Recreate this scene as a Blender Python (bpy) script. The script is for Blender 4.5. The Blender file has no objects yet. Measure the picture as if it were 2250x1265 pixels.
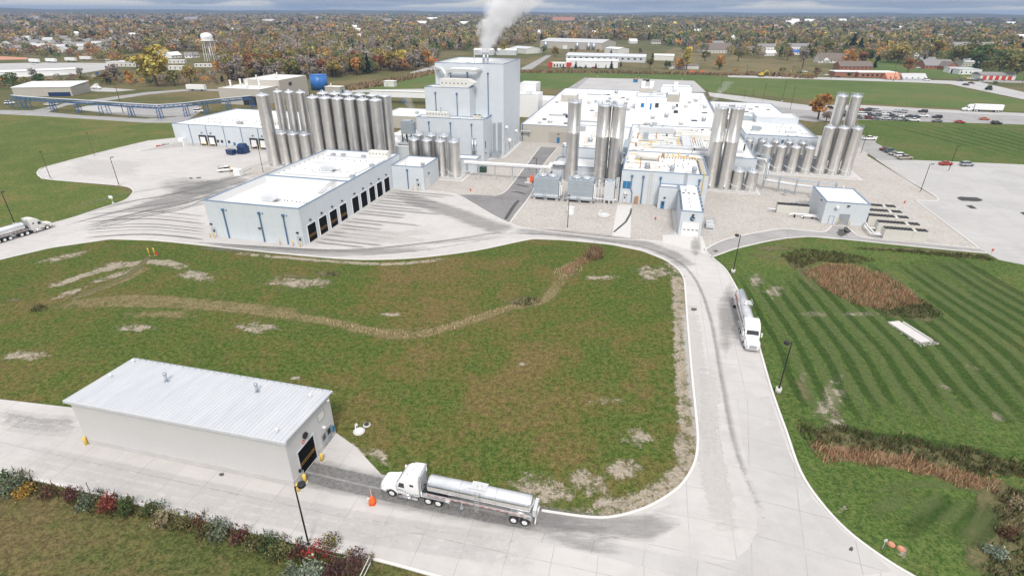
import bpy, bmesh, math, random
import numpy as np
from mathutils import Vector, Matrix
R_ = math.radians
SC = bpy.context.scene
COL = SC.collection
rnd = random.Random(7)
HAZE = 0.00011

# ---------------------------------------------------------------- camera
FPX, TH, RO, HC = 1198.68, 0.469491, -0.00494042, 50.0      # focal length in photo pixels, pitch, roll, height
_F = np.array([0, math.cos(TH), -math.sin(TH)]); _X = np.array([1., 0, 0]); _U = np.cross(_X, _F)
CR = math.cos(RO)*_X - math.sin(RO)*_U
CU = math.cos(RO)*_U + math.sin(RO)*_X
cam = bpy.data.cameras.new('camera'); cam.sensor_width = 36; cam.lens = FPX/2250*36
cam.clip_start = 1; cam.clip_end = 40000
co = bpy.data.objects.new('camera', cam); COL.objects.link(co); SC.camera = co
mw = Matrix.Identity(4)
for i in range(3):
    mw[i][0], mw[i][1], mw[i][2] = CR[i], CU[i], -_F[i]
mw[2][3] = HC
co.matrix_world = mw

# ---------------------------------------------------------------- light, sky, exposure
SUN_EL, SUN_AZ = 50, 174          # high behind the cloud, behind the camera and a little to the right
world = bpy.data.worlds.new('World'); SC.world = world; world.use_nodes = True
wt = world.node_tree; wn = wt.nodes; wl = wt.links
bg = wn['Background']
sky = wn.new('ShaderNodeTexSky'); sky.sky_type = 'NISHITA'; sky.sun_disc = False
sky.sun_elevation = R_(SUN_EL); sky.sun_rotation = R_(SUN_AZ); sky.altitude = 200
tc = wn.new('ShaderNodeTexCoord')
sep = wn.new('ShaderNodeSeparateXYZ'); wl.new(tc.outputs['Generated'], sep.inputs[0])
def wmath(op, a, b=None, clamp=False):
    n = wn.new('ShaderNodeMath'); n.operation = op; n.use_clamp = clamp
    for i, v in enumerate((a, b)):
        if v is None: continue
        if hasattr(v, 'is_linked'): wl.new(v, n.inputs[i])
        else: n.inputs[i].default_value = v
    return n.outputs[0]
# cloud deck: project the view direction on a flat layer
zc = wmath('MAXIMUM', sep.outputs['Z'], 0.0)
den = wmath('ADD', zc, 0.035)
cx_ = wmath('DIVIDE', sep.outputs['X'], den); cy_ = wmath('DIVIDE', sep.outputs['Y'], den)
cv = wn.new('ShaderNodeCombineXYZ'); wl.new(cx_, cv.inputs[0]); wl.new(cy_, cv.inputs[1])
cn = wn.new('ShaderNodeTexNoise'); cn.inputs['Scale'].default_value = 0.36; cn.inputs['Detail'].default_value = 7; cn.inputs['Roughness'].default_value = 0.6
wl.new(cv.outputs[0], cn.inputs['Vector'])
cr = wn.new('ShaderNodeValToRGB'); wl.new(cn.outputs['Fac'], cr.inputs[0])
cr.color_ramp.elements[0].position = 0.32; cr.color_ramp.elements[0].color = (.62, .80, 1.24, 1)
cr.color_ramp.elements[1].position = 0.68; cr.color_ramp.elements[1].color = (1.2, 1.34, 1.62, 1)
# bright gap of sky under the deck, close to the horizon
g1 = wn.new('ShaderNodeTexNoise'); g1.inputs['Scale'].default_value = 5.0; g1.inputs['Detail'].default_value = 5
mp = wn.new('ShaderNodeMapping'); mp.inputs['Scale'].default_value = (1, 1, 6); wl.new(tc.outputs['Generated'], mp.inputs[0]); wl.new(mp.outputs[0], g1.inputs['Vector'])
top = wmath('ADD', wmath('MULTIPLY', wmath('SUBTRACT', g1.outputs['Fac'], 0.5), 0.05), 0.0095)
gap = wmath('MULTIPLY', wmath('SUBTRACT', top, sep.outputs['Z']), 260.0, True)
gm = wn.new('ShaderNodeMix'); gm.data_type = 'RGBA'; wl.new(gap, gm.inputs['Factor'])
# an overcast deck is about three times brighter overhead than at the horizon
lift = wmath('ADD', wmath('MULTIPLY', wmath('POWER', zc, 0.75), 6.0), 1.95)
lv = wn.new('ShaderNodeVectorMath'); lv.operation = 'SCALE'; wl.new(lift, lv.inputs['Scale'])
tint = wn.new('ShaderNodeMix'); tint.data_type = 'RGBA'; wl.new(wmath('MULTIPLY', zc, 4.0, True), tint.inputs['Factor'])
wl.new(cr.outputs[0], tint.inputs['A']); tint.inputs['B'].default_value = (1.06, 1.06, 1.08, 1); wl.new(tint.outputs['Result'], lv.inputs[0])
wl.new(lv.outputs[0], gm.inputs['A']); gm.inputs['B'].default_value = (5.0, 4.8, 4.4, 1)
cm = wn.new('ShaderNodeMix'); cm.data_type = 'RGBA'; cm.inputs['Factor'].default_value = 0.9
wl.new(sky.outputs[0], cm.inputs['A']); wl.new(gm.outputs['Result'], cm.inputs['B'])
wl.new(cm.outputs['Result'], bg.inputs['Color']); bg.inputs['Strength'].default_value = 0.1
sl = bpy.data.lights.new('sun', 'SUN'); sl.energy = 1.7; sl.angle = R_(12); sl.color = (1, 0.95, 0.88)
so = bpy.data.objects.new('sun', sl); COL.objects.link(so)
_az = R_(SUN_AZ)
sdir = Vector((math.sin(_az)*math.cos(R_(SUN_EL)), math.cos(_az)*math.cos(R_(SUN_EL)), math.sin(R_(SUN_EL))))
so.rotation_euler = sdir.to_track_quat('Z', 'Y').to_euler(); so.location = (0, 0, 200)
SC.view_settings.view_transform = 'Standard'; SC.view_settings.look = 'None'
SC.view_settings.exposure = 0.74; SC.view_settings.gamma = 1
SC.render.engine = 'CYCLES'
SC.cycles.max_bounces = 6; SC.cycles.diffuse_bounces = 3; SC.cycles.glossy_bounces = 3; SC.cycles.transparent_max_bounces = 12
SC.cycles.volume_bounces = 3; SC.cycles.volume_step_rate = 1.0; SC.cycles.volume_max_steps = 256
SC.cycles.use_denoising = True; SC.cycles.denoising_prefilter = 'ACCURATE'
SC.cycles.sample_clamp_indirect = 6

# ---------------------------------------------------------------- places: photo pixel -> point on a level plane, plant grid
GA = R_(-13.5)                                   # every building of the plant stands on one grid
EU = (math.cos(GA), math.sin(GA)); EV = (-math.sin(GA), math.cos(GA))
def q(x, y, z=0.0):
    d = (x-1125)*CR - (y-632.5)*CU + FPX*_F
    t = (z-HC)/d[2]
    return (float(t*d[0]), float(t*d[1]))
def W(u, v): return (EU[0]*u+EV[0]*v, EU[1]*u+EV[1]*v)
def uvw(p): return (p[0]*EU[0]+p[1]*EU[1], p[0]*EV[0]+p[1]*EV[1])
def quv(x, y, z=0.0): return uvw(q(x, y, z))
def qs(pts, z=0.0): return [q(x, y, z) for x, y in pts]

# ---------------------------------------------------------------- materials
class G:
    def __init__(s, t): s.t = t
    def n(s, typ, **kw):
        nd = s.t.nodes.new(typ)
        for k, v in kw.items():
            k2 = k.replace('_', ' ')
            if k2 in nd.inputs: s.put(nd.inputs[k2], v)
            else: setattr(nd, k, v)
        return nd
    def put(s, sock, v):
        if hasattr(v, 'is_linked'): s.t.links.new(v, sock)
        elif isinstance(v, (tuple, list)) and len(v) == 3 and sock.type == 'RGBA': sock.default_value = (*v, 1)
        else: sock.default_value = v
    def pos(s): return s.n('ShaderNodeNewGeometry').outputs['Position']
    def obj(s): return s.n('ShaderNodeTexCoord').outputs['Object']
    def map(s, v, rot=0, scale=(1, 1, 1), loc=(0, 0, 0)):
        m = s.n('ShaderNodeMapping'); s.put(m.inputs['Vector'], v)
        m.inputs['Rotation'].default_value = (0, 0, rot); m.inputs['Scale'].default_value = scale; m.inputs['Location'].default_value = loc
        return m.outputs[0]
    def noise(s, v, scale, detail=4, rough=.6, dist=0):
        return s.n('ShaderNodeTexNoise', Vector=v, Scale=scale, Detail=detail, Roughness=rough, Distortion=dist).outputs['Fac']
    def vor(s, v, scale, out='Color'):
        return s.n('ShaderNodeTexVoronoi', Vector=v, Scale=scale).outputs[out]
    def m(s, op, a, b=0.0, c=None, clamp=False):
        nd = s.n('ShaderNodeMath', operation=op, use_clamp=clamp)
        s.put(nd.inputs[0], a); s.put(nd.inputs[1], b)
        if c is not None: s.put(nd.inputs[2], c)
        return nd.outputs[0]
    def ss(s, x, lo, hi):
        nd = s.n('ShaderNodeMapRange', interpolation_type='SMOOTHSTEP'); s.put(nd.inputs['Value'], x)
        nd.inputs['From Min'].default_value = lo; nd.inputs['From Max'].default_value = hi
        return nd.outputs['Result']
    def mix(s, f, a, b, blend='MIX'):
        nd = s.n('ShaderNodeMix', data_type='RGBA', blend_type=blend)
        s.put(nd.inputs['Factor'], f); s.put(nd.inputs['A'], a); s.put(nd.inputs['B'], b)
        return nd.outputs['Result']
    def ramp(s, f, stops):
        nd = s.n('ShaderNodeValToRGB'); s.put(nd.inputs[0], f); e = nd.color_ramp.elements
        while len(e) < len(stops): e.new(0.5)
        for x, (p, c) in zip(e, stops): x.position = p; x.color = (*c, 1)
        return nd.outputs[0]
    def sep(s, v): return s.n('ShaderNodeSeparateXYZ', Vector=v).outputs
    def attr(s, name, out='Fac'): return s.n('ShaderNodeAttribute', attribute_name=name).outputs[out]
    def bump(s, h, strength=.3, dist=.1):
        return s.n('ShaderNodeBump', Height=h, Strength=strength, Distance=dist).outputs['Normal']
def newmat(name):
    m = bpy.data.materials.new(name); m.use_nodes = True
    return m, G(m.node_tree), m.node_tree.nodes['Principled BSDF']
def sc(c, k): return tuple(min(1, x*k) for x in c)
def paint(name, c, rough=.5, metal=0., amt=.12, scale=.6, spec=.5, emit=None):
    """painted or plain surface with blotchy wear"""
    m, g, b = newmat(name)
    p = g.pos()
    n = g.noise(p, scale, 5, .65); n2 = g.noise(p, scale*9, 3)
    f = g.m('ADD', g.m('MULTIPLY', n, .7), g.m('MULTIPLY', n2, .3))
    g.put(b.inputs['Base Color'], g.ramp(f, [(.25, sc(c, 1-amt)), (.75, sc(c, 1+amt))]))
    g.put(b.inputs['Roughness'], g.m('MULTIPLY_ADD', n2, .2, rough-.1)); b.inputs['Metallic'].default_value = metal
    b.inputs['Specular IOR Level'].default_value = spec
    return m
def siding(name, c, pitch=.3, axis=0, seam=None, amt=.06, rough=.55):
    """ribbed wall panels: fine ribs plus wide panel seams (object space)"""
    m, g, b = newmat(name)
    o = g.obj(); s = g.sep(o)
    run = g.m('ADD', s[0], s[1])
    rib = g.m('PINGPONG', run, pitch*.5)
    n = g.noise(g.map(o, 0, (.15, .15, .5)), 1.0, 5, .65)
    n2 = g.noise(g.map(o, 0, (3, 3, .25)), 1.0, 3)
    col = g.ramp(g.m('ADD', g.m('MULTIPLY', n, .6), g.m('MULTIPLY', n2, .4)), [(.3, sc(c, 1-amt)), (.7, sc(c, 1+amt))])
    if seam:
        sm = g.ss(g.m('PINGPONG', run, seam*.5), .0, .06)
        col = g.mix(g.m('MULTIPLY', g.m('SUBTRACT', 1.0, sm), .35), col, sc(c, .55))
    g.put(b.inputs['Base Color'], col)
    b.inputs['Roughness'].default_value = rough; b.inputs['Specular IOR Level'].default_value = .3
    g.put(b.inputs['Normal'], g.bump(rib, .35, .05))
    return m
def membrane(name, c=(.72, .72, .715), stain=(.55, .47, .38), amount=.25):
    m, g, b = newmat(name)
    p = g.map(g.pos(), -GA)
    n = g.noise(p, .12, 6, .7, .6); n2 = g.noise(p, .5, 5)
    base = g.mix(g.m('MULTIPLY', g.ss(g.noise(p, .8, 5, .7), .45, .8), .22), c, sc(c, .72))
    s = g.sep(p)
    seam = g.m('LESS_THAN', g.m('PINGPONG', s[1], 1.5), .035)
    base = g.mix(g.m('MULTIPLY', seam, .16), base, (.45, .45, .46))
    f = g.m('MULTIPLY', g.ss(g.m('ADD', g.m('MULTIPLY', n, .6), g.m('MULTIPLY', n2, .4)), .62-amount*.4, .8), amount*2.2)
    g.put(b.inputs['Base Color'], g.mix(f, base, stain)); b.inputs['Roughness'].default_value = .6
    return m
def steel(name, c=(.80, .785, .76), rough=.42, metal=.96, aniso=.85):
    """brushed stainless shell: vertical streaks, ring seams, dull patches"""
    m, g, b = newmat(name)
    o = g.obj(); s = g.sep(o)
    st = g.noise(g.map(o, 0, (9, 9, .05)), 1.0, 4, .7)
    bl = g.noise(g.map(o, 0, (.6, .6, .35)), 1.0, 4)
    ring = g.m('LESS_THAN', g.m('PINGPONG', s[2], .92), .03)
    col = g.ramp(g.m('ADD', g.m('MULTIPLY', st, .55), g.m('MULTIPLY', bl, .45)), [(.3, sc(c, .80)), (.7, sc(c, 1.18))])
    g.put(b.inputs['Base Color'], g.mix(g.m('MULTIPLY', ring, .25), col, sc(c, .6)))
    b.inputs['Metallic'].default_value = metal
    g.put(b.inputs['Roughness'], g.m('MULTIPLY_ADD', g.m('ADD', st, bl), .16, rough-.14))
    if aniso:                                    # polished round the shell: reflections smear up and down
        b.inputs['Anisotropic'].default_value = aniso; b.inputs['Anisotropic Rotation'].default_value = .25
        g.put(b.inputs['Tangent'], g.n('ShaderNodeTangent', direction_type='RADIAL', axis='Z').outputs[0])
    return m
def concrete(name, c=(.52, .50, .485), joint=4.6, rot=-GA, dark=.8):
    m, g, b = newmat(name)
    p = g.map(g.pos(), rot); s = g.sep(p)
    big = g.noise(p, .05, 4, .6); mid = g.noise(p, .35, 5, .65); fine = g.noise(p, 5, 3)
    trk = g.noise(g.map(p, .25, (.06, .8, 1)), 1, 5, .7, .4)
    cell = g.vor(g.map(p, 0, (1/joint, 1/joint, 1)), 1.0)      # slight change from slab to slab
    sn = g.n('ShaderNodeSeparateColor', Color=cell).outputs[0]
    f = g.m('ADD', g.m('ADD', g.m('MULTIPLY', big, .35), g.m('MULTIPLY', mid, .3)), g.m('ADD', g.m('MULTIPLY', fine, .15), g.m('MULTIPLY', trk, .2)))
    col = g.ramp(f, [(.33, sc(c, dark)), (.5, c), (.68, sc(c, 1.12))])
    col = g.mix(g.m('MULTIPLY', sn, .22), col, sc(c, .72))
    j = g.m('MAXIMUM', g.m('LESS_THAN', g.m('PINGPONG', s[0], joint/2), .045), g.m('LESS_THAN', g.m('PINGPONG', s[1], joint/2), .045))
    col = g.mix(g.m('MULTIPLY', g.m('MULTIPLY', j, g.ss(mid, .3, .62)), .5), col, sc(c, .42))
    g.put(b.inputs['Base Color'], col); b.inputs['Roughness'].default_value = .85
    return m
def asphalt(name, c=(.21, .205, .205)):
    m, g, b = newmat(name); p = g.pos()
    f = g.m('ADD', g.m('MULTIPLY', g.noise(p, .15, 6, .65), .6), g.m('MULTIPLY', g.noise(p, 4, 4), .4))
    col = g.ramp(f, [(.3, sc(c, .75)), (.7, sc(c, 1.25))])
    crack = g.m('LESS_THAN', g.n('ShaderNodeTexVoronoi', Vector=g.map(p, .3), Scale=.11, feature='DISTANCE_TO_EDGE').outputs['Distance'], .008)
    g.put(b.inputs['Base Color'], g.mix(g.m('MULTIPLY', crack, .5), col, sc(c, .5))); b.inputs['Roughness'].default_value = .9
    return m
def gravel(name, c=(.405, .38, .355)):
    m, g, b = newmat(name); p = g.pos()
    st = g.n('ShaderNodeSeparateColor', Color=g.vor(p, 3.4)).outputs[0]
    st2 = g.n('ShaderNodeSeparateColor', Color=g.vor(p, 8)).outputs[1]
    f = g.m('ADD', g.m('ADD', g.m('MULTIPLY', st, .42), g.m('MULTIPLY', st2, .28)), g.m('MULTIPLY', g.noise(p, .12, 5), .3))
    col = g.ramp(f, [(.15, sc(c, .66)), (.45, c), (.8, sc(c, 1.28))])
    g.put(b.inputs['Base Color'], g.mix(g.m('MULTIPLY', g.ss(g.noise(p, .16, 5, .7), .45, .7), .35), col, (.38, .32, .25)))
    b.inputs['Roughness'].default_value = .95
    return m
def grass(name, green, olive, brown, brownness=.5, sc_=1.0):
    """turf: broad green and brown areas, ragged patches, clumps of blades light and dark"""
    m, g, b = newmat(name); p = g.pos()
    big = g.noise(p, .02*sc_, 4, .6, .6); mid = g.noise(p, .11*sc_, 6, .72, .5); sm = g.noise(p, .55, 5, .75, .3)
    f = g.m('ADD', g.m('ADD', g.m('MULTIPLY', g.ss(big, .36, .64), .42), g.m('MULTIPLY', g.ss(mid, .34, .66), .36)), g.m('MULTIPLY', g.ss(sm, .34, .66), .22))
    k = .5+.25*(.5-brownness)
    col = g.ramp(f, [(k-.3, sc(green, .85)), (k-.1, green), (k+.08, olive), (k+.3, brown)])
    fine = g.noise(p, 1.3, 5, .8); tuft = g.noise(p, 3.4, 4, .85)
    col = g.mix(g.m('MULTIPLY', g.ss(g.noise(p, .33, 5, .8, .5), .52, .62), .25+.35*brownness), col, brown)
    col = g.mix(g.m('MULTIPLY', g.ss(g.noise(p, .24, 5, .8, .5), .56, .66), .6), col, sc(green, .8))
    v = g.ss(g.m('ADD', g.m('MULTIPLY', fine, .5), g.m('MULTIPLY', tuft, .5)), .42, .58)
    col = g.mix(v, g.mix(.52, col, (.012, .02, .005)), g.mix(.32, col, (.25, .22, .085)))
    col = g.mix(g.m('MULTIPLY', g.ss(g.noise(p, 1.9, 5, .85), .60, .70), .55), col, (.30, .23, .14))
    g.put(b.inputs['Base Color'], col); b.inputs['Roughness'].default_value = 1; b.inputs['Specular IOR Level'].default_value = .1
    return m
def fadepatch(name, c1, c2, freq=1.2, gain=1.3, hard=.18, stretch=None, maxa=1.0, rough=.95):
    """thin surface layer that breaks up into the one below: point attribute 'fade' against noise"""
    m, g, b = newmat(name); p = g.pos(); v = p if not stretch else g.map(p, stretch[0], stretch[1])
    n = g.m('ADD', g.m('MULTIPLY', g.ss(g.noise(v, freq, 6, .75, .4), .32, .68), .65), g.m('MULTIPLY', g.ss(g.noise(v, freq*4.3, 5, .8), .32, .68), .35))
    g.put(b.inputs['Base Color'], g.mix(g.ss(g.noise(p, 2.1, 5, .8), .38, .62), c1, c2)); b.inputs['Roughness'].default_value = rough
    b.inputs['Specular IOR Level'].default_value = .15
    a = g.ss(g.m('SUBTRACT', g.m('MULTIPLY', g.attr('fade'), gain), n), -hard, hard)
    a = g.m('MULTIPLY', a, g.ss(g.attr('fade'), 0.0, .3))
    g.put(b.inputs['Alpha'], g.m('MULTIPLY', a, maxa))
    return m
def leafy(name):
    """foliage: colour carried leaf by leaf in the mesh, a little light through"""
    m, g, b = newmat(name)
    c = g.attr('leaf', 'Color')
    rn = g.n('ShaderNodeObjectInfo').outputs['Random']
    c = g.mix(g.m('MULTIPLY', rn, .3), c, g.mix(1.0, c, (.75, .62, .55), 'MULTIPLY'))
    g.put(b.inputs['Base Color'], c); b.inputs['Roughness'].default_value = .8; b.inputs['Specular IOR Level'].default_value = .15
    tr = g.n('ShaderNodeBsdfTranslucent', Color=c); mx = g.n('ShaderNodeMixShader')
    mx.inputs[0].default_value = .22
    o = m.node_tree.nodes['Material Output']
    g.put(mx.inputs[1], b.outputs[0]); g.put(mx.inputs[2], tr.outputs[0]); g.put(o.inputs['Surface'], mx.outputs[0])
    return m
def glass(name, c=(.03, .035, .04)):
    m, g, b = newmat(name)
    g.put(b.inputs['Base Color'], g.ramp(g.noise(g.pos(), .7, 3), [(.3, sc(c, .7)), (.7, sc(c, 1.4))]))
    b.inputs['Roughness'].default_value = .12
    return m
MT = {}
def mats():
    P = paint
    MT.update(
        wall=siding('ribbed_pale_grey_siding', (.575, .615, .65), .3, seam=3.6), wallfg=siding('ribbed_warm_grey_siding', (.56, .555, .55), .3, amt=.04),
        beigewall=siding('tan_panel_siding', (.47, .44, .39), .6, seam=6), darkbeige=siding('darker_tan_siding', (.40, .37, .33), .6),
        plinth=P('concrete_plinth', (.50, .49, .48), .85), roof=membrane('white_roof_membrane', amount=.06), roofdirty=membrane('stained_roof_membrane', (.71, .70, .675), (.55, .44, .33), .24),
        seamroof=None, blue=P('blue_trim_paint', (.075, .16, .27), .45), trim=P('pale_blue_coping', (.17, .25, .36), .45), white=P('white_paint', (.80, .80, .80), .4, amt=.05), offwhite=P('off_white_paint', (.68, .67, .63), .6, amt=.08),
        grey=P('grey_paint', (.36, .38, .40), .55), lightgrey=P('light_grey_paint', (.56, .58, .60), .5), dark=P('dark_rubber', (.025, .025, .028), .7), black=P('black_paint', (.012, .012, .014), .5),
        void=P('dark_door_panel', (.006, .006, .008), .85, amt=.3, spec=.1), stripe=P('amber_stripe', (.55, .30, .06), .6), yellow=P('yellow_paint', (.75, .50, .08), .5), orange=P('orange_plastic', (.85, .13, .02), .45), red=P('red_paint', (.55, .05, .03), .4),
        galv=P('galvanised_steel', (.48, .52, .56), .42, .75, amt=.12, scale=1.5), alum=P('aluminium_sheet', (.80, .80, .80), .33, .85, amt=.05, scale=1.5), ctank=P('dull_blue_grey_panel', (.38, .43, .47), .5, .3, amt=.1, scale=1),
        steel=steel('stainless_steel_shell'), tanksteel=steel('polished_trailer_steel', (.84, .84, .84), .15, 1.0, 0), steeltop=P('stainless_steel_dome', (.66, .68, .72), .4, .7, amt=.06),
        concrete=concrete('pale_concrete_paving', (.50, .48, .465)), lot=concrete('worn_concrete_lot', (.43, .42, .41), 9.0, dark=.78), slab=P('poured_concrete', (.56, .54, .52), .85, amt=.1, scale=.9), kerb=P('kerb_concrete', (.62, .60, .58), .85, amt=.1, scale=.5),
        asphalt=asphalt('grey_asphalt'), oldasphalt=asphalt('weathered_asphalt', (.31, .30, .295)), gravel=gravel('pale_pebble_gravel'), glass=glass('dark_window_glass'), bluegl=P('blue_window_panel', (.02, .17, .36), .25),
        beige=P('beige_cabinet', (.60, .58, .53), .6, amt=.06), brownroof=P('brown_shingles', (.17, .14, .12), .9, amt=.25, scale=1.2), greyroof=P('grey_shingles', (.24, .23, .23), .9, amt=.22, scale=1.2), brick=P('red_brick', (.34, .15, .10), .9, amt=.2, scale=2),
        tanroof=P('tan_metal_roof', (.50, .50, .50), .5, amt=.1), rust=P('rusty_pipe', (.42, .22, .10), .8, amt=.3, scale=2), tankblue=P('bright_blue_tank_paint', (.03, .15, .45), .4), dumpblue=P('dark_blue_steel', (.012, .035, .11), .45), trestle=P('blue_trestle_paint', (.05, .13, .28), .55),
        tarp=P('blue_tarpaulin', (.02, .13, .55), .5), green=P('green_cabinet', (.03, .07, .05), .5), wood=P('weathered_pole_wood', (.12, .085, .06), .9, amt=.25, scale=2), terra=P('terracotta_lid', (.52, .24, .15), .8),
        chrome=P('chrome_trim', (.75, .75, .75), .15, 1., amt=.03), leaf=leafy('autumn_foliage'), bark=P('grey_brown_bark', (.10, .075, .055), .95, amt=.25, scale=3), rock=P('pale_riprap', (.36, .34, .31), .95, amt=.25, scale=2))
    m, g, b = newmat('standing_seam_roof'); o = g.obj(); s = g.sep(o)
    seam = g.m('LESS_THAN', g.m('PINGPONG', s[0], .27), .028)
    n = g.noise(g.map(o, 0, (.7, .12, 1)), 1.3, 5, .7)
    col = g.ramp(n, [(.3, (.50, .515, .54)), (.7, (.60, .61, .63))])
    col = g.mix(g.m('MULTIPLY', g.ss(g.noise(o, .9, 6, .8), .55, .7), .25), col, (.47, .49, .53))
    g.put(b.inputs['Base Color'], g.mix(g.m('MULTIPLY', seam, .75), col, (.25, .30, .36))); b.inputs['Roughness'].default_value = .42; b.inputs['Metallic'].default_value = .15
    MT['seamroof'] = m
mats()

# ---------------------------------------------------------------- mesh building
class MB:
    def __init__(s): s.v = []; s.f = []; s.sm = []
    def add(s, vs, fs, smooth=False):
        o = len(s.v); s.v += [tuple(map(float, p)) for p in vs]
        for f in fs: s.f.append([i+o for i in f]); s.sm.append(smooth)
        return s
    def box(s, x0, y0, z0, x1, y1, z1):
        return s.add([(x0, y0, z0), (x1, y0, z0), (x1, y1, z0), (x0, y1, z0), (x0, y0, z1), (x1, y0, z1), (x1, y1, z1), (x0, y1, z1)],
                     [(3, 2, 1, 0), (4, 5, 6, 7), (0, 1, 5, 4), (1, 2, 6, 5), (2, 3, 7, 6), (3, 0, 4, 7)])
    def cbox(s, x, y, z, a, b, c, rot=0):
        k = len(s.v); s.box(-a/2, -b/2, 0, a/2, b/2, c)
        cs, sn = math.cos(rot), math.sin(rot)
        for i in range(k, len(s.v)):
            p = s.v[i]; s.v[i] = (x+p[0]*cs-p[1]*sn, y+p[0]*sn+p[1]*cs, z+p[2])
        return s
    def lathe(s, x, y, prof, n=24, smooth=True, axis='z', caps=True):
        vs, fs = [], []
        for r, z in prof:
            for i in range(n):
                a = 2*math.pi*i/n; p = (r*math.cos(a), r*math.sin(a), z)
                vs.append(p)
        for k in range(len(prof)-1):
            for i in range(n):
                j = (i+1) % n; fs.append((k*n+i, k*n+j, (k+1)*n+j, (k+1)*n+i))
        if caps and prof[0][0] > 1e-6: fs.append(tuple(range(n))[::-1])
        if caps and prof[-1][0] > 1e-6: fs.append(tuple((len(prof)-1)*n+i for i in range(n)))
        if axis == 'x': vs = [(p[2], p[0], p[1]) for p in vs]
        if axis == 'y': vs = [(p[1], p[2], p[0]) for p in vs]
        z0 = 0
        if isinstance(x, tuple): x, y, z0 = x
        s.add([(p[0]+x, p[1]+y, p[2]+z0) for p in vs], fs, smooth)
        if not caps: return s
        if prof[0][0] > 1e-6: s.sm[-2 if prof[-1][0] > 1e-6 else -1] = False
        if prof[-1][0] > 1e-6: s.sm[-1] = False
        return s
    def cyl(s, x, y, z0, z1, r, n=16, r2=None):
        return s.lathe(x, y, [(r, z0), (r if r2 is None else r2, z1)], n)
    def tube(s, pts, r, n=8):
        pts = [Vector(p) for p in pts]; vs, fs = [], []
        for i, p in enumerate(pts):
            d = (pts[min(i+1, len(pts)-1)]-pts[max(i-1, 0)]).normalized()
            a = d.cross(Vector((0, 0, 1)) if abs(d.z) < .95 else Vector((1, 0, 0))).normalized(); b = d.cross(a)
            rr = r[i] if isinstance(r, (list, tuple)) else r
            for k in range(n):
                t = 2*math.pi*k/n; vs.append(p+rr*(math.cos(t)*a+math.sin(t)*b))
        for i in range(len(pts)-1):
            for k in range(n):
                l = (k+1) % n; fs.append((i*n+k, i*n+l, (i+1)*n+l, (i+1)*n+k))
        s.add(vs, fs, n > 4); s.add(vs[:n], [tuple(range(n))]); s.add(vs[-n:], [tuple(range(n))[::-1]])
        return s
    def quad(s, *p): return s.add(p, [tuple(range(len(p)))])
    def prism(s, poly, z0, z1, top=True):
        n = len(poly)
        s.add([(x, y, z0) for x, y in poly]+[(x, y, z1) for x, y in poly], [(i, (i+1) % n, n+(i+1) % n, n+i) for i in range(n)])
        if top: s.add([(x, y, z1) for x, y in poly], [tuple(range(n))])
        return s
    def loft(s, rings, smooth=True, caps=True):
        n = len(rings[0]); vs = [p for r in rings for p in r]; fs = []
        for k in range(len(rings)-1):
            for i in range(n):
                j = (i+1) % n; fs.append((k*n+i, k*n+j, (k+1)*n+j, (k+1)*n+i))
        s.add(vs, fs, smooth)
        if caps: s.add(rings[0], [tuple(range(n))[::-1]]); s.add(rings[-1], [tuple(range(n))])
        return s
    def mesh(s, name, mat, org=(0, 0, 0)):
        me = bpy.data.meshes.new(name)
        me.from_pydata([(x-org[0], y-org[1], z-org[2]) for x, y, z in s.v], [], s.f)
        me.polygons.foreach_set('use_smooth', s.sm)
        me.materials.append(MT[mat] if isinstance(mat, str) else mat)
        me.update()
        return me
def rrect(x, hw, z0, z1, r, n=3):
    """rounded section across the x axis"""
    pts = []
    r = min(r, hw*.95, (z1-z0)*.49)
    for cx, cz, a0 in ((hw-r, z1-r, 0), (-hw+r, z1-r, 90), (-hw+r, z0+r, 180), (hw-r, z0+r, 270)):
        for k in range(n+1):
            a = R_(a0+90*k/n); pts.append((x, cx+r*math.cos(a), cz+r*math.sin(a)))
    return pts
def tag(o, label=None, cat=None, group=None, kind=None):
    if label: o['label'] = label
    if cat: o['category'] = cat
    if group: o['group'] = group
    if kind: o['kind'] = kind
    return o
class Thing:
    """an Empty at the thing's base that parents its parts; meshes are given in plant (or own) coordinates"""
    def __init__(s, name, label, cat, loc=(0, 0, 0), rot=0.0, group=None, org=None):
        s.o = bpy.data.objects.new(name, None); COL.objects.link(s.o)
        s.o.empty_display_size = .5
        s.o.location = loc; s.o.rotation_euler = (0, 0, rot); s.org = org or (0, 0, 0)
        tag(s.o, label, cat, group)
    def part(s, name, mb, mat, parent=None, label=None):
        if not mb.v: return None
        o = bpy.data.objects.new(name, mb.mesh(name, mat, s.org)); COL.objects.link(o); o.parent = parent or s.o
        if label: o['label'] = label
        return o
def PT(name, label, cat, u, v, z=0, group=None):
    """thing on the plant grid: mesh coordinates are (u, v, z)"""
    x, y = W(u, v)
    return Thing(name, label, cat, (x, y, z), GA, group, (u, v, z))
def single(name, mb, mat, label, cat, loc=(0, 0, 0), rot=0, group=None, org=(0, 0, 0)):
    o = bpy.data.objects.new(name, mb.mesh(name, mat, org)); COL.objects.link(o)
    o.location = loc; o.rotation_euler = (0, 0, rot)
    return tag(o, label, cat, group)
def struct(name, mb, mat, kind='structure', label=None):
    o = bpy.data.objects.new(name, mb.mesh(name, mat)); COL.objects.link(o); o['kind'] = kind
    if label: o['label'] = label
    return o
KIDS = {}
def copytree(root, loc, rot=None, label=None, scale=None):
    c = root.copy(); COL.objects.link(c); c.location = loc
    if rot is not None: c.rotation_euler = (0, 0, rot)
    if scale: c.scale = (scale,)*3
    if label: c['label'] = label
    for ch in list(root.children):
        d = ch.copy(); COL.objects.link(d); d.parent = c
        for gch in list(ch.children):
            e = gch.copy(); COL.objects.link(e); e.parent = d
    return c
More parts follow.
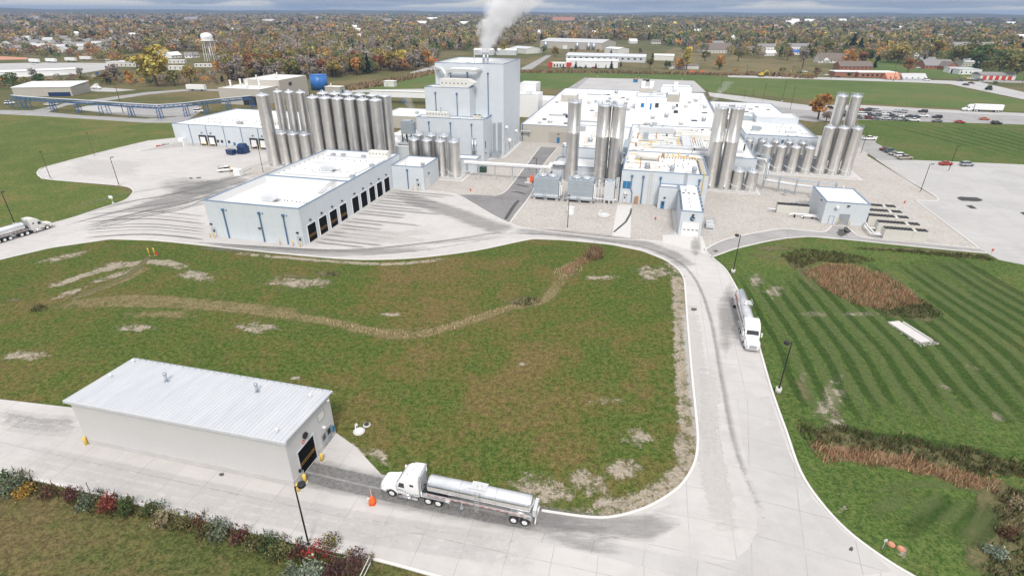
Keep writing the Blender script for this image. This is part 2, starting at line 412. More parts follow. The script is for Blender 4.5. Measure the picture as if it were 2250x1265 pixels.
def setfade(o, vals, name='fade'):
    a = o.data.attributes.new(name, 'FLOAT', 'POINT'); a.data.foreach_set('value', np.asarray(vals, dtype=np.float32))
# ---------------------------------------------------------------- ground, lawns, paving
from mathutils.geometry import tessellate_polygon
def sheet(name, pts, z, mat, skirt=.0):
    """flat polygon (world x, y), optionally with a side face down to skirt"""
    tri = tessellate_polygon([[Vector((x, y, 0)) for x, y in pts]])
    me = bpy.data.meshes.new(name); fs = []
    for a, b, c in tri:
        (x0, y0), (x1, y1), (x2, y2) = pts[a], pts[b], pts[c]
        k = (x1-x0)*(y2-y0)-(x2-x0)*(y1-y0)
        if abs(k) > 1e-9: fs.append((a, b, c) if k > 0 else (a, c, b))
    me.from_pydata([(x, y, z) for x, y in pts], [], fs); me.update()
    if skirt:
        n = len(pts); bm = bmesh.new(); bm.from_mesh(me)
        t = [bm.verts.new((x, y, z)) for x, y in pts]; b = [bm.verts.new((x, y, z-skirt)) for x, y in pts]
        for i in range(n): bm.faces.new((b[i], b[(i+1) % n], t[(i+1) % n], t[i]))
        bm.to_mesh(me); bm.free()
    me.materials.append(MT[mat] if isinstance(mat, str) else mat)
    o = bpy.data.objects.new(name, me); COL.objects.link(o); o['kind'] = 'structure'
    return o
def spline(pts, k=5):
    out = []
    P = [pts[0]]+list(pts)+[pts[-1]]
    for i in range(1, len(P)-2):
        a, b, c, d = [np.array(P[j], float) for j in (i-1, i, i+1, i+2)]
        for t in np.arange(k)/k:
            out.append(tuple(.5*((2*b)+(c-a)*t+(2*a-5*b+4*c-d)*t*t+(3*b-3*c+d-a)*t**3)))
    out.append(tuple(map(float, pts[-1]))); return out
def ribbon(mb, fades, pts, w, z, end=True, w2=None):
    """strip along world points, fading at the edges"""
    n = len(pts); vs, fs = [], []
    for i, p in enumerate(pts):
        a = np.array(pts[max(i-1, 0)]); b = np.array(pts[min(i+1, n-1)]); d = b-a; d = d/(np.hypot(*d)+1e-9); nn = np.array([-d[1], d[0]])
        ww = w if w2 is None else w+(w2-w)*i/(n-1)
        for k in (-1, -.45, .45, 1):
            c = np.array(p)+nn*k*ww/2; vs.append((c[0], c[1], z))
            e = 1.0 if not end else min(1, 6*i/(n-1), 6*(n-1-i)/(n-1))
            fades.append(e if abs(k) < 1 else 0.0)
    for i in range(n-1):
        for k in range(3): fs.append((i*4+k, i*4+k+1, (i+1)*4+k+1, (i+1)*4+k))
    mb.add(vs, [f[::-1] for f in fs])
def blob(mb, fades, ring, z):
    """patch with full strength inside and nothing at its ring"""
    n = len(ring); c = np.mean(np.array(ring), axis=0)
    vs = [(c[0], c[1], z)]+[(c[0]+(x-c[0])*.5, c[1]+(y-c[1])*.5, z) for x, y in ring]+[(x, y, z) for x, y in ring]
    fs = [(0, 1+i, 1+(i+1) % n) for i in range(n)]+[(1+i, 1+n+i, 1+n+(i+1) % n, 1+(i+1) % n) for i in range(n)]
    mb.add(vs, fs); fades += [1.0]+[.75]*n+[0.0]*n
def ell(cx, cy, rx, ry, rot=0, n=18):
    r = random.Random(int(cx*7+cy)); out = []
    for i in range(n):
        a = 2*math.pi*i/n; k = r.uniform(.75, 1.2); x, y = rx*k*math.cos(a), ry*k*math.sin(a)
        out.append(q(cx+x*math.cos(rot)-y*math.sin(rot), cy+x*math.sin(rot)+y*math.cos(rot)))
    return out

lawn = grass('mixed_autumn_lawn', (.050, .108, .014), (.090, .104, .022), (.160, .112, .046), .7)
mown = grass('green_mown_lawn', (.052, .130, .024), (.078, .138, .032), (.14, .135, .05), .12)
field = grass('green_field', (.080, .165, .042), (.11, .175, .05), (.17, .165, .065), .2, .6)
country = grass('autumn_scrub_land', (.085, .105, .04), (.15, .125, .065), (.22, .165, .095), .7, .35)
MT['country_tan'] = grass('tan_stubble_field', (.16, .145, .08), (.24, .20, .12), (.30, .24, .16), .8, .3)
MT.update(lawn=lawn, mown=mown, field=field, country=country)
sheet('ground', [(-14500, -400), (14500, -400), (14500, 14500), (-14500, 14500)], -.03, country)
front_in = [(0, 571), (114, 544.5), (242, 526), (341, 529), (470, 542), (560, 551.5), (660, 561.5), (760, 569.5), (840, 570.5), (930, 565.5), (1040, 551.5), (1110, 537.5), (1170, 525.5), (1240, 528),
            (1340, 537.5), (1410, 551.5), (1460, 571.5), (1487, 590), (1502, 612), (1506, 645), (1510, 700), (1520, 820), (1529, 910), (1533, 965), (1528, 1010), (1510, 1048), (1480, 1080), (1420, 1115), (1350, 1135), (1290, 1136), (1190, 1122), (1100, 1106), (838, 1042), (782, 982), (739, 951)]
sheet('front_lawn', qs([(-500, 640)]+front_in+[(640, 1050), (210, 958), (160, 895), (0, 876), (-500, 815)]), 0, lawn)
sheet('east_lawn', qs([(1540, 575), (1620, 540), (1830, 515), (2160, 545), (2195, 565), (2700, 620), (2900, 1500), (1900, 1500), (1990, 1255), (1840, 1155), (1740, 1040), (1680, 840), (1640, 700), (1590, 600)]), 0, mown)
sheet('south_lawn', qs([(-600, 900), (0, 1030), (400, 1125), (820, 1222), (1000, 1265), (1300, 1420), (900, 1700), (-900, 1600)]), 0, grass('weedy_lawn', (.055, .085, .022), (.10, .095, .035), (.135, .095, .05), .7))
sheet('west_field', qs([(-500, 215), (0, 246), (190, 260), (385, 270), (395, 310), (230, 334), (90, 372), (85, 392), (262, 412), (295, 430), (150, 490), (-500, 620)]), -.005, grass('yellowing_field', (.085, .15, .03), (.15, .165, .045), (.20, .155, .065), .5, .8))
sheet('north_field', qs([(1120, 196), (1130, 158), (1300, 160), (1500, 164), (1640, 172), (2000, 181), (2090, 188), (2250, 222), (2600, 290), (2600, 276), (2250, 246), (1900, 228), (1650, 208), (1560, 202), (1525, 180), (1295, 173), (1250, 196)]), -.01, field)
sheet('north_lawn', qs([(720, 200), (800, 197), (860, 180), (955, 150), (975, 150), (975, 215), (760, 212)]), -.01, field)
sheet('east_mown_field', qs([(1885, 262), (2250, 274), (2700, 290), (2700, 385), (2250, 363), (1985, 352), (1900, 300)]), -.005, mown)

front_r = [(1545, 546), (1560, 562), (1592, 590), (1612, 622), (1632, 660), (1652, 712), (1670, 770), (1690, 840), (1708, 895), (1728, 950), (1758, 1035), (1800, 1100), (1860, 1165), (1935, 1222), (2010, 1268), (2160, 1350)]
south_e = [(-500, 935), (0, 1037), (200, 1082), (400, 1131), (640, 1190), (820, 1228), (960, 1266), (1080, 1300)]
west_u = [(-500, 650), (0, 521), (117, 490.5), (159, 479), (220, 459), (273, 441), (289, 428), (293, 420), (283, 412), (262, 408), (110, 395), (90, 390), (82, 382), (87, 373), (105, 366), (230, 333), (330, 309), (384, 303)]
plant_s = [(935, 419), (1000, 427), (1035, 445), (1060, 460), (1090, 477), (1120, 491), (1160, 503), (1260, 515), (1350, 525), (1460, 532), (1500, 541)]
yard = west_u+[(440, 320), (585, 330), (700, 331), (800, 360), (860, 410)]+plant_s+front_r+[(1500, 1560), (1150, 1400)]+south_e[::-1]+[(-500, 818), (0, 877), (165, 896), (215, 962), (640, 1058)]+front_in[::-1]+[(-500, 700)]
sheet('concrete_road', qs(yard), .05, 'concrete', .05)
sheet('gravel_bed', qs([(560, 330), (940, 300), (1130, 290), (1930, 300), (1905, 342), (2062, 438), (2010, 440), (2155, 549), (1960, 530), (1830, 525), (1700, 512), (1560, 552), (1500, 543), (1350, 527), (1160, 505), (1110, 488), (940, 424), (860, 416), (600, 390)]), .02, 'gravel')
sheet('gravel_island', qs([(502, 384), (520, 375), (560, 362), (600, 350), (660, 340), (660, 372), (575, 396), (545, 389)]), .056, 'gravel')
sheet('asphalt_drive', qs([(1004, 428), (1035, 444), (1062, 460), (1092, 477), (1119, 489), (1130, 471), (1165, 430), (1180, 395), (1195, 362), (1225, 325), (1187, 323), (1150, 372), (1112, 420), (1098, 427), (1080, 430), (1040, 428)]), .054, 'asphalt')
path_u = [(1546, 550), (1590, 528), (1640, 516), (1680, 508.5), (1720, 503), (1760, 506), (1803, 510), (1817, 507), (1827, 497)]
path_u2 = [(1862, 499), (1868, 505), (1884, 518), (1905, 523), (1960, 528), (2060, 538), (2152, 547)]
path_l = [(2170, 557), (2060, 547), (1960, 537), (1830, 523.5), (1790, 521), (1760, 521), (1700, 528), (1620, 546), (1590, 556), (1562, 566)]
sheet('asphalt_path', qs(path_u+path_u2+path_l), .056, 'oldasphalt')
sheet('concrete_walk', qs([(1357, 449), (1388, 451), (1385, 526), (1344, 521)]), .06, 'slab')
sheet('loading_pad', qs([(1456, 517), (1490, 515), (1543, 519), (1556, 560), (1520, 550), (1456, 534)]), .06, 'slab')
sheet('side_walk', qs([(1476, 461), (1489, 462), (1497, 517), (1482, 517)]), .058, 'slab')
sheet('parking_lot', qs([(1985, 351), (2250, 362), (2700, 384), (2700, 640), (2250, 582), (2195, 571), (2152, 548), (2012, 440), (2062, 438), (1930, 352)]), .05, 'lot', .05)
sheet('parking_strip', qs([(1893, 296), (1990, 351), (1930, 353), (1884, 322)]), .052, 'oldasphalt')
sheet('car_park', qs([(1690, 232), (1780, 240), (1890, 238), (2000, 242), (2250, 255), (2700, 280), (2700, 296), (2250, 274), (1880, 263), (1790, 268), (1740, 262)]), .0, MT['oldasphalt'])
sheet('perimeter_road', qs([(1556, 203), (1640, 213), (1730, 226), (1780, 232), (1890, 231), (2050, 240), (2250, 249), (2700, 270), (2700, 283), (2250, 256), (2000, 244), (1880, 239), (1770, 243), (1690, 233), (1560, 212)]), .03, 'lot')
sheet('rear_lot', qs([(1240, 199), (1295, 171.5), (1420, 174), (1525, 178), (1552, 203)]), .03, 'lot')
sheet('rear_ramp_strip', qs([(1240, 199), (1285, 171), (1295, 171.5), (1262, 199)]), .045, 'oldasphalt')
sheet('highway', qs([(1600, 166), (1800, 170), (2060, 177), (2150, 180), (2250, 203), (2500, 255), (2500, 270), (2250, 219), (2086, 185), (1990, 181), (1800, 175), (1600, 170)]), .03, 'lot')
sheet('side_road', qs([(2150, 180), (2500, 190), (2500, 184), (2150, 176)]), .02, 'oldasphalt')
sheet('back_road', qs([(1140, 153), (1200, 122), (1212, 122), (1165, 155)]), .02, 'oldasphalt')
gr = [(-500, 228), (0, 242), (80, 243), (107, 247), (185, 254), (320, 261), (385, 257), (425, 244), (445, 244), (400, 270), (320, 270), (171, 260.5), (85, 255), (0, 251), (-500, 236)]
sheet('gravel_road', qs(gr), .0, 'oldasphalt')
sheet('gravel_track', qs([(70, 243), (128, 231), (146, 226), (213, 218), (320, 203), (400, 197), (490, 196), (490, 200), (400, 201), (325, 208), (220, 224), (150, 231), (120, 240), (107, 247)]), .01, 'oldasphalt')
sheet('old_slab', qs([(163, 240), (190, 233), (250, 229), (420, 229), (445, 236), (400, 255), (330, 258), (235, 250)]), -.01, 'oldasphalt')
sheet('old_slab_pale', qs([(163, 240), (190, 233), (250, 231), (300, 243), (240, 249)]), .0, 'lot')
sheet('old_pad', qs([(170, 196), (230, 193), (300, 198), (250, 202), (190, 201)]), -.01, 'lot')
sheet('trailer_lot', qs([(-300, 176), (0, 172), (110, 167), (170, 163), (250, 150), (250, 139), (90, 138), (-300, 146)]), -.01, 'lot')
sheet('works_lot', qs([(900, 160), (935, 150), (960, 142), (960, 158), (930, 163)]), -.005, 'lot')
sheet('red_soil_strip', qs([(-200, 128), (0, 124), (60, 127), (60, 131), (-200, 134)]), -.01, MT['terra'])
sheet('access_road', qs([(720, 203), (760, 198), (960, 195), (960, 200), (760, 204)]), .0, 'lot')
sheet('tan_meadow', qs([(1480, 105), (1600, 118), (1660, 135), (1900, 160), (1960, 172), (1640, 163), (1440, 158), (1420, 140)]), -.015, grass('tan_meadow_grass', (.12, .105, .05), (.19, .155, .085), (.25, .19, .11), .9, .5))
sheet('far_green_field', qs([(1700, 50), (2000, 49), (2000, 55), (1720, 55)]), .0, field); sheet('far_tan_field', qs([(95, 55.5), (258, 57), (258, 61.5), (95, 61)]), .0, MT['country_tan']); sheet('far_tan_field', qs([(305, 47.5), (525, 49), (525, 52.8), (300, 52.5)]), .0, MT['country_tan']); sheet('far_brown_field', qs([(2060, 53), (2400, 51), (2400, 60), (2060, 58)]), .0, MT['country_tan']); sheet('far_tan_field', qs([(1180, 50), (1310, 50), (1310, 54), (1180, 54)]), .0, MT['country_tan'])
sheet('town_lawn', qs([(1900, 128), (2250, 150), (2250, 176), (1950, 168), (1880, 140)]), -.014, field)

MT['grey_concrete'] = concrete('grey_concrete_paving', (.455, .44, .43), 5.2, .35)
sheet('dark_concrete', qs([(1636, 1000), (1656, 1070), (1664, 1165), (1645, 1204), (1608, 1234), (1570, 1238), (1450, 1214), (1330, 1190), (1200, 1168), (1180, 1190), (1400, 1240), (1600, 1300), (1960, 1255), (1925, 1222), (1850, 1165), (1785, 1095), (1735, 1000), (1700, 900), (1690, 870), (1618, 880)]), .058, 'grey_concrete')
def kerb(pts, w=.32, h=.13, z=.02, name='kerb', mat='kerb'):
    pts = qs(spline(pts, 4)); mb = MB(); n = len(pts); rings = []
    for i, p in enumerate(pts):
        a = np.array(pts[max(i-1, 0)]); b = np.array(pts[min(i+1, n-1)]); d = (b-a)/np.hypot(*(b-a)); nn = np.array([-d[1], d[0]])*w/2
        l, r = np.array(p)+nn, np.array(p)-nn
        rings.append([(l[0], l[1], z), (r[0], r[1], z), (r[0], r[1], z+h), (l[0], l[1], z+h)])
    mb.loft(rings, False); return struct(name, mb, mat)
for k_ in (front_in[:-4], front_r, south_e, west_u[1:-1], plant_s, path_u, path_u2, path_l, [(1925, 350), (1985, 390), (2062, 438), (2012, 440)], [(2012, 441), (2080, 492), (2153, 548)], [(1187, 323), (1150, 372), (1112, 420), (1085, 431)], [(1225, 325), (1195, 362), (1180, 395), (1165, 430), (1120, 490)]):
    kerb(k_)

# ---- surface marks: tyre marks, stains, bare soil, dry grass, mowing stripes
MT.update(tyre=fadepatch('tyre_rubber_marks', (.17, .17, .168), (.24, .235, .23), 1.3, 1.0, .45, (-GA, (.10, 1.4, 1)), .42), lane=fadepatch('grimy_wheel_lane', (.17, .168, .165), (.26, .255, .25), .5, 1.7, .6, None, .62), faint=fadepatch('faint_tyre_marks', (.2, .2, .2), (.28, .275, .27), 1.0, .95, .5, None, .12), stain=fadepatch('dark_wear_stain', (.2, .198, .195), (.27, .265, .26), .22, 1.0, .55, (-GA, (.3, 1.3, 1)), .42),
          wet=fadepatch('damp_stain', (.07, .07, .068), (.12, .12, .115), .9, 1.5, .15, None, .85), soil=fadepatch('bare_pale_soil', (.44, .385, .315), (.27, .23, .16), .5, .70, .22, None, .85), straw=fadepatch('dry_straw_grass', (.33, .26, .14), (.16, .14, .06), .45, .78, .35, None, .7),
          rustweed=fadepatch('rust_red_weeds', (.20, .13, .07), (.31, .21, .12), .5, .9, .35, None, .75), weed=fadepatch('dark_weeds', (.075, .10, .04), (.17, .13, .07), .45, 1.05, .25), mowdark=fadepatch('mown_dark_stripe', (.022, .066, .012), (.05, .085, .02), .16, 1.1, .6, None, .44),
          mowlight=fadepatch('mown_pale_stripe', (.12, .17, .06), (.15, .17, .07), .16, 1.1, .6, None, .42), patchblack=fadepatch('fresh_asphalt_patch', (.055, .055, .058), (.08, .08, .082), .5, 3., .1), clean=fadepatch('clean_wheel_path', (.62, .60, .58), (.55, .53, .51), .6, 1.1, .3, (-GA, (.2, 1.4, 1)), .5))
def marks(name, mat, ribs=(), blobs=(), z=.06):
    mb = MB(); fd = []
    for i, (pts, w) in enumerate(ribs): ribbon(mb, fd, pts, w, z+.0015*(i % 3))
    for ring in blobs: blob(mb, fd, ring, z+.005)
    o = struct(name, mb, mat); setfade(o, fd); return o
rr = random.Random(3)
DOORV = [109.0, 114.0, 119.0, 124.0, 130.6, 135.6, 140.6, 145.5, 150.5]          # doors along the garage long side
ribs = []
for v in DOORV:
    for s in (-1.05, 1.05):
        L = rr.uniform(12, 24)
        ribs.append(([W(-75.6+L*t, v+s-.3*t) for t in np.linspace(0, 1, 9)], 1.5))
for a in range(14):                                                       # sweeping turns on the west yard
    y = rr.uniform(432, 500); dx = rr.uniform(-30, 30)
    ribs.append((qs(spline([(150+dx, y+22), (290+dx, y-14), (390+dx*.5, y-32), (500, y-62+rr.uniform(-12, 12)), (570, y-80)])), rr.uniform(.5, 1.3)))
for a in range(12):
    y = rr.uniform(470, 530)
    ribs.append((qs(spline([(180, y), (320, y-8), (455, y+4)])), rr.uniform(.4, 1.0)))
for a in range(5):
    y = rr.uniform(534, 560); ribs.append((qs(spline([(420, y-14), (560, y-4), (760, y+rr.uniform(-4, 10)), (960, y-14), (1130, 512+rr.uniform(-8, 10))])), rr.uniform(.4, .9)))
marks('tyre_marks', 'tyre', ribs, z=.0655)
ribs = []
for k in range(4):                                                        # front road, main road, junction
    o = rr.uniform(-9, 9); ribs.append((qs(spline([(1020, 512+o), (1180, 512+o*.7), (1330, 527+o*.7), (1450, 552+o), (1520, 600+o), (1555+o*2, 700), (1580+o*3, 850), (1610+o*4, 1000), (1680+o*6, 1180)])), rr.uniform(.5, 1.2)))
for o in (-13, 2, 13): ribs.append((qs(spline([(0, 925+o), (90, 938+o), (165, 941+o)])), 1.3))
for o in (-40, -25, -6, 12): ribs.append((qs(spline([(0, 1010+o), (300, 1072+o), (600, 1135+o), (900, 1190+o), (1200, 1232+o)])), 1.3))
for o in (-14, -6, 4): ribs.append((qs(spline([(0, 918+o), (90, 932+o), (170, 936+o)])), 2))
marks('faint_tyre_marks', 'faint', ribs, z=.0695)
marks('wheel_lane_marks', 'lane', [(qs([(640, 1016), (685, 1026), (735, 1038), (790, 1050), (850, 1064), (940, 1084), (1060, 1108)]), 1.7), (qs([(625, 1040), (672, 1048), (735, 1064), (790, 1077), (850, 1090), (940, 1110), (1060, 1134), (1200, 1160)]), 1.5)], z=.077)
marks('wheel_lane_wear', 'stain', [(qs([(600, 1020), (680, 1036), (850, 1078), (1000, 1112), (1200, 1150), (1400, 1196)]), 5.0), (qs([(1100, 1126), (1250, 1150), (1420, 1160), (1500, 1110)]), 4.0)], z=.0745)
marks('yard_wear', 'stain', [(qs(spline([(310, 470), (400, 430), (480, 405), (545, 392)])), 16), (qs(spline([(860, 425), (960, 455), (1060, 490), (1120, 510)])), 9), (qs(spline([(1120, 507), (1300, 520), (1440, 545), (1520, 590)])), 6), (qs(spline([(440, 545), (600, 548), (760, 556), (960, 545)])), 4)],
      [ell(420, 415, 90, 25), ell(1530, 540, 16, 30), ell(1600, 700, 30, 90)], z=.0735)
marks('clean_wheel_paths', 'clean', [(qs(spline([(1512, 660), (1530, 820), (1560, 1000), (1600, 1180)])), 4.), (qs([(560, 500), (800, 540)]), 7)], [ell(830, 520, 130, 22), ell(230, 370, 110, 26), ell(850, 1165, 120, 22), ell(1560, 900, 30, 120)], z=.080)
marks('damp_stains', 'wet', [(qs(spline([(1140, 440), (1130, 452), (1118, 470), (1110, 484)])), 1.2), (qs([(1130, 405), (1150, 409), (1168, 412)]), 1.3), (qs([(1118, 422), (1140, 423), (1160, 428)]), 1.4), (qs([(1388, 452), (1385, 470), (1375, 488), (1355, 505), (1345, 514)]), .7), (qs([(1180, 400), (1160, 398)]), .9)],
      [ell(1850, 512, 16, 10), ell(1862, 505, 10, 8), ell(1572, 552, 7, 3), ell(487, 1043, 9, 5), ell(420, 392, 6, 2), ell(437, 391, 8, 2), ell(1400, 620, 2, 2), ell(1500, 608, 5, 4), ell(1525, 680, 9, 4), ell(1870, 1206, 6, 6)], z=.086)
marks('asphalt_patches', 'patchblack', [], [qs([(2097, 434), (2110, 432), (2150, 434), (2166, 441), (2150, 444), (2110, 442)]), qs([(2119, 451), (2135, 451), (2150, 460), (2133, 459)]), qs([(2238, 467), (2250, 465), (2275, 470), (2270, 476), (2250, 474)])], z=.062)
so_b = [ell(250, 585, 60, 14, -.2), ell(430, 605, 60, 17), ell(650, 622, 95, 18), ell(160, 640, 60, 8, -.4), ell(240, 610, 80, 8, -.3), ell(1490, 590, 40, 22, .6), ell(1430, 600, 50, 20), ell(1500, 700, 18, 60), ell(1508, 860, 22, 60), ell(1500, 980, 26, 60), ell(1400, 960, 50, 26), ell(1190, 1075, 110, 45, .25), ell(1330, 1105, 90, 22),
        ell(1290, 1060, 60, 40, .5), ell(830, 1000, 45, 20, .6), ell(60, 780, 70, 16), ell(300, 720, 70, 12), ell(560, 720, 60, 16), ell(1330, 880, 60, 10), ell(1150, 800, 16, 6), ell(1320, 610, 60, 8), ell(140, 565, 90, 8, -.2), ell(650, 830, 20, 5), ell(1370, 1030, 60, 30), ell(1090, 1105, 40, 12), ell(860, 690, 30, 8)]
marks('bare_soil', 'soil', [(qs(spline([(1440, 572), (1478, 592), (1494, 640), (1497, 720), (1506, 840), (1515, 950), (1505, 1030), (1470, 1070), (1400, 1104), (1290, 1120), (1180, 1102)])), 4.2), (qs(spline([(90, 640), (200, 600), (330, 575), (420, 590)])), 4), (qs(spline([(800, 1010), (775, 985), (745, 962)])), 1.6), (qs(spline([(480, 552), (700, 572), (860, 580), (1000, 566)])), 2.2)], so_b, z=.006)
marks('east_bare_soil', 'soil', [], [ell(1825, 880, 40, 70, .55), ell(1835, 925, 36, 30), ell(1860, 990, 30, 26), ell(1700, 640, 30, 22), ell(1660, 620, 20, 30), ell(2075, 850, 34, 9, .5), ell(2135, 805, 26, 10, .5), ell(2190, 910, 30, 14, .7), ell(1790, 690, 50, 10), ell(1890, 690, 60, 8), ell(2020, 745, 40, 10), ell(1850, 1120, 20, 12), ell(1985, 1215, 26, 20), ell(2200, 1130, 50, 30), ell(1765, 830, 12, 20)], z=.006)
marks('dry_straw_swale', 'straw', [(qs(spline([(-60, 690), (80, 674), (230, 668), (400, 670), (560, 684), (720, 706), (800, 724), (880, 738), (960, 726), (1040, 702), (1120, 676), (1190, 660), (1225, 628), (1250, 600), (1290, 575)])), 3.6), (qs(spline([(100, 670), (300, 655), (480, 668), (700, 690)])), 4.), (qs(spline([(130, 665), (260, 620), (330, 585)])), 3.)], [ell(1245, 594, 36, 16, -.3), ell(860, 730, 80, 12), ell(350, 690, 120, 12)], z=.011)
marks('lawn_weeds', 'weed', [(qs(spline([(330, 560), (300, 590), (250, 620), (140, 660)])), 2.)], [ell(1150, 662, 50, 14), ell(85, 678, 22, 8), ell(720, 600, 40, 8), ell(1300, 560, 28, 12), ell(30, 660, 30, 6), ell(640, 606, 30, 6)], z=.0165)
marks('rust_weed_beds', 'rustweed', [(qs(spline([(1790, 990), (1900, 1000), (2000, 1015), (2120, 1050), (2250, 1085)])), 4.5)], [qs([(1745, 590), (1800, 572), (1880, 577), (1960, 602), (2040, 660), (2070, 692), (2030, 702), (1960, 690), (1880, 680), (1800, 640)])], z=.012)
marks('dark_weed_beds', 'weed', [(qs(spline([(1770, 960), (1860, 960), (2000, 985), (2130, 1010), (2260, 1035)])), 5), (qs(spline([(2230, 1060), (2200, 1120), (2190, 1200), (2170, 1280)])), 6), (qs(spline([(1640, 560), (1720, 570), (1760, 600), (1800, 650)])), 1.5), (qs([(1860, 545), (2000, 548), (2160, 560), (2190, 572)]), 2.)], [ell(1990, 690, 90, 16, .15), ell(1760, 585, 40, 18, .5), ell(1700, 545, 60, 8), ell(1768, 855, 18, 40, -.45), ell(2060, 1010, 90, 20, .2)], z=.018)
# mowing stripes on the two mown lawns
L = spline([(1604, 600), (1650, 680), (1700, 780), (1725, 850), (1760, 935)]); Rr = spline([(2100, 556), (2250, 640), (2450, 745), (2600, 850), (2760, 960)])
Lw = [q(*p) for p in L]; Rw = [q(*p) for p in Rr]
md, ml = [], []
for i in range(1, 36):
    t = (i+rr.uniform(-.15, .15))/36; ph = rr.uniform(0, 6); pts = [tuple(np.array(a)*(1-t)+np.array(b)*t+np.array((.16*math.sin(ph+j*.8), .12*math.cos(ph+j*.6)))) for j, (a, b) in enumerate(zip(Lw, Rw))]
    if i % 2: pts = pts[rr.choice((0, 0, 1, 3)):len(pts)-rr.choice((0, 0, 1, 2))]
    (md if i % 2 else ml).append((pts, (1.5+1.15*t)*rr.uniform(.85, 1.2)))
md += [(qs([(2160, 1090), (2130, 1140), (2080, 1200)]), 2.2), (qs([(2100, 1085), (2070, 1110), (2010, 1160), (1990, 1190)]), 2.2), (qs([(2060, 1070), (2020, 1110)]), 1.6), (qs([(2185, 1090), (2170, 1160), (2130, 1220)]), 2.), (qs([(1890, 1110), (1860, 1130)]), 1.6), (qs([(1760, 920), (1900, 955), (2060, 975), (2260, 1010)]), 2.4)]
ml += [(qs([(2180, 1100), (2140, 1160), (2100, 1215)]), 1.7), (qs([(2130, 1085), (2095, 1130), (2040, 1190)]), 1.9), (qs([(2075, 1078), (2035, 1110), (1975, 1165)]), 2.0), (qs([(2010, 1075), (1960, 1105), (1910, 1140)]), 2.2), (qs([(1890, 1085), (2020, 1062), (2130, 1072), (2175, 1090)]), 1.4)]
for i in range(22):
    x = 1915+i*34; md.append((qs([(x, 266+i*.9), (x+150, 305+i), (x+330, 352+i)]), 2.2))
marks('mowing_stripes_dark', 'mowdark', md, z=.0225)
marks('mowing_stripes_pale', 'mowlight', ml, z=.0275)
# ---------------------------------------------------------------- plant buildings (u, v, z on the plant grid)
def block(th, u0, v0, u1, v1, h, wall='wall', roof='roof', z0=0, par=.45, cop='trim', names=('wall', 'roof', 'coping')):
    w = MB()
    w.add([(u0, v0, z0), (u1, v0, z0), (u1, v1, z0), (u0, v1, z0), (u0, v0, h), (u1, v0, h), (u1, v1, h), (u0, v1, h)], [(0, 1, 5, 4), (1, 2, 6, 5), (2, 3, 7, 6), (3, 0, 4, 7)])
    wo = th.part(names[0], w, wall)
    t = .28; r = MB(); zr = h-par; a, b, c, d = u0+t, v0+t, u1-t, v1-t
    r.add([(a, b, zr), (c, b, zr), (c, d, zr), (a, d, zr), (a, b, h), (c, b, h), (c, d, h), (a, d, h)], [(0, 1, 2, 3), (4, 5, 1, 0), (5, 6, 2, 1), (6, 7, 3, 2), (7, 4, 0, 3)])
    ro = th.part(names[1], r, roof)
    if cop:
        k = MB(); e = .04; z1 = h+.08; z2 = h-.10
        for x0, y0, x1, y1 in ((u0-e, v0-e, u1+e, v0+t+.02), (u0-e, v1-t-.02, u1+e, v1+e), (u0-e, v0+t+.02, u0+t+.02, v1-t-.02), (u1-t-.02, v0+t+.02, u1+e, v1-t-.02)):
            k.box(x0, y0, z2, x1, y1, z1)
        th.part(names[2], k, cop)
    return wo, ro
def spout(th, u, v, ztop, z0=.05, jog=None):
    m = MB(); m.box(u-.3, v-.42, ztop-.5, u+.3, v-.02, ztop)
    m.box(u-.13, v-.3, z0, u+.13, v-.05, ztop-.5) if not jog else m.tube([(u, v-.18, ztop-.5), (u, v-.18, jog+1), (u+.45, v-.18, jog), (u+.45, v-.18, z0)], .13, 6)
    th.part('downspout', m, 'blue')
def lamp_box(th, u, v, z, face='f'):
    m = MB()
    if face == 'f': m.box(u-.28, v-.34, z-.14, u+.28, v-.02, z+.14)
    else: m.box(u+.02, v-.28, z-.14, u+.34, v+.28, z+.14)
    th.part('wall_lamp', m, 'black')
def fdoor(th, u0, u1, z1, v, mat, z0=.05, name='door', glass=None, frame='galv'):
    m = MB(); m.box(u0, v-.05, z0, u1, v+.02, z1); d = th.part(name, m, mat)
    f = MB(); w = .12
    for a, b, c, e in ((u0-w, z0, u0, z1+w), (u1, z0, u1+w, z1+w), (u0, z1, u1, z1+w)): f.box(a, v-.09, b, c, v+.02, e)
    th.part('door_frame', f, frame, d)
    if glass: g = MB(); g.box(glass[0], v-.065, glass[1], glass[2], v-.03, glass[3]); th.part('door_window', g, 'glass', d)
    return d
def curb_bits(mb, pts, s=.22, h=.25):
    for u, v, z in pts: mb.box(u-s/2, v-s/2, z, u+s/2, v+s/2, z+h)

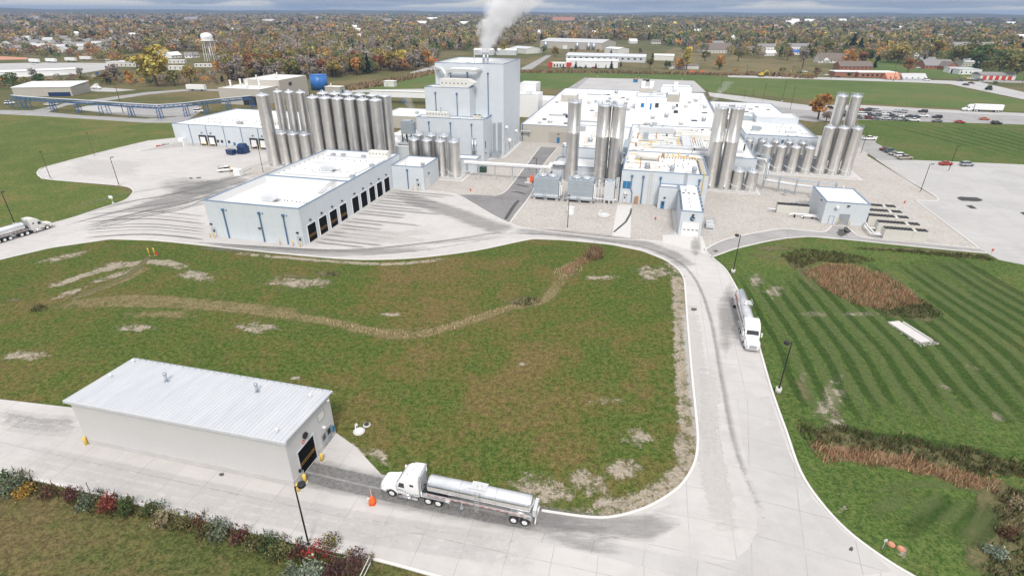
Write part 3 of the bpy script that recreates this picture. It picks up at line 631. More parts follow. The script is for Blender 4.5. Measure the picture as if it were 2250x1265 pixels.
# --- truck wash building at the lower road, standing seam mono-pitch roof
th = PT('wash_building', 'long grey ribbed building with a pale standing seam roof beside the lower road', 'building', -65.6, 39.4)
HN, HF = 7.0, 6.55; u0, u1, v0, v1 = -65.6, -35.6, 39.4, 48.7
w = MB(); w.add([(u0, v0, 0), (u1, v0, 0), (u1, v1, 0), (u0, v1, 0), (u0, v0, HN), (u1, v0, HN), (u1, v1, HF), (u0, v1, HF)], [(0, 1, 5, 4), (1, 2, 6, 5), (2, 3, 7, 6), (3, 0, 4, 7)])
wo = th.part('wall', w, 'wallfg')
b = MB(); b.box(u0-.05, v0-.05, 0, u1+.05, v0, .9); b.box(u1, v0-.05, 0, u1+.05, 41.3, .9); b.box(u1, 44.6, 0, u1+.05, v1, .9); th.part('plinth', b, 'plinth')
r = MB(); o = .35
r.add([(u0-o, v0-o, HN+.02), (u1+o, v0-o, HN+.02), (u1+o, v1+o, HF+.02), (u0-o, v1+o, HF+.02), (u0-o, v0-o, HN+.2), (u1+o, v0-o, HN+.2), (u1+o, v1+o, HF+.2), (u0-o, v1+o, HF+.2)], [(3, 2, 1, 0), (4, 5, 6, 7), (0, 1, 5, 4), (1, 2, 6, 5), (2, 3, 7, 6), (3, 0, 4, 7)])
ro = th.part('roof', r, 'seamroof')
m = MB(); m.box(u0-o-.03, v0-o-.1, HN-.18, u1+o+.03, v0-o, HN+.22); m.box(u0-o, v1+o, HF-.2, u1+o, v1+o+.12, HF+.21); m.box(u1+o, v0-o, HN-.2, u1+o+.08, v0-o+.2, HN+.21); th.part('gutter', m, 'lightgrey', ro)
rail = MB(); rail.tube([(u0, v1+.25, HF+.42), (u1, v1+.25, HF+.42)], .03, 5)
for i in range(31): rail.box(u0+i-.03, v1+.2, HF+.2, u0+i+.03, v1+.3, HF+.42)
th.part('snow_guard', rail, 'galv', ro)
for uu, vv, k in ((-57, 45.6, 1), (-44.3, 46.6, 1)):
    m = MB(); zz = HN-(vv-v0)/9.3*.45+.18; m.cyl(uu, vv, zz, zz+.12, .35, 12); m.cyl(uu, vv, zz+.1, zz+1.1, .16, 10); m.cyl(uu, vv, zz+1.05, zz+1.35, .24, 10); th.part('roof_vent', m, 'galv', ro)
for uu, vv in ((-64.9, 48.2), (-64.7, 44.5), (-37.2, 47.3), (-37.1, 40.4)):
    m = MB(); zz = HN-(vv-v0)/9.3*.45+.18; m.cyl(uu, vv, zz, zz+.4, .1, 8); m.cyl(uu, vv, zz+.35, zz+.5, .17, 8); th.part('pipe_vent', m, 'white', ro)
d = MB(); d.box(u1-.25, 41.0, .05, u1+.03, 44.2, 3.75); dr = th.part('vehicle_door', d, 'void')
m = MB(); m.box(u1, 40.85, .05, u1+.07, 41.0, 3.9); m.box(u1, 44.2, .05, u1+.07, 44.5, 3.9); m.box(u1, 41.0, 3.75, u1+.07, 44.2, 3.9); th.part('door_frame', m, 'lightgrey', dr)
for z_ in (1.55, 1.85): m = MB(); m.box(u1+.03, 41.05, z_, u1+.05, 44.15, z_+.03); th.part('warning_stripe', m, 'stripe', dr)
m = MB(); m.box(u1+.03, 41.05, .12, u1+.06, 44.15, .24); th.part('door_seal', m, 'lightgrey', dr)
def wpanel(name, y0, y1, z0, z1, mat, d=.05, parent=None):
    m = MB(); m.box(u1, y0, z0, u1+d, y1, z1); return th.part(name, m, mat, parent)
wd = wpanel('window', 45.75, 47.0, 4.45, 5.5, 'offwhite'); m = MB()
for a in ((45.67, 4.37, 45.75, 5.58), (47.0, 4.37, 47.08, 5.58), (45.75, 4.37, 47.0, 4.45), (45.75, 5.5, 47.0, 5.58)): m.box(u1, a[0], a[1], u1+.08, a[2], a[3])
th.part('window_frame', m, 'grey', wd)
for y in (45.7, 46.85):
    dd = wpanel('door', y, y+1.0, .05, 2.25, 'galv', .05); g_ = MB(); g_.box(u1+.05, y+.18, 1.2, u1+.065, y+.85, 2.0); th.part('door_window', g_, 'glass', dd)
wpanel('meter_box', 48.0, 48.4, .9, 1.7, 'bluegl', .2); wpanel('meter_pipe', 47.9, 48.0, .2, 2.2, 'galv', .12)
m = MB(); m.lathe((u1+.1, 42.8, 4.9), 0, [(.42, -.1), (.46, .12), (.25, .22)], 6, False, 'x'); th.part('wall_lamp', m, 'black')
for y, z in ((48.0, 6.0), (46.4, 3.0)): m = MB(); m.box(u1, y-.12, z, u1+.4, y+.12, z+.2); m.box(u1, y-.05, z-.15, u1+.1, y+.05, z); th.part('security_camera', m, 'white')
m = MB(); m.lathe((u1+.03, 42.4, 4.25), 0, [(.25, -.03), (.25, .02)], 16, False, 'x'); sg = th.part('round_sign', m, 'red'); m = MB(); m.box(u1+.05, 42.25, 4.2, u1+.062, 42.55, 4.3); th.part('sign_bar', m, 'white', sg)
m = MB(); m.box(u1, 40.55, 1.15, u1+.2, 40.8, 1.5); th.part('door_switch', m, 'black')

# --- tanker garage with nine doors
th = PT('tanker_garage', 'pale blue grey garage with nine black doors and a white flat roof', 'building', -101.5, 105.2)
block(th, -101.5, 105.2, -75.9, 128.6, 9.25, par=2.0, names=('front_wall', 'front_roof', 'front_coping'))
block(th, -101.5, 128.62, -75.9, 161.0, 9.25, par=.9, names=('rear_wall', 'rear_roof', 'rear_coping'))
for i, v in enumerate(DOORV):
    m = MB(); m.box(-76.0, v-1.75, .05, -75.86, v+1.75, 4.3); dr = th.part('vehicle_door', m, 'void')
    m = MB()
    for a, b2, c, d in ((v-1.92, .05, v-1.75, 4.45), (v+1.75, .05, v+1.92, 4.45), (v-1.75, 4.3, v+1.75, 4.45)): m.box(-75.9, a, b2, -75.80, c, d)
    th.part('door_frame', m, 'white', dr)
    if i < 4:
        for z_ in (1.3, 1.7): m = MB(); m.box(-75.86, v-1.7, z_, -75.845, v+1.7, z_+.06); th.part('warning_stripe', m, 'stripe', dr)
    lamp_box(th, -75.9, v-.2, 5.35, 'r')
for u in (-96.5, -86.6, -80.2): spout(th, u, 105.2, 7.6); m = MB(); m.box(u+.75, 105.0, 7.2, u+1.0, 105.18, 7.45); th.part('overflow_scupper', m, 'blue')
for u in (-100.6, -76.9):
    fdoor(th, u-.5, u+.5, 2.2, 105.2, 'lightgrey', glass=(u-.25, 1.2, u+.3, 1.9)); lamp_box(th, u-.3, 105.2, 3.3)
lamp_box(th, -87.3, 105.2, 3.5)
def ahu(th, u0, v0, z, l, w, h, hood=True, mat='lightgrey'):
    m = MB(); m.box(u0, v0, z+.25, u0+l, v0+w, z+.25+h); m.box(u0+.1, v0+.1, z, u0+l-.1, v0+w-.1, z+.25); un = th.part('air_handling_unit', m, mat)
    if hood: k = MB(); k.add([(u0+l, v0, z+.5), (u0+l+1, v0, z+h*.85), (u0+l, v0, z+.25+h), (u0+l, v0+w, z+.5), (u0+l+1, v0+w, z+h*.85), (u0+l, v0+w, z+.25+h)], [(0, 1, 2), (5, 4, 3), (1, 4, 5, 2), (0, 3, 4, 1)]); th.part('intake_hood', k, mat, un)
    return un
ahu(th, -91.6, 113, 7.25, 3.2, 2.2, 1.1); ahu(th, -90.6, 139, 8.35, 3.6, 2.2, 1.0)
un = ahu(th, -84.5, 157.2, 8.35, 6.4, 2.2, 1.9, False, 'offwhite')
for k in range(6): m = MB(); m.cbox(-84.0+k*1.1, 157.19, 9.6, .28, .06, .28); th.part('port_hole', m, 'dark', un)
m = MB(); m.cyl(-81.3, 158, 8.35, 12.0, .1, 8); m.cyl(-81.3, 158, 11.6, 12.1, .2, 8); th.part('exhaust_pipe', m, 'galv')
for u, v, z in [(-86.5+k*1.15+rr.uniform(-.3, .3), 115-k*.1, 7.25) for k in range(9)]+[(-100.6, 131+k*2.6, 8.35) for k in range(11)]+[(-99.7+k*2.1, 152.5, 8.35) for k in range(11)]+[(-96+k*2.3, 139.5, 8.35) for k in range(8)]:
    m = MB(); m.cyl(u, v, z, z+.26, .11, 8); th.part('roof_vent', m, 'dark')
m = MB(); m.tube([(-99, 133.5, 8.6), (-79.5, 133.5, 8.6), (-78.2, 150, 8.6), (-78.2, 156, 8.6)], .12, 6); m.tube([(-99, 156, 8.6), (-84, 156, 8.6)], .12, 6); m.tube([(-98.5, 147, 8.6), (-92, 147, 8.6)], .1, 6); m.tube([(-92.5, 137.2, 8.55), (-86, 137.2, 8.55), (-86, 142.3, 8.55)], .12, 6); th.part('roof_conduit', m, 'lightgrey')
for u, v in ((-96.5, 156.4), (-93.2, 156.8), (-78.4, 147), (-78.0, 134.5), (-86.0, 156.5)): m = MB(); m.box(u-.6, v-.5, 8.35, u+.6, v+.5, 9.25); m.box(u-.8, v-.6, 8.9, u+.8, v+.6, 9.0); th.part('roof_fan', m, 'galv')
m = MB()                                     # stair up the step in the roof
for s in (-.5, .5): m.tube([(-81.2+s, 122.5, 7.3), (-79.8+s, 128.6, 9.5)], .08, 6); m.tube([(-79.8+s, 128.6, 10.2), (-79.4+s, 130.2, 10.2)], .04, 5)
for k in range(14): t = k/13; m.box(-81.7+1.4*t, 122.5+6.1*t-.1, 7.3+2.2*t, -80.7+1.4*t, 122.5+6.1*t+.1, 7.36+2.2*t)
th.part('roof_stair', m, 'grey')
for u, v in ((-97.6, 106.2), (-77.4, 106.2), (-76.8, 106.6)): m = MB(); m.cyl(u, v, 7.25, 10.0, .055, 6); th.part('antenna', m, 'galv')

th = PT('garage_annex', 'small pale blue flat roofed annex joined to the garage end', 'building', -75.86, 154.6)
block(th, -75.86, 154.6, -65.3, 167.5, 7.2, par=.8)
spout(th, -70.6, 154.6, 6.3); fdoor(th, -67.7, -66.8, 2.1, 154.6, 'lightgrey', glass=(-67.5, 1.2, -67.0, 1.9)); lamp_box(th, -67.4, 154.6, 3.2)
m = MB(); m.box(-65.32, 156.2, .05, -65.24, 159.4, 3.1); d = th.part('roller_door', m, 'offwhite'); lamp_box(th, -65.3, 158.5, 4.4, 'r')
m = MB(); m.cyl(-67, 158.5, 6.4, 7.2, .55, 12); m.cyl(-67, 158.5, 7.2, 7.5, .75, 12); th.part('roof_fan', m, 'grey'); m = MB(); m.cyl(-72.2, 157, 6.4, 8.6, .08, 6); th.part('vent_pipe', m, 'grey')

# --- dock warehouse on the far left of the yard
th = PT('dock_warehouse', 'long pale grey warehouse with white roof and truck docks behind the yard', 'building', -188.3, 189.3)
block(th, -188.3, 189.3, -128, 228, 8.6, par=.35)
m = MB(); m.box(-188.2, 189.2, 0, -128, 189.28, 1.2); th.part('plinth', m, 'plinth')
for u in (-180.3, -172.4, -164.3, -156.3, -148.5, -140.5): m = MB(); m.box(u-.1, 189.17, .1, u+.1, 189.29, 8.4); th.part('downspout', m, 'blue')
for u in (-174.8, -170.6, -151.1, -147.0):
    m = MB(); m.box(u-1.8, 189.05, .6, u+1.8, 189.29, 4.6); dk = th.part('dock_shelter', m, 'dark'); m = MB(); m.box(u-1.15, 188.95, 1.2, u+1.15, 189.1, 3.9); th.part('dock_door', m, 'white', dk)
    m = MB(); m.box(u-1.35, 188.9, .6, u-1.15, 189.06, 2.2); m.box(u+1.15, 188.9, .6, u+1.35, 189.06, 2.2); th.part('dock_bumper', m, 'yellow', dk); lamp_box(th, u, 189.3, 5.6)
for u in (-168, -166.1, -162.8): m = MB(); m.box(u-.5, 189.2, 2.0, u+.5, 189.29, 3.1); th.part('window', m, 'glass')
fdoor(th, -160.9, -159.9, 2.4, 189.3, 'bluegl'); m = MB(); m.box(-185.5, 187.2, .05, -183, 189.25, 3.2); th.part('entrance_porch', m, 'white')
un = ahu(th, -152, 199, 8.25, 9, 3, 2.0, False, 'offwhite'); m = MB()
for k in range(8): m.cyl(-151.4+k*1.1, 199.0, 8.25, 9.4, .07, 5)
th.part('unit_legs', m, 'dark', un); ahu(th, -163, 196, 8.25, 2, 1.5, .8, False, 'grey')
for k in range(30): m = MB(); m.cyl(-184+k*1.3+rr.uniform(-.4, .4), 203-rr.choice((0, 0, 6))+rr.uniform(-.6, .6), 8.25, 8.6, .13, 6); th.part('roof_vent', m, 'dark')

# --- drying tower: three stepped volumes
th = PT('drying_tower', 'tall stepped pale grey windowless tower with white roof and stacks', 'tower', -83, 192)
block(th, -78.5, 203.5, -52.4, 230.5, 33, par=.9, names=('tower_wall', 'tower_roof', 'tower_coping'))
block(th, -80.3, 196.6, -63.2, 203.46, 25.3, par=.7, names=('middle_wall', 'middle_roof', 'middle_coping'))
block(th, -82.4, 192.0, -57.0, 196.56, 15.4, par=.5, names=('low_front_wall', 'low_roof', 'low_coping'))
w = MB(); w.box(-63.16, 196.6, 0, -57.0, 203.46, 14.9); w.box(-82.4, 196.6, 0, -80.34, 203.46, 14.9); th.part('low_side_wall', w, 'wall')
k = MB(); k.box(-57.3, 196.6, 14.9, -56.96, 203.46, 15.48); th.part('low_side_coping', k, 'trim')
for u in (-72.5, -66.0, -58.2): spout(th, u, 203.5, 30, 25.5 if u < -63 else 15.2)
for u in (-76.2, -68.0): spout(th, u, 196.6, 23.6, 15.2)
for u in (-77.6, -69.3): spout(th, u, 192, 14.0)
spout(th, -61.3, 192, 13.9, .05, 8.5)
# wedge of louvres, duct and equipment
un = ahu(th, -74.8, 198.2, 24.6, 10.5, 3.6, 3.2, False, 'offwhite')
for k in range(7): m = MB(); m.cbox(-74.0+k*1.5, 198.19, 26.4, .38, .06, .4); th.part('port_hole', m, 'dark', un)
k = MB(); k.add([(-64.3, 198.2, 25.2), (-61.6, 198.6, 27.0), (-64.3, 198.2, 28.0), (-64.3, 201.8, 25.2), (-61.6, 201.4, 27.0), (-64.3, 201.8, 28.0)], [(0, 1, 2), (5, 4, 3), (1, 4, 5, 2), (0, 3, 4, 1)]); th.part('intake_hood', k, 'offwhite', un)
m = MB(); m.tube(spline([(-73.6, 200, 28), (-73.7, 200, 29.6), (-74.2, 200.4, 30.6), (-75.6, 201.2, 31), (-77, 202, 31), (-78, 203.3, 30.9)], 4) if False else [(-73.4, 200, 27.8), (-73.4, 200, 29.2), (-73.8, 200.2, 30.3), (-74.8, 200.8, 31.0), (-76.4, 201.5, 31.2), (-77.3, 202.6, 31.0), (-77.5, 203.6, 30.6)], .75, 14); th.part('exhaust_duct', m, 'alum')
m = MB(); m.tube([(-72.3, 201, 29.2), (-72.2, 201, 30.2), (-71.5, 201, 30.9), (-70.4, 201, 31.1), (-62.5, 201.2, 31.1), (-61.2, 201.8, 31.1), (-60.9, 202.8, 31.1), (-60.9, 203.6, 31.1)], .72, 14); m.tube([(-72.3, 201, 28), (-72.3, 201, 29.4)], .35, 8); th.part('supply_duct', m, 'alum')
un = ahu(th, -79.2, 193.4, 14.9, 8.4, 2.2, 1.9, False, 'offwhite')
for k in range(7): m = MB(); m.cbox(-78.6+k*1.15, 193.39, 16.2, .34, .06, .34); th.part('port_hole', m, 'dark', un)
m = MB(); m.cyl(-73.5, 194, 17, 18.6, .15, 8); m.cyl(-73.5, 194, 18.4, 18.7, .25, 8); th.part('vent_pipe', m, 'grey')
un = ahu(th, -61.4, 194.0, 14.9, 3.0, 1.9, 1.3, False, 'beige')
m = MB(); [m.cyl(-60.7+k*1.5, 194.9, 16.44, 16.6, .6, 14) for k in (0, 1)]; th.part('fan_guard', m, 'dark', un)
m = MB(); m.cyl(-66.2, 193.5, 14.9, 15.9, .35, 10); m.cyl(-63.6, 193.9, 14.9, 15.6, .3, 10); th.part('roof_drain_vent', m, 'lightgrey')
for u, v, r in ((-60.8, 207.6, .5), (-59.6, 208.2, .4), (-61.6, 209, .28)):
    m = MB(); m.cyl(u, v, 32.1, 36.2 if r > .3 else 38, r, 12); m.cyl(u, v, 36.2, 36.5, r*1.1, 12); th.part('chimney_stack', m, 'galv')
m = MB(); m.cyl(-60.5, 210.6, 32.1, 39.5, .12, 6); m.cyl(-64.2, 206.5, 32.1, 36, .1, 6); th.part('mast', m, 'galv')
m = MB(); m.box(-67.5, 206.3, 32.1, -66, 207.6, 33.2); m.cyl(-63, 206.6, 32.1, 33, .4, 10); th.part('roof_box', m, 'lightgrey')
for v, z, r in ((206.5, 10.5, .55), (211.3, 4.6, .85), (222.5, 6.2, .5)):
    m = MB(); m.lathe((-52.4, v, z), 0, [(r, -.05), (r, .55), (r*.85, .9), (r*.3, 1.1)], 14, True, 'x'); th.part('wall_vent', m, 'white')
for v in (206, 213, 217, 222, 226): m = MB(); m.box(-52.42, v-.1, .5, -52.2, v+.1, 2.6+(v % 3)); th.part('wall_conduit', m, 'grey')
m = MB(); m.box(-56.6, 203.2, 1.2, -55.5, 203.52, 12.4); m.box(-54.6, 203.2, 1.6, -53.1, 203.52, 12.8); lv = th.part('wall_louvre', m, 'grey')
m = MB(); [m.box(-54.55, 203.12, 2+k*.5, -53.15, 203.2, 2.12+k*.5) for k in range(21)]; [m.box(-56.55, 203.12, 1.6+k*.5, -55.55, 203.2, 1.72+k*.5) for k in range(21)]; th.part('louvre_blade', m, 'galv', lv)
m = MB(); m.box(-56.2, 199.7, .05, -53.2, 202.6, 2.2); th.part('plant_cabinet', m, 'galv')
m = MB(); m.box(-57.0, 194.0, 4.9, -56.94, 195.2, 7.4); th.part('window', m, 'bluegl'); lamp_box(th, -57.0, 194.3, 3.2, 'r')
m = MB()
for u in (-60.9, -59.9): m.cyl(u, 191.2, 0, 8.6, .32, 10); m.lathe(u, 191.2, [(.32, 8.6), (.2, 9.1), (0, 9.3)], 10)
for z in (2, 4.4, 6.6): m.box(-61.3, 190.8, z, -59.5, 191.7, z+.1)
th.part('ladder_cage', m, 'galv')
m = MB(); m.add([(-57, 196, .1), (-52.4, 230.5, .1), (-52.4, 203.4, .1)], [(0, 1, 2)]) if False else None
sheet('tower_walk', [W(*p) for p in ((-56.9, 196), (-51.2, 202.0), (-51.2, 231), (-52.4, 231), (-52.4, 203.5), (-56.9, 203.4))], .06, 'slab')

# --- main processing plant: a cluster of flat roofed blocks
th = PT('processing_plant', 'sprawling low processing plant with white flat roofs full of pipes and rooftop units', 'factory', -52.4, 232.6)
block(th, -52.36, 232.65, 30.5, 358, 7.1, 'beigewall', 'roof', par=.3, names=('west_hall_wall', 'west_hall_roof', 'west_hall_coping'))
block(th, 30.54, 262.0, 61, 317, 8, 'darkbeige', 'roof', par=.3, names=('east_hall_wall', 'east_hall_roof', 'east_hall_coping'))
block(th, -28, 190, -6.04, 232.61, 8, 'wall', 'roofdirty', par=.5, names=('tank_side_wall', 'tank_side_roof', 'tank_side_coping'))
block(th, -29, 178, -7.5, 189.96, 4.5, 'wall', 'roof', par=.4, names=('lean_to_wall', 'lean_to_roof', 'lean_to_coping'))
block(th, -6, 183.04, 34.5, 232.61, 9.2, 'wall', 'roofdirty', par=.5, names=('core_wall', 'core_roof', 'core_coping'))
block(th, 34.54, 213, 58.5, 261.9, 11, 'wall', 'roof', par=.5, names=('east_wing_wall', 'east_wing_roof', 'east_wing_coping'))
block(th, 37, 208.6, 60.5, 212.96, 4.6, 'wall', 'roof', par=.3, names=('low_gallery_wall', 'low_gallery_roof', 'low_gallery_coping'))
block(th, -5.6, 157.8, 18.2, 183.0, 9.6, 'wall', 'roofdirty', par=.5, names=('front_block_wall', 'front_block_roof', 'front_block_coping'))
for u, j in ((-2.6, 3.2), (.6, None), (5.4, None), (15.9, None)): spout(th, u, 157.8, 8.3, .05 if u < 5 else 6.6, j)
m = MB(); m.box(2.3, 157.6, 0, 2.6, 157.79, 9.4); m.box(3.0, 157.6, 0, 3.15, 157.79, 9.4); th.part('expansion_joint', m, 'beige')
m = MB(); m.box(-5.0, 157.7, 4.25, -2.85, 157.79, 6.4); wd = th.part('window', m, 'bluegl'); m = MB(); m.box(-3.98, 157.66, 4.25, -3.88, 157.7, 6.4); m.box(-5.0, 157.66, 5.2, -2.85, 157.7, 5.28) if False else None; th.part('window_bar', m, 'galv', wd)
m = MB(); m.lathe((-4.1, 157.7, 2.75), 0, [(.42, .3), (.42, -.1), (.25, -.25)], 12, True, 'y'); m.box(-3.6, 157.4, 2.6, -3.1, 157.78, 2.9); th.part('wall_vent', m, 'offwhite')
fdoor(th, -4.55, -3.65, 2.1, 157.8, 'wall', glass=(-4.3, 1.2, -3.9, 1.8)); m = MB(); m.box(-1.2, 157.1, .1, -.2, 157.78, 2.2); th.part('meter_cabinet', m, 'rust', label='tan brown metal cabinet on the front wall')
m = MB(); m.tube([(16.9, 157.6, 9.8), (16.9, 157.6, 3.2)], .11, 6); m.tube([(16.9, 157.6, 9.8), (16.9, 171, 9.6), (15.5, 178.6, 9.5), (4, 178.6, 9.5)], .11, 6); th.part('gas_pipe', m, 'yellow')
m = MB()
for uu in (11.9, 12.5): m.tube([(uu, 157.55, 6.4), (uu, 157.55, 10.6)], .05, 5)
for k in range(11): m.box(11.9, 157.5, 6.5+k*.38, 12.5, 157.56, 6.56+k*.38)
th.part('wall_ladder', m, 'galv')
for u, v, r in ((1.3, 163.0, .8), (8.3, 161.4, .75), (14.4, 161.2, .75)):
    m = MB(); m.cyl(u, v, 9.1, 9.9, r*.8, 14); m.lathe(u, v, [(r, 9.9), (r, 10.3), (r*.7, 10.7), (r*.7, 10.9)], 14); th.part('roof_fan', m, 'ctank')
m = MB(); m.cyl(-.7, 162.4, 9.1, 12.2, .12, 8); m.cyl(-.7, 162.4, 12, 12.4, .18, 8); m.cyl(8.9, 166, 9.1, 12.8, .05, 6); m.cyl(4.5, 172, 9.1, 11, .12, 8); th.part('vent_pipe', m, 'rust')
m = MB(); m.lathe((-2.5, 173, 10.4), 0, [(.0, 0), (1.0, .3), (1.0, 6.8), (.6, 7.2)], 14, True, 'x'); th.part('insulated_duct', m, 'offwhite'); m = MB(); m.tube([(-4.8, 168, 9.8), (4.2, 168, 9.8)], .22, 8); th.part('steam_pipe', m, 'white')
m = MB()
for k in range(20): m.box(1+k*.85, 177.4, 9.1, 1.25+k*.85, 177.65, 9.4)
for k in range(11): m.box(15.9, 160+k*1.6, 9.1, 16.3, 160.35+k*1.6, 9.35)
for k in range(14): m.box(rr.uniform(3, 15), rr.uniform(164, 176), 9.1, 0, 0, 0) if False else m.cyl(rr.uniform(3, 15), rr.uniform(164, 176), 9.1, 9.4, .13, 6)
th.part('pipe_block', m, 'dark')
m = MB()
for k in range(4): m.tube([(16.6+k*.33, 159, 9.55), (16.6+k*.33, 178, 9.55)], .1, 6)
th.part('pipe_bundle', m, 'lightgrey')
for i in range(26):
    m = MB(); u, v = (rr.uniform(-5, 4), rr.uniform(160, 181)) if i < 14 else (rr.uniform(4, 17), rr.uniform(176, 182)); k = i % 3
    if k == 0: m.tube([(u, v, 9.4), (u+rr.uniform(1, 4), v, 9.4)], .1, 6)
    elif k == 1: m.cbox(u, v, 9.1, rr.uniform(.4, 1.3), rr.uniform(.4, .9), rr.uniform(.3, .9))
    else: m.cyl(u, v, 9.1, 9.1+rr.uniform(.5, 1.6), rr.uniform(.08, .2), 7)
    th.part('roof_fitting', m, rr.choice(('rust', 'offwhite', 'lightgrey', 'beige', 'galv', 'grey', 'yellow')))
m = MB(); [m.tube([(-5.45-.0*k, 158.2+k*.4, 9.8+.25*k), (-5.45, 182, 9.8+.25*k)], .09, 6) for k in range(4)]; th.part('edge_pipe', m, 'bluegl')
for i in range(46):
    m = MB(); u, v = rr.uniform(-50, 28), rr.uniform(236, 340); k = rr.random()
    if -9 < u < 10 and 283 < v < 304: continue
    if k < .45: m.cbox(u, v, 6.8, rr.uniform(.8, 2.4), rr.uniform(.8, 2.0), rr.uniform(.4, 1.3))
    elif k < .7: m.tube([(u, v, 7.1), (u+rr.uniform(3, 10), v, 7.1)], .12, 6)
    else: m.cbox(u, v, 6.8, rr.uniform(1, 3.5), rr.uniform(.5, 1.6), .12, rr.uniform(0, .4))
    th.part('roof_fitting', m, rr.choice(('galv', 'lightgrey', 'offwhite', 'grey', 'dark', 'beige')))
# roof equipment of the core: a tangle of insulated pipes on sleepers
zr = 8.7
for i in range(15):
    m = MB(); v = 184.5+i*3.1+rr.uniform(-.6, .6); a = rr.uniform(-5, 4); b2 = a+rr.uniform(10, 26)
    m.tube([(a, v, zr+.6), (min(b2, 33), v, zr+.6), (min(b2, 33), v+rr.uniform(-2.5, 2.5), zr+.6)], rr.choice((.14, .2, .28, .36)), 8)
    for k in range(int((b2-a)/2.4)): m.box(a+.6+k*2.4, v-.25, zr, a+.9+k*2.4, v+.25, zr+.35)
    th.part('roof_pipe', m, rr.choice(('white', 'white', 'offwhite', 'lightgrey', 'alum')))
for i in range(9):
    m = MB(); u = -5+i*4.2+rr.uniform(-1, 1); a = rr.uniform(184, 205); b2 = min(231, a+rr.uniform(8, 24)); m.tube([(u, a, zr+.95), (u, b2, zr+.95)], rr.choice((.1, .16, .22)), 7); th.part('roof_pipe', m, rr.choice(('white', 'offwhite', 'rust', 'yellow', 'lightgrey')))
m = MB()                                                                         # U shaped duct round a pipe well
m.box(3, 188.5, zr, 31, 191.5, zr+1.5); th.part('air_duct', m, 'lightgrey'); m = MB(); m.box(12.3, 191.6, zr, 15, 208, zr+1.6); th.part('air_duct', m, 'lightgrey'); m = MB(); m.box(12.3, 208.1, zr, 27, 210.6, zr+2.2); th.part('air_duct', m, 'offwhite')
m = MB(); [m.tube([(15.6+k*.8, 192.5, zr+.9), (15.6+k*.8, 206, zr+.9)], .2, 7) for k in range(6)]; [m.box(15.3, 193+k*2, zr, 20, 193.3+k*2, zr+.6) for k in range(6)]; th.part('pipe_bundle', m, 'white')
m = MB(); m.tube([(-4, 185.6, zr+.9), (31, 185.6, zr+.9)], .5, 10); th.part('main_pipe', m, 'white'); m = MB(); m.tube([(15, 184.9, zr+.8), (15, 184.9, zr+2.6), (18.6, 184.9, zr+2.6), (18.6, 184.9, zr+.8), (31, 184.9, zr+.8)], .32, 10); th.part('main_pipe', m, 'white')
ahu(th, -2.5, 214.5, zr, 12, 2.6, 2.5, True, 'lightgrey'); ahu(th, 10.5, 214.5, zr, 7, 2.4, 1.6, False, 'offwhite'); ahu(th, -1, 203, zr, 1.8, 2.6, 2.6, False, 'ctank'); ahu(th, -2.6, 192.5, zr, 3, 2.0, 1.2, False, 'offwhite'); ahu(th, 20, 217, zr, 8, 2.6, 1.5, False, 'white'); ahu(th, 27.5, 211, zr, 3.5, 3, 3.4, False, 'wall')
for i in range(28):
    m = MB(); u, v = rr.uniform(-5, 33), rr.uniform(185, 231); k = rr.random()
    if k < .4: m.cyl(u, v, zr, zr+rr.uniform(.6, 2.2), rr.uniform(.15, .35), 8)
    elif k < .8: m.cbox(u, v, zr, rr.uniform(.6, 1.6), rr.uniform(.5, 1.2), rr.uniform(.5, 1.3))
    else: m.cyl(u, v, zr, zr+.9, .5, 12); m.cyl(u, v, zr+.9, zr+1.1, .7, 12)
    th.part('roof_fitting', m, rr.choice(('galv', 'lightgrey', 'offwhite', 'grey', 'rust', 'dark')))
m = MB()                                                                         # steel frame and pipes at the corner beside the tanks
for u in (-6.6, -5.2): 
    for v in (176, 182, 188): m.box(u-.08, v-.08, 0, u+.08, v+.08, 12.2)
for z in (8, 10, 12): m.box(-6.7, 176, z, -5.1, 188.1, z+.12)
th.part('pipe_tower', m, 'ctank'); m = MB(); [m.tube([(-6.4+k*.35, 170, 8.2+k*.5), (-6.4+k*.35, 189, 8.2+k*.5), (-6.4+k*.35, 189, 10.5)], .11, 6) for k in range(5)]; th.part('pipe_bundle', m, 'white')
for i in range(10): m = MB(); u = -5+rr.uniform(0, 5); m.tube([(u, 186+i*3.4, zr+.5), (u+rr.uniform(2, 7), 186+i*3.4, zr+.5)], .12, 6); th.part('process_pipe', m, rr.choice(('rust', 'yellow', 'beige', 'white')))
for i in range(60):
    m = MB(); u, v = (rr.uniform(-5.2, 12), rr.uniform(186, 231)) if i < 44 else (rr.uniform(20, 33), rr.uniform(192, 231)); k = rr.random()
    if k < .5: m.cbox(u, v, zr, rr.uniform(.3, 1.1), rr.uniform(.3, .9), rr.uniform(.3, 1.0))
    elif k < .75: m.tube([(u, v, zr+.3), (u+rr.uniform(1, 5), v, zr+.3), (u+5, v+rr.uniform(-2, 2), zr+.3)], .1, 6)
    else: m.cyl(u, v, zr, zr+rr.uniform(.5, 1.8), rr.uniform(.1, .3), 8)
    th.part('roof_bracket', m, rr.choice(('galv', 'lightgrey', 'grey', 'beige', 'rust', 'dark', 'offwhite')))
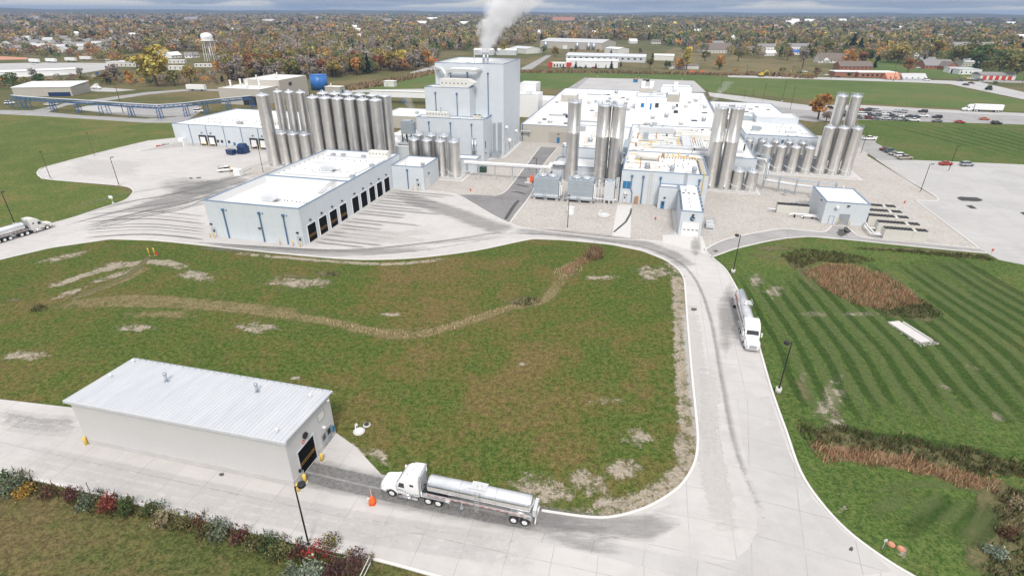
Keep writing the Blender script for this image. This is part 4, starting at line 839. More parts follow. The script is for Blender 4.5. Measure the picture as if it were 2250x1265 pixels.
# tank side roof
for u, v, r in ((-19.6, 203, .9), (-12, 200, .9)): m = MB(); m.cyl(u, v, 7.5, 8.2, r*.9, 12); m.cyl(u, v, 8.2, 9.0, r*1.1, 12, r*.8); th.part('roof_fan', m, 'galv')
ahu(th, -20, 212, 7.5, 3.5, 2.6, 1.9, False, 'offwhite'); ahu(th, -16.5, 221, 7.5, 3, 2, 1.5, True, 'lightgrey'); ahu(th, -26, 222, 7.5, 2.2, 2.0, 1.4, False, 'grey')
m = MB(); m.tube([(-28, 192.3, 8.6), (-8, 192.3, 8.6)], .35, 10); th.part('main_pipe', m, 'white'); m = MB(); [m.cyl(-20.6+k*.5, 193.5, 7.5, 11, .06, 6) for k in range(3)]; th.part('vent_pipe', m, 'rust')
m = MB(); m.box(-29.3, 186, .1, -29.02, 188, 2.6); m.box(-30.6, 183.2, .1, -29.1, 184.8, .7); th.part('wall_fan', m, 'black')
spout(th, -21, 178, 3.6)
# west and east hall roofs: dark mats, skylight strips, fans, penthouses
m = MB()
for u0_, v0_, a, b2 in ((-45, 258.5, 13, .9), (-30, 246, 9.5, .9), (-36, 334, 11.5, 1.0)): m.box(u0_, v0_, 6.8, u0_+a, v0_+b2, 7.35)
th.part('skylight_strip', m, 'grey')
for u, v in ((-49, 331), (-48, 300), (-45, 248), (-38, 263), (-34, 240.6), (-27, 278), (-22, 311), (-24, 337), (-39, 286), (-15, 327), (-5, 312), (26, 285), (20, 262)):
    m = MB(); m.cbox(u, v, 6.8, rr.uniform(1.5, 2.6), rr.uniform(1.6, 3.4), .22, .3); th.part('roof_mat', m, 'dark')
for u, v in ((-18, 303), (-12, 303), (-6, 303), (-31, 300), (-20, 344), (-12, 318), (2, 262), (8, 268), (24, 262), (27, 300), (18, 300), (-34, 268), (-41, 240), (-10, 283), (12, 296), (24, 322), (0, 246), (14, 250)):
    m = MB(); m.cyl(u, v, 6.8, 7.5, .8, 12); m.cyl(u, v, 7.5, 8.6, 1.1, 12, .8); th.part('roof_fan', m, rr.choice(('lightgrey', 'galv', 'offwhite')))
for u, v in ((-24, 266), (-20, 322), (-6, 330)): ahu(th, u, v, 6.8, 4, 2.4, 1.4, True, 'offwhite')
m = MB(); [m.cyl(-23.3+k*1.5, 261, 8.6, 8.9, .6, 12) for k in range(2)]; m.box(-24.2, 260, 6.8, -20.8, 262.2, 8.6); th.part('condenser_unit', m, 'beige')
def pent(u0_, v0_, u1_, v1_, z0, h, wall='white', cop='trim'): block(th, u0_, v0_, u1_, v1_, h, wall, 'roof', z0, .35, cop, ('penthouse_wall', 'penthouse_roof', 'penthouse_coping'))
pent(-6.8, 286.5, 7.8, 302, 6.8, 13.1); m = MB(); m.box(.2, 286.4, 7.1, 1.0, 286.48, 10); m.box(-4.2, 286.42, 8.0, -2.6, 286.48, 10); th.part('penthouse_door', m, 'bluegl'); m = MB(); m.box(2.6, 286.4, 8.2, 4.3, 286.48, 10.3); th.part('penthouse_window', m, 'glass')
m = MB(); m.box(-1.9, 286.3, 7, -1.5, 286.48, 12.8); th.part('downspout', m, 'lightgrey'); ahu(th, -1, 293, 12.75, 2.4, 1.6, .9, False); ahu(th, 3, 296, 12.75, 3.2, 2.2, 1, False)
pent(5.6, 345, 22.5, 356.5, 6.8, 11.6); pent(-6.5, 341, 1.2, 350, 6.8, 10.6, 'beigewall', None)
for u in (-5.8, -1.0, 12.4): m = MB(); m.box(u, 343, 10.2, u+2, 345, 13.2); m.box(u-.1, 342.9, 13.2, u+2.1, 345.1, 14.2); th.part('roof_cabinet', m, 'white')
pent(8.6, 318, 15.2, 328, 6.8, 10.6, 'darkbeige', None); pent(-46.3, 303, -38, 311, 6.8, 10.2, 'beigewall', None); pent(-50.5, 286, -50, 287, 6.8, 7, 'white', None) if False else None
block(th, -70.5, 291, -56.5, 304, 11.4, 'white', 'roof', 0, .4, 'lightgrey', ('link_wall', 'link_roof', 'link_coping')); block(th, -74, 322, -64, 336, 13.0, 'white', 'roof', 0, .4, 'lightgrey', ('far_link_wall', 'far_link_roof', 'far_link_coping'))
block(th, -70.5, 304.1, -52.4, 321.9, 7.1, 'white', 'roof', 0, .3, None, ('link_low_wall', 'link_low_roof', 'x'))
ahu(th, -64, 296, 11, 3, 2, 1.2, False, 'lightgrey')
m = MB(); m.box(-40, 232.56, 0, -28.2, 232.64, 4.6); th.part('lower_panel', m, 'darkbeige'); fdoor(th, -36.6, -35.4, 2.4, 232.6, 'bluegl'); lamp_box(th, -36, 232.6, 3.8); m = MB(); m.tube([(-52.3, 231.6, 4.4), (-48.6, 231.6, 4.4)], .35, 10); m.cyl(-48.4, 231.6, 3.8, 4.9, .5, 10); th.part('wall_duct', m, 'galv')
m = MB(); m.box(-51.8, 232.4, 0, -51.4, 232.62, 7); th.part('downspout', m, 'blue')
block(th, 42, 241, 57.5, 252, 12.9, 'wall', 'roof', 10.4, .3, 'lightgrey', ('penthouse_wall', 'penthouse_roof', 'penthouse_coping'))
ahu(th, 37.5, 246, 10.4, 3, 2.2, 1.5, True, 'ctank'); ahu(th, 38, 222, 10.5, 2.4, 1.8, 1.6, True, 'ctank'); ahu(th, 49, 219, 10.5, 3.6, 2, 1.0, False, 'lightgrey')
for i in range(7): m = MB(); v = 216+i*3.4; m.tube([(35.5, v, 11.1), (35.5+rr.uniform(8, 21), v, 11.1)], rr.choice((.15, .25, .3)), 7); th.part('roof_pipe', m, rr.choice(('white', 'offwhite', 'lightgrey')))
for u in (39.6, 47.2, 54.4): m = MB(); m.box(u-.35, 212.5, 9.2, u+.35, 212.98, 9.8); m.box(u-.1, 212.7, 6, u+.1, 212.95, 9.2); th.part('downspout', m, 'blue')
for u, v in ((45, 288), (48, 296), (40, 304), (52, 304), (37, 292), (56, 296)):
    m = MB(); m.cbox(u, v, 7.7, rr.uniform(1, 3), rr.uniform(.6, 1.2), .3, .3); th.part('roof_mat', m, 'dark')
ahu(th, 45, 275, 7.7, 2, 1.6, 1.2, False, 'grey'); ahu(th, 32, 270, 7.7, 2.5, 2, 1.6, True, 'grey')
m = MB()
for k in range(40): m.box(rr.uniform(36, 58), rr.uniform(214, 240), 10.5, 0, 0, 0) if False else m.cbox(rr.uniform(36, 58), rr.uniform(214, 238), 10.5, .4, .4, .35)
th.part('pipe_block', m, 'grey')

# --- loading bay wing in front of the plant
th = PT('loading_bay', 'small pale blue wing with a white roller door projecting from the plant front', 'building', 10.5, 134.6)
block(th, 10.5, 134.6, 15.8, 157.76, 6.4, par=.25, names=('bay_wall', 'bay_roof', 'bay_coping')); block(th, 5.3, 154.7, 10.46, 157.76, 6.4, par=.5, names=('vestibule_wall', 'vestibule_roof', 'vestibule_coping'))
m = MB(); m.box(11.15, 134.5, .06, 15.2, 134.62, 3.65); d = th.part('roller_door', m, 'white'); m = MB(); [m.box(11.5+k*1.0, 134.47, 1.55, 12.1+k*1.0, 134.51, 1.75) for k in range(4)]; th.part('door_window', m, 'glass', d)
m = MB(); m.box(11.0, 134.48, .06, 11.15, 134.62, 3.8); m.box(15.2, 134.48, .06, 15.35, 134.62, 3.8); m.box(11.15, 134.48, 3.65, 15.2, 134.62, 3.8); th.part('door_frame', m, 'lightgrey', d)
lg = MB(); lg.lathe((13.35, 134.54, 4.55), 0, [(.62, -.06), (.62, .03)], 6, False, 'y'); o1 = th.part('emblem', lg, 'black'); lg = MB(); lg.lathe((13.2, 134.5, 4.6), 0, [(.36, -.05), (.36, .02)], 8, False, 'y'); th.part('emblem_swirl', lg, 'bluegl', o1); lg = MB(); lg.box(13.3, 134.43, 4.35, 13.85, 134.46, 4.62); th.part('emblem_leaf', lg, MT['chrome'], o1)
lamp_box(th, 13.4, 134.6, 5.55); lamp_box(th, 7.0, 154.7, 3.3)
fdoor(th, 6.2, 7.1, 2.2, 154.7, 'bluegl', glass=(6.5, 1.1, 6.95, 1.9)); ahu(th, 12.3, 152, 6.15, 2.2, 1.7, 1.2, False, 'white')
m = MB(); [m.box(10.4, 136+k*1.55, 6.15, 10.85, 136.25+k*1.55, 6.62) for k in range(11)]; [m.box(15.45, 136.5+k*3, 6.15, 15.9, 136.7+k*3, 6.6) for k in range(7)]; th.part('roof_anchor', m, 'dark')
m = MB(); [m.cyl(12.8, 139+k*3.3, 6.15, 6.35, .12, 6) for k in range(3)]; [m.box(11.2+k*1.4, 150.5, 6.15, 11.9+k*1.4, 150.7, 6.35) for k in range(3)]; th.part('roof_drain_vent', m, 'dark')

# --- pump house on the right
th = PT('pump_house', 'small square blue grey pump house with white roof beside the rows of chillers', 'building', 47.8, 153)
block(th, 47.8, 153, 58.3, 167.6, 5.95, par=.12)
fdoor(th, 51.8, 54.1, 2.85, 153, 'galv', name='roller_door', frame='grey'); fdoor(th, 49.5, 50.5, 2.1, 153, 'wall')
m = MB(); m.lathe((50.6, 153, 4.7), 0, [(.42, .0), (.42, -.55), (.3, -.7)], 14, True, 'y'); th.part('wall_vent', m, 'white'); lamp_box(th, 53.2, 153, 5.2)
m = MB(); m.box(47.5, 156.7, 5.0, 47.79, 157.1, 5.25); th.part('wall_lamp', m, 'black'); m = MB(); m.box(58.32, 166, 5.9, 58.6, 166.4, 6.6) if False else m.cyl(55.5, 167.2, 5.9, 6.7, .1, 6); th.part('vent_pipe', m, 'white')
m = MB(); m.box(58.3, 153.4, .3, 58.5, 155, 1.9); th.part('wall_duct', m, 'dark')

# --- buildings behind the yard on the left
th = PT('tan_warehouse', 'two storey tan panel warehouse with white roofs behind the steel silos', 'building', -248, 284)
block(th, -247.5, 288.5, -219.5, 330, 9.0, 'beigewall', 'roof', par=.4, cop='beige', names=('wall', 'roof', 'coping')); block(th, -243.5, 306.5, -218.8, 336, 12.1, 'beigewall', 'roof', par=.4, cop='beige', names=('upper_wall', 'upper_roof', 'upper_coping'))
for u, v in ((-244.5, 296), (-243, 303), (-236, 300), (-232, 294), (-227, 299)): m = MB(); m.cyl(u, v, 8.6, 12, .5, 8); m.cyl(u, v, 12, 12.6, .7, 8); th.part('roof_stack', m, 'white')
for u, v in ((-238, 312), (-232, 322), (-236, 330), (-228, 318)): m = MB(); m.cyl(u, v, 11.7, 14.2, .35, 8); th.part('roof_stack', m, 'offwhite')
m = MB(); m.box(-218.8, 316, 8, -218.7, 319, 10); th.part('window', m, 'glass'); m = MB(); m.box(-232, 288.4, 0, -221, 288.48, 5.0); th.part('dark_opening', m, 'dark')
th = PT('tan_block', 'low tan block with white roof behind the right end of the tall silos', 'building', -124, 246)
block(th, -124, 246, -92, 268, 5.6, 'beigewall', 'roof', par=.3, cop='lightgrey'); ahu(th, -110, 255, 5.3, 1.6, 1.4, .8, False, 'grey')
sx, sy = q(732, 208); th = Thing('tan_hut', 'small tan flat roofed hut standing right of the blue tank', 'hut', (sx, sy, 0), GA)
m = MB(); m.box(-5.5, 0, 0, 5.5, 6, 4.6); th.part('wall', m, 'beigewall'); m = MB(); m.box(-5.7, -.2, 4.6, 5.7, 6.2, 4.9); m.cyl(-2.5, 3, 4.9, 6.6, .4, 8); th.part('roof', m, 'offwhite'); m = MB(); m.box(5.5, 2, 0, 5.6, 4, 3); th.part('door', m, 'bluegl')
sx, sy = q(855, 191); th = Thing('white_hut', 'lone white hut with pale roof on the grass behind the silos', 'hut', (sx, sy, 0), GA)
m = MB(); m.box(-4, 0, 0, 4, 5, 3.6); th.part('wall', m, 'offwhite'); m = MB(); m.box(-4.3, -.3, 3.6, 4.3, 5.3, 3.9); th.part('roof', m, 'white'); m = MB(); m.box(-2.4, -.06, 0, -.4, 0, 2.6); m.box(4, 1.5, 0, 4.06, 3, 2.4); th.part('door', m, 'lightgrey')
sx, sy = q(703, 197); th = Thing('blue_tank', 'large bright blue cylindrical storage tank behind the silos', 'tank', (sx, sy, 0))
m = MB(); m.cyl(0, 0, 0, 9.6, 5.8, 32); th.part('shell', m, 'tankblue'); m = MB(); m.lathe(0, 0, [(5.85, 9.6), (5.85, 9.85), (0, 10.15)], 32); th.part('roof', m, 'tankblue'); m = MB(); [m.tube([(5.9*math.cos(-1.2)+a, 5.9*math.sin(-1.2)-.2, 0), (5.9*math.cos(-1.2)+a, 5.9*math.sin(-1.2)-.2, 10)], .06, 5) for a in (-.25, .25)]; th.part('ladder', m, 'bluegl')
sx, sy = q(32, 213); th = Thing('tan_shed', 'low tan shed with white roof behind the blue trestle', 'building', (sx, sy, 0), R_(8))
m = MB(); m.box(0, 0, 0, 34, 22, 5.5); th.part('wall', m, 'beigewall'); m = MB(); m.add([(-.3, -.3, 5.4), (34.3, -.3, 5.4), (34.3, 22.3, 6.6), (-.3, 22.3, 6.6), (-.3, -.3, 5.7), (34.3, -.3, 5.7), (34.3, 22.3, 6.9), (-.3, 22.3, 6.9)], [(4, 5, 6, 7), (0, 1, 5, 4), (1, 2, 6, 5), (3, 0, 4, 7), (2, 3, 7, 6)]); th.part('roof', m, 'white'); m = MB(); m.box(20, -.1, 0, 33, 0, 2.4); th.part('dark_opening', m, 'dumpblue')
# ---------------------------------------------------------------- steel tanks
PROTO = {}
def tank(name, u, v, r, h, label, group, z0=.35, top='dome', rail=False, arm=False, ladder=True, seam=None):
    x, y = W(u, v); key = (name, r, h, top, rail, arm, ladder, seam)
    if key in PROTO:
        c = copytree(PROTO[key], (x, y, z0), None, label); return c
    t = Thing(name, label, 'tank', (x, y, z0), GA, group); PROTO[key] = t.o
    n = 36; m = MB(); prof = [(r*.97, 0), (r, .12)]
    if seam: prof += [(r, h*seam), (r*1.012, h*seam+.02), (r*1.012, h*seam+.3), (r, h*seam+.32)]
    prof += [(r, h-.12), (r*1.02, h-.1), (r*1.02, h)]
    m.lathe(0, 0, prof, n); t.part('shell', m, 'steel')
    d = MB()
    if top == 'dome':
        d.lathe(0, 0, [(r*1.03, h), (r*1.03, h+.08), (r*.8, h+.34), (r*.45, h+.52), (r*.12, h+.6)], n)
        d.cyl(0, 0, h+.55, h+.95, .28, 12)
    else:
        d.lathe(0, 0, [(r*1.03, h), (r*1.03, h+.1), (r*.5, h+.22), (.3, h+.26)], n); d.cyl(.2, .3, h+.2, h+.6, .2, 10)
    dm = t.part('top', d, 'steeltop')
    m = MB(); m.cyl(-r*.45, r*.2, h+.2, h+.95, .13, 8); m.cyl(r*.5, -r*.1, h+.2, h+.8, .1, 8); m.tube([(-r*.45, r*.2, h+.9), (-r*.45, r*.9, h+1.0), (-r*.45, r*1.02, h-.2)], .07, 6); t.part('nozzle', m, 'galv', dm)
    if rail:
        m = MB(); k = 14
        for i in range(k):
            a = 2*math.pi*i/k; m.tube([(r*1.04*math.cos(a), r*1.04*math.sin(a), h), (r*1.04*math.cos(a), r*1.04*math.sin(a), h+1.15)], .03, 4)
        for z in (.6, 1.12): m.tube([(r*1.04*math.cos(2*math.pi*i/24), r*1.04*math.sin(2*math.pi*i/24), h+z) for i in range(25)], .032, 5)
        t.part('railing', m, 'galv')
    if ladder:
        m = MB()
        for s in (-.22, .22): m.tube([(r*.72+s, r*.74+.15, .4), (r*.72+s, r*.74+.15, h+.9)], .035, 4)
        m.tube([(-r*.75, r*.74, .3), (-r*.75, r*.74, h+.2)], .09, 6); t.part('ladder', m, 'galv')
    m = MB()
    if arm:
        a0 = [(-r-.9, -.2, 2.3), (-r*.85, -r*.72, 1.75), (-r*.3, -r-.16, 1.5), (r*.25, -r-.16, 1.5)]; m.tube(a0, .09, 6); m.tube([(r*.3, -r-.14, .2), (r*.3, -r-.14, 3.1)], .07, 6); m.tube([(r*1.2, -r*.6, .25), (r*1.55, -r*1.1, -.25)], .1, 6); t.part('outlet_pipe', m, 'white')
    else:
        m.cyl(0, -r-.02, .6, 1.4, .28, 10); t.part('manway', m, 'galv')
    return t.o
GS = 'tall steel silos behind the garage'
tank('steel_silo', -128.3, 169.4, 2.1, 23.7, 'tall steel silo at the yard end of its row, visible to the ground', GS, rail=False, arm=False)
for i, u in enumerate((-123.8, -119.4, -114.9)):
    tank('short_steel_tank', u, 170, 1.95, 11.2, 'short steel tank in front of the slim silos, '+('next to the end silo', 'middle of three', 'next to the six thick silos')[i], 'short steel tanks behind the garage', rail=True)
for i, u in enumerate((-126.4, -121.9, -117.5)):
    tank('slim_steel_silo', u, 175.4, 1.62, 24.2, 'slim bright steel silo rising behind the short tanks, '+('leftmost', 'middle', 'rightmost')[i]+' of three', 'slim steel silos behind the short tanks', ladder=True)
ORD = ('first', 'second', 'third', 'fourth', 'fifth', 'sixth')
for i in range(6):
    tank('thick_steel_silo', -109.9+4.56*i, 170.6, 2.02, 23.5, ORD[i]+' from the left of the six thick steel silos in the front row', GS, rail=False)
    tank('rear_steel_silo', -109.2+4.6*i, 175.9, 2.02, 24.2, ORD[i]+' thick steel silo from the left, half hidden in the back row', 'tall steel silos in the back row', rail=False, arm=False, ladder=False)
tank('single_steel_tank', -87.6, 178.5, 1.95, 11.3, 'single short steel tank standing right of the last tall silo', None)
for i in range(4):
    tank('medium_steel_tank', -74.6+4.65*i, 170.4, 1.8, 11.6, ORD[i]+' from the left of four medium steel tanks in front of the tower', 'medium steel tanks by the tower', rail=True, arm=True)
for i in range(3):
    tank('rear_medium_tank', -75.4+4.55*i, 176.6, 1.8, 11.9, ORD[i]+' from left of three medium tanks behind the four', 'medium steel tanks in the back row by the tower', rail=True)
for (u, v, w_) in ((-22.4, 175.2, 'leftmost of three, standing clear of the other two'), (-12.9, 171.6, 'middle of three, foot in view by the coolers'), (-8.6, 171.4, 'rightmost of three, beside the front block')):
    tank('tall_plain_silo', u, v, 2.05, 24.6, 'tall plain steel silo, '+w_, 'tall plain silos at the plant centre', top='flat', rail=True, seam=.63)
for (u, v, w_) in ((21.0, 178.4, 'left one of the pair, nearer the front block'), (25.4, 178.5, 'right one of the pair, beside the two short tanks')):
    tank('tall_banded_silo', u, v, 2.0, 24.3, 'tall banded steel silo, '+w_, 'pair of tall silos right of the front block', top='flat', rail=True, seam=.6, ladder=False)
for i, u in enumerate((29.1, 33.1)):
    tank('squat_steel_tank', u, 178.3, 1.75, 6.0, 'squat steel tank at the foot of the tall pair, '+('touching', 'farther from')[i]+' the tall silos', 'squat steel tanks', rail=True, arm=True)
for i in range(4):
    tank('small_process_tank', 41.2+4.5*i, 205.4, 1.65, 8.6, ORD[i]+' from the left of four small steel tanks lined up before the east wing', 'small process tanks before the east wing', rail=False, arm=True, ladder=False)
for i in range(5):
    tank('roof_level_tank', 36.0+4.35*i, 210.9, 1.3, 5.0, ORD[i]+' from the left of five little steel tanks on the low gallery roof', 'little tanks on the low gallery roof', z0=4.35, rail=True)
for i in range(3):
    tank('tall_process_tank', 59.4+4.05*i, 206.2, 1.8, 15.5, ('left', 'middle', 'right')[i]+' one of three tall steel tanks at the outer end of the row', 'tall process tanks at the outer end', rail=i == 2, arm=True, ladder=False)
for i in range(2):
    tank('highest_process_silo', 61.9+4.3*i, 210.8, 1.72, 20.9, ('left', 'right')[i]+' one of the two highest silos behind the three tall tanks', 'highest silos at the outer end', z0=4.35, rail=True)
def pad(name, u0, v0, u1, v1, z=.35, lip=.5):
    sheet(name, [W(u0-lip, v0-lip), W(u1+lip, v0-lip), W(u1+lip, v1+lip), W(u0-lip, v1+lip)], .09, 'slab', .05); sheet(name, [W(u0, v0), W(u1, v0), W(u1, v1), W(u0, v1)], z, 'plinth', z)
pad('tank_pad', -131.5, 166.8, -84.5, 181); pad('tank_pad', -78, 167.6, -58, 180, .5, 1.2); pad('tank_pad', -16, 169, -5.9, 177.9, .45, .3); pad('tank_pad', -25.5, 172.6, -19.6, 177.9, .45, .3); pad('tank_pad', 18.4, 175.6, 35.5, 182.9, .45, .6); pad('tank_pad', 38, 202.6, 71, 213, .4, 1.2)

# small control building behind the medium tanks
th = PT('tank_gallery', 'narrow low pale blue gallery between the medium tanks and the pipe bridge', 'building', -73, 178.6)
block(th, -73, 178.6, -55.6, 184, 4.6, par=.3); m = MB(); m.box(-59.5, 178.5, .3, -58.7, 178.58, 3.4); th.part('door', m, 'ctank')
# dark filter tower and pipes left of the drying tower
th = PT('filter_unit', 'grey boxy filter unit on dark legs left of the stepped tower', 'unit', -86.5, 190)
m = MB(); m.box(-87.5, 189, 9.5, -83.3, 193, 13.6); m.box(-87.3, 189.2, 13.6, -84, 192.5, 14.2); th.part('body', m, 'ctank'); m = MB(); [m.box(a, b, 6.6, a+.3, b+.3, 9.5) for a in (-87.4, -85.5, -83.7) for b in (189.1, 192.6)]; th.part('legs', m, 'dark'); m = MB(); m.box(-88.2, 186.6, 6.2, -82.5, 194, 6.6); [m.box(-88.1+k*5.3, 186.7+j*6.9, 0, -87.8+k*5.3, 187+j*6.9, 6.2) for k in (0, 1) for j in (0, 1)]; th.part('platform', m, 'grey')
th = PT('low_service_block', 'low white roofed block cluttered with pipes between silos and tower', 'building', -96, 182)
block(th, -98, 183.5, -82.6, 214, 6.2, 'wall', 'roof', par=.3, cop='lightgrey'); m = MB(); m.tube([(-97, 200, 6.9), (-88, 201, 6.9), (-84, 198, 6.9)], .6, 10); m.tube([(-96, 206, 6.7), (-84, 206, 6.7)], .4, 8); th.part('roof_pipe', m, 'white')
for u, v in ((-95, 191), (-91, 196), (-94, 203), (-88, 192), (-86, 207)): m = MB(); m.cbox(u, v, 5.9, 2.2, 1.5, 1.2); m.cyl(u, v, 7.1, 7.6, .4, 8); th.part('roof_unit', m, rr.choice(('lightgrey', 'galv', 'offwhite')))
m = MB(); r_ = random.Random(5); g_ = [[(-91.5+i*.9+r_.uniform(-.2, .2), 201+j*.9, 6.0+max(0, 1.9-((i-2)**2+(j-2)**2)*.25)+r_.uniform(-.15, .2)) for i in range(5)] for j in range(5)]
m.add([p for row in g_ for p in row], [(j*5+i, j*5+i+1, j*5+i+6, j*5+i+5) for j in range(4) for i in range(4)]); x_, y_ = W(-90, 202); single('tarpaulin', m, 'tarp', 'crumpled bright blue tarpaulin over gear on the low roof left of the tower', 'tarpaulin', (x_, y_, 6), GA, None, (-90, 202, 6))

# ---------------------------------------------------------------- pipe bridges and racks
th = PT('pipe_bridge', 'long white covered pipe bridge on grey posts crossing the gravel and asphalt drive', 'pipe bridge', -57, 172.5)
m = MB(); m.box(-58, 171.9, 4.75, -29.7, 173.1, 5.05); m.tube([(-58, 172.1, 5.25), (-29.7, 172.1, 5.25)], .22, 8); m.tube([(-58, 172.8, 5.25), (-29.7, 172.8, 5.25)], .25, 8); m.box(-29.9, 171.9, 4.75, -28.7, 178.4, 5.3); m.box(-28.7, 176.4, 5.2, -24.4, 178.4, 5.7); th.part('deck', m, 'white')
m = MB(); m.box(-58, 171.85, 4.35, -29.7, 171.95, 4.5); m.box(-58, 173.05, 4.35, -29.7, 173.15, 4.5)
for k in range(19): m.box(-57.5+k*1.5, 171.9, 4.4, -57.4+k*1.5, 173.1, 4.5)
th.part('truss', m, 'galv')
for u in (-53, -47.4, -41.5, -35.8, -30.6):
    m = MB(); m.box(u-.12, 172.3, .9, u+.12, 172.55, 4.75); p = th.part('post', m, 'galv'); m = MB(); m.box(u-.4, 172, .02, u+.4, 172.85, 1.0); th.part('footing', m, 'plinth', p)
th = PT('pipe_rack', 'two level grey steel pipe rack with white pipes running to the pump house', 'pipe rack', 40, 183)
def seg(m, pts, z, w=1.5, r=.09):
    for s in (-w/2, w/2):
        l = []
        for i, p in enumerate(pts):
            a = np.array(pts[max(i-1, 0)]); b = np.array(pts[min(i+1, len(pts)-1)]); d = (b-a)/np.hypot(*(b-a)); l.append((p[0]-d[1]*s, p[1]+d[0]*s, z))
        for a, b in zip(l[:-1], l[1:]): m.tube([a, b], r, 4)
    for a, b in zip(pts[:-1], pts[1:]):
        L_ = math.dist(a, b); d = ((b[0]-a[0])/L_, (b[1]-a[1])/L_)
        for k in range(int(L_/1.1)+1): c = (a[0]+d[0]*k*1.1, a[1]+d[1]*k*1.1); m.tube([(c[0]+d[1]*w/2, c[1]-d[0]*w/2, z), (c[0]-d[1]*w/2, c[1]+d[0]*w/2, z)], .05, 4)
pts = [(37.6, 183.2), (46, 179.2), (51.5, 178.2)]; m = MB(); seg(m, pts, 4.4); seg(m, pts+[(57, 177.6)], 4.45); seg(m, pts, 2.7); th.part('rack_beams', m, 'ctank')
for u, v in ((37.4, 182.2), (38.1, 184.2), (41.6, 180.4), (42.2, 182.2), (46.2, 178.2), (46.6, 180.0), (52, 177.4), (52.3, 179), (56.8, 176.8), (56.9, 178.4)): m = MB(); m.box(u-.13, v-.13, 0, u+.13, v+.13, 4.7 if u > 41 else 9.6); th.part('post', m, 'ctank')
m = MB(); seg(m, [(34.2, 191.2), (38.2, 188.2), (38, 183)], 9.4); seg(m, [(34.2, 191.2), (38.2, 188.2), (38, 183)], 7.6); [m.tube([(37.5+k*.5, 183, 2.7), (37.5+k*.5, 183, 9.4)], .09, 4) for k in range(3)]; th.part('riser_frame', m, 'ctank')
m = MB(); P2 = [(37.6, 183.2), (46, 179.2), (51.2, 178.2), (51.2, 167.7)]
for o, z in ((-.35, 3.0), (.1, 3.0), (.4, 3.0)): m.tube([(a+o*.4, b+o, z) for a, b in P2], .16, 8)
for o in (-.3, .2): m.tube([(34.2, 191.2+o, 7.95), (38.2+o, 188.2+o, 7.95), (38+o, 183, 7.95), (38+o, 183, 3)], .2, 8)
th.part('insulated_pipe', m, 'white')
m = MB(); m.box(42.9, 176.6, .8, 43.8, 177.4, 2.0); th.part('control_box', m, 'galv')
# blue trestle with covered conveyor on the left
th = Thing('blue_trestle', 'long low blue lattice trestle carrying a pale deck across the field edge', 'trestle', (*q(233, 252), 0))
org = th.o.location; th.org = tuple(org)
bents = [(36, 237, 2.6), (62, 240, 1.4), (120, 244.5, .9), (175, 248, .9), (233, 252.5, 2.2), (291, 257, .9), (354, 261, .9), (412, 256, 1.2), (455, 250, .9), (505, 244, .9), (556, 238, .9)]
BP = [q(a, b) for a, b, c in bents]; dk, tr = MB(), MB(); ZT = 6.6
for a, b in zip(BP[:-1], BP[1:]):
    L_ = math.dist(a, b); d = np.array([(b[0]-a[0])/L_, (b[1]-a[1])/L_]); nn = np.array([-d[1], d[0]])
    for s in (-1, 1):
        o = nn*s*1.0; A_ = np.array(a)+o; B_ = np.array(b)+o
        for z in (ZT, ZT-1.5): tr.tube([(*A_, z), (*B_, z)], .2, 4)
        k = max(2, int(L_/1.8))
        for i in range(k): p, r2 = A_+(B_-A_)*i/k, A_+(B_-A_)*(i+1)/k; tr.tube([(*p, ZT-1.5), (*r2, ZT)] if i % 2 else [(*p, ZT), (*r2, ZT-1.5)], .11, 4)
    c = [np.array(a)+nn*1.2, np.array(b)+nn*1.2, np.array(b)-nn*1.2, np.array(a)-nn*1.2]; c = [np.array(a)+nn*.45, np.array(b)+nn*.45, np.array(b)-nn*.45, np.array(a)-nn*.45]; dk.prism([tuple(p) for p in c], ZT+.1, ZT+.3)
th.part('deck', dk, 'offwhite'); th.part('lattice_girder', tr, 'trestle')
for (x, y), (_, _, w_) in zip(BP, bents):
    m = MB()
    for sx in ((-w_, w_) if w_ > 1.2 else (-.7, .7)):
        for sy in (-1, 1): m.tube([(x+sx, y+sy*1.4, 0), (x+sx*.85, y+sy, ZT-1.5)], .2, 4)
        for z in (0, 1.25, 2.5, 3.75): m.tube([(x+sx, y-1.35, z), (x+sx, y+1.2, z+1.25)], .07, 4)
    for z in (1.25, 3.1): m.tube([(x-w_, y-1.3, z), (x+w_, y-1.3, z+1.3)], .07, 4)
    th.part('leg', m, 'trestle')
sx, sy = q(835, 226); th = Thing('covered_gallery', 'long raised pale covered gallery on blue legs behind the silos', 'gallery', (sx, sy, 0), R_(-10))
m = MB(); m.box(-6, 0, 3.4, 46, 4, 6.6); th.part('body', m, 'white'); m = MB(); m.box(-6.2, -.2, 6.6, 46.2, 4.2, 6.9); th.part('roof', m, 'offwhite'); m = MB(); [m.box(a, b, 0, a+.4, b+.4, 3.4) for a in (2, 14, 15.2, 30, 44) for b in (.3, 3.2)]; th.part('legs', m, 'trestle')

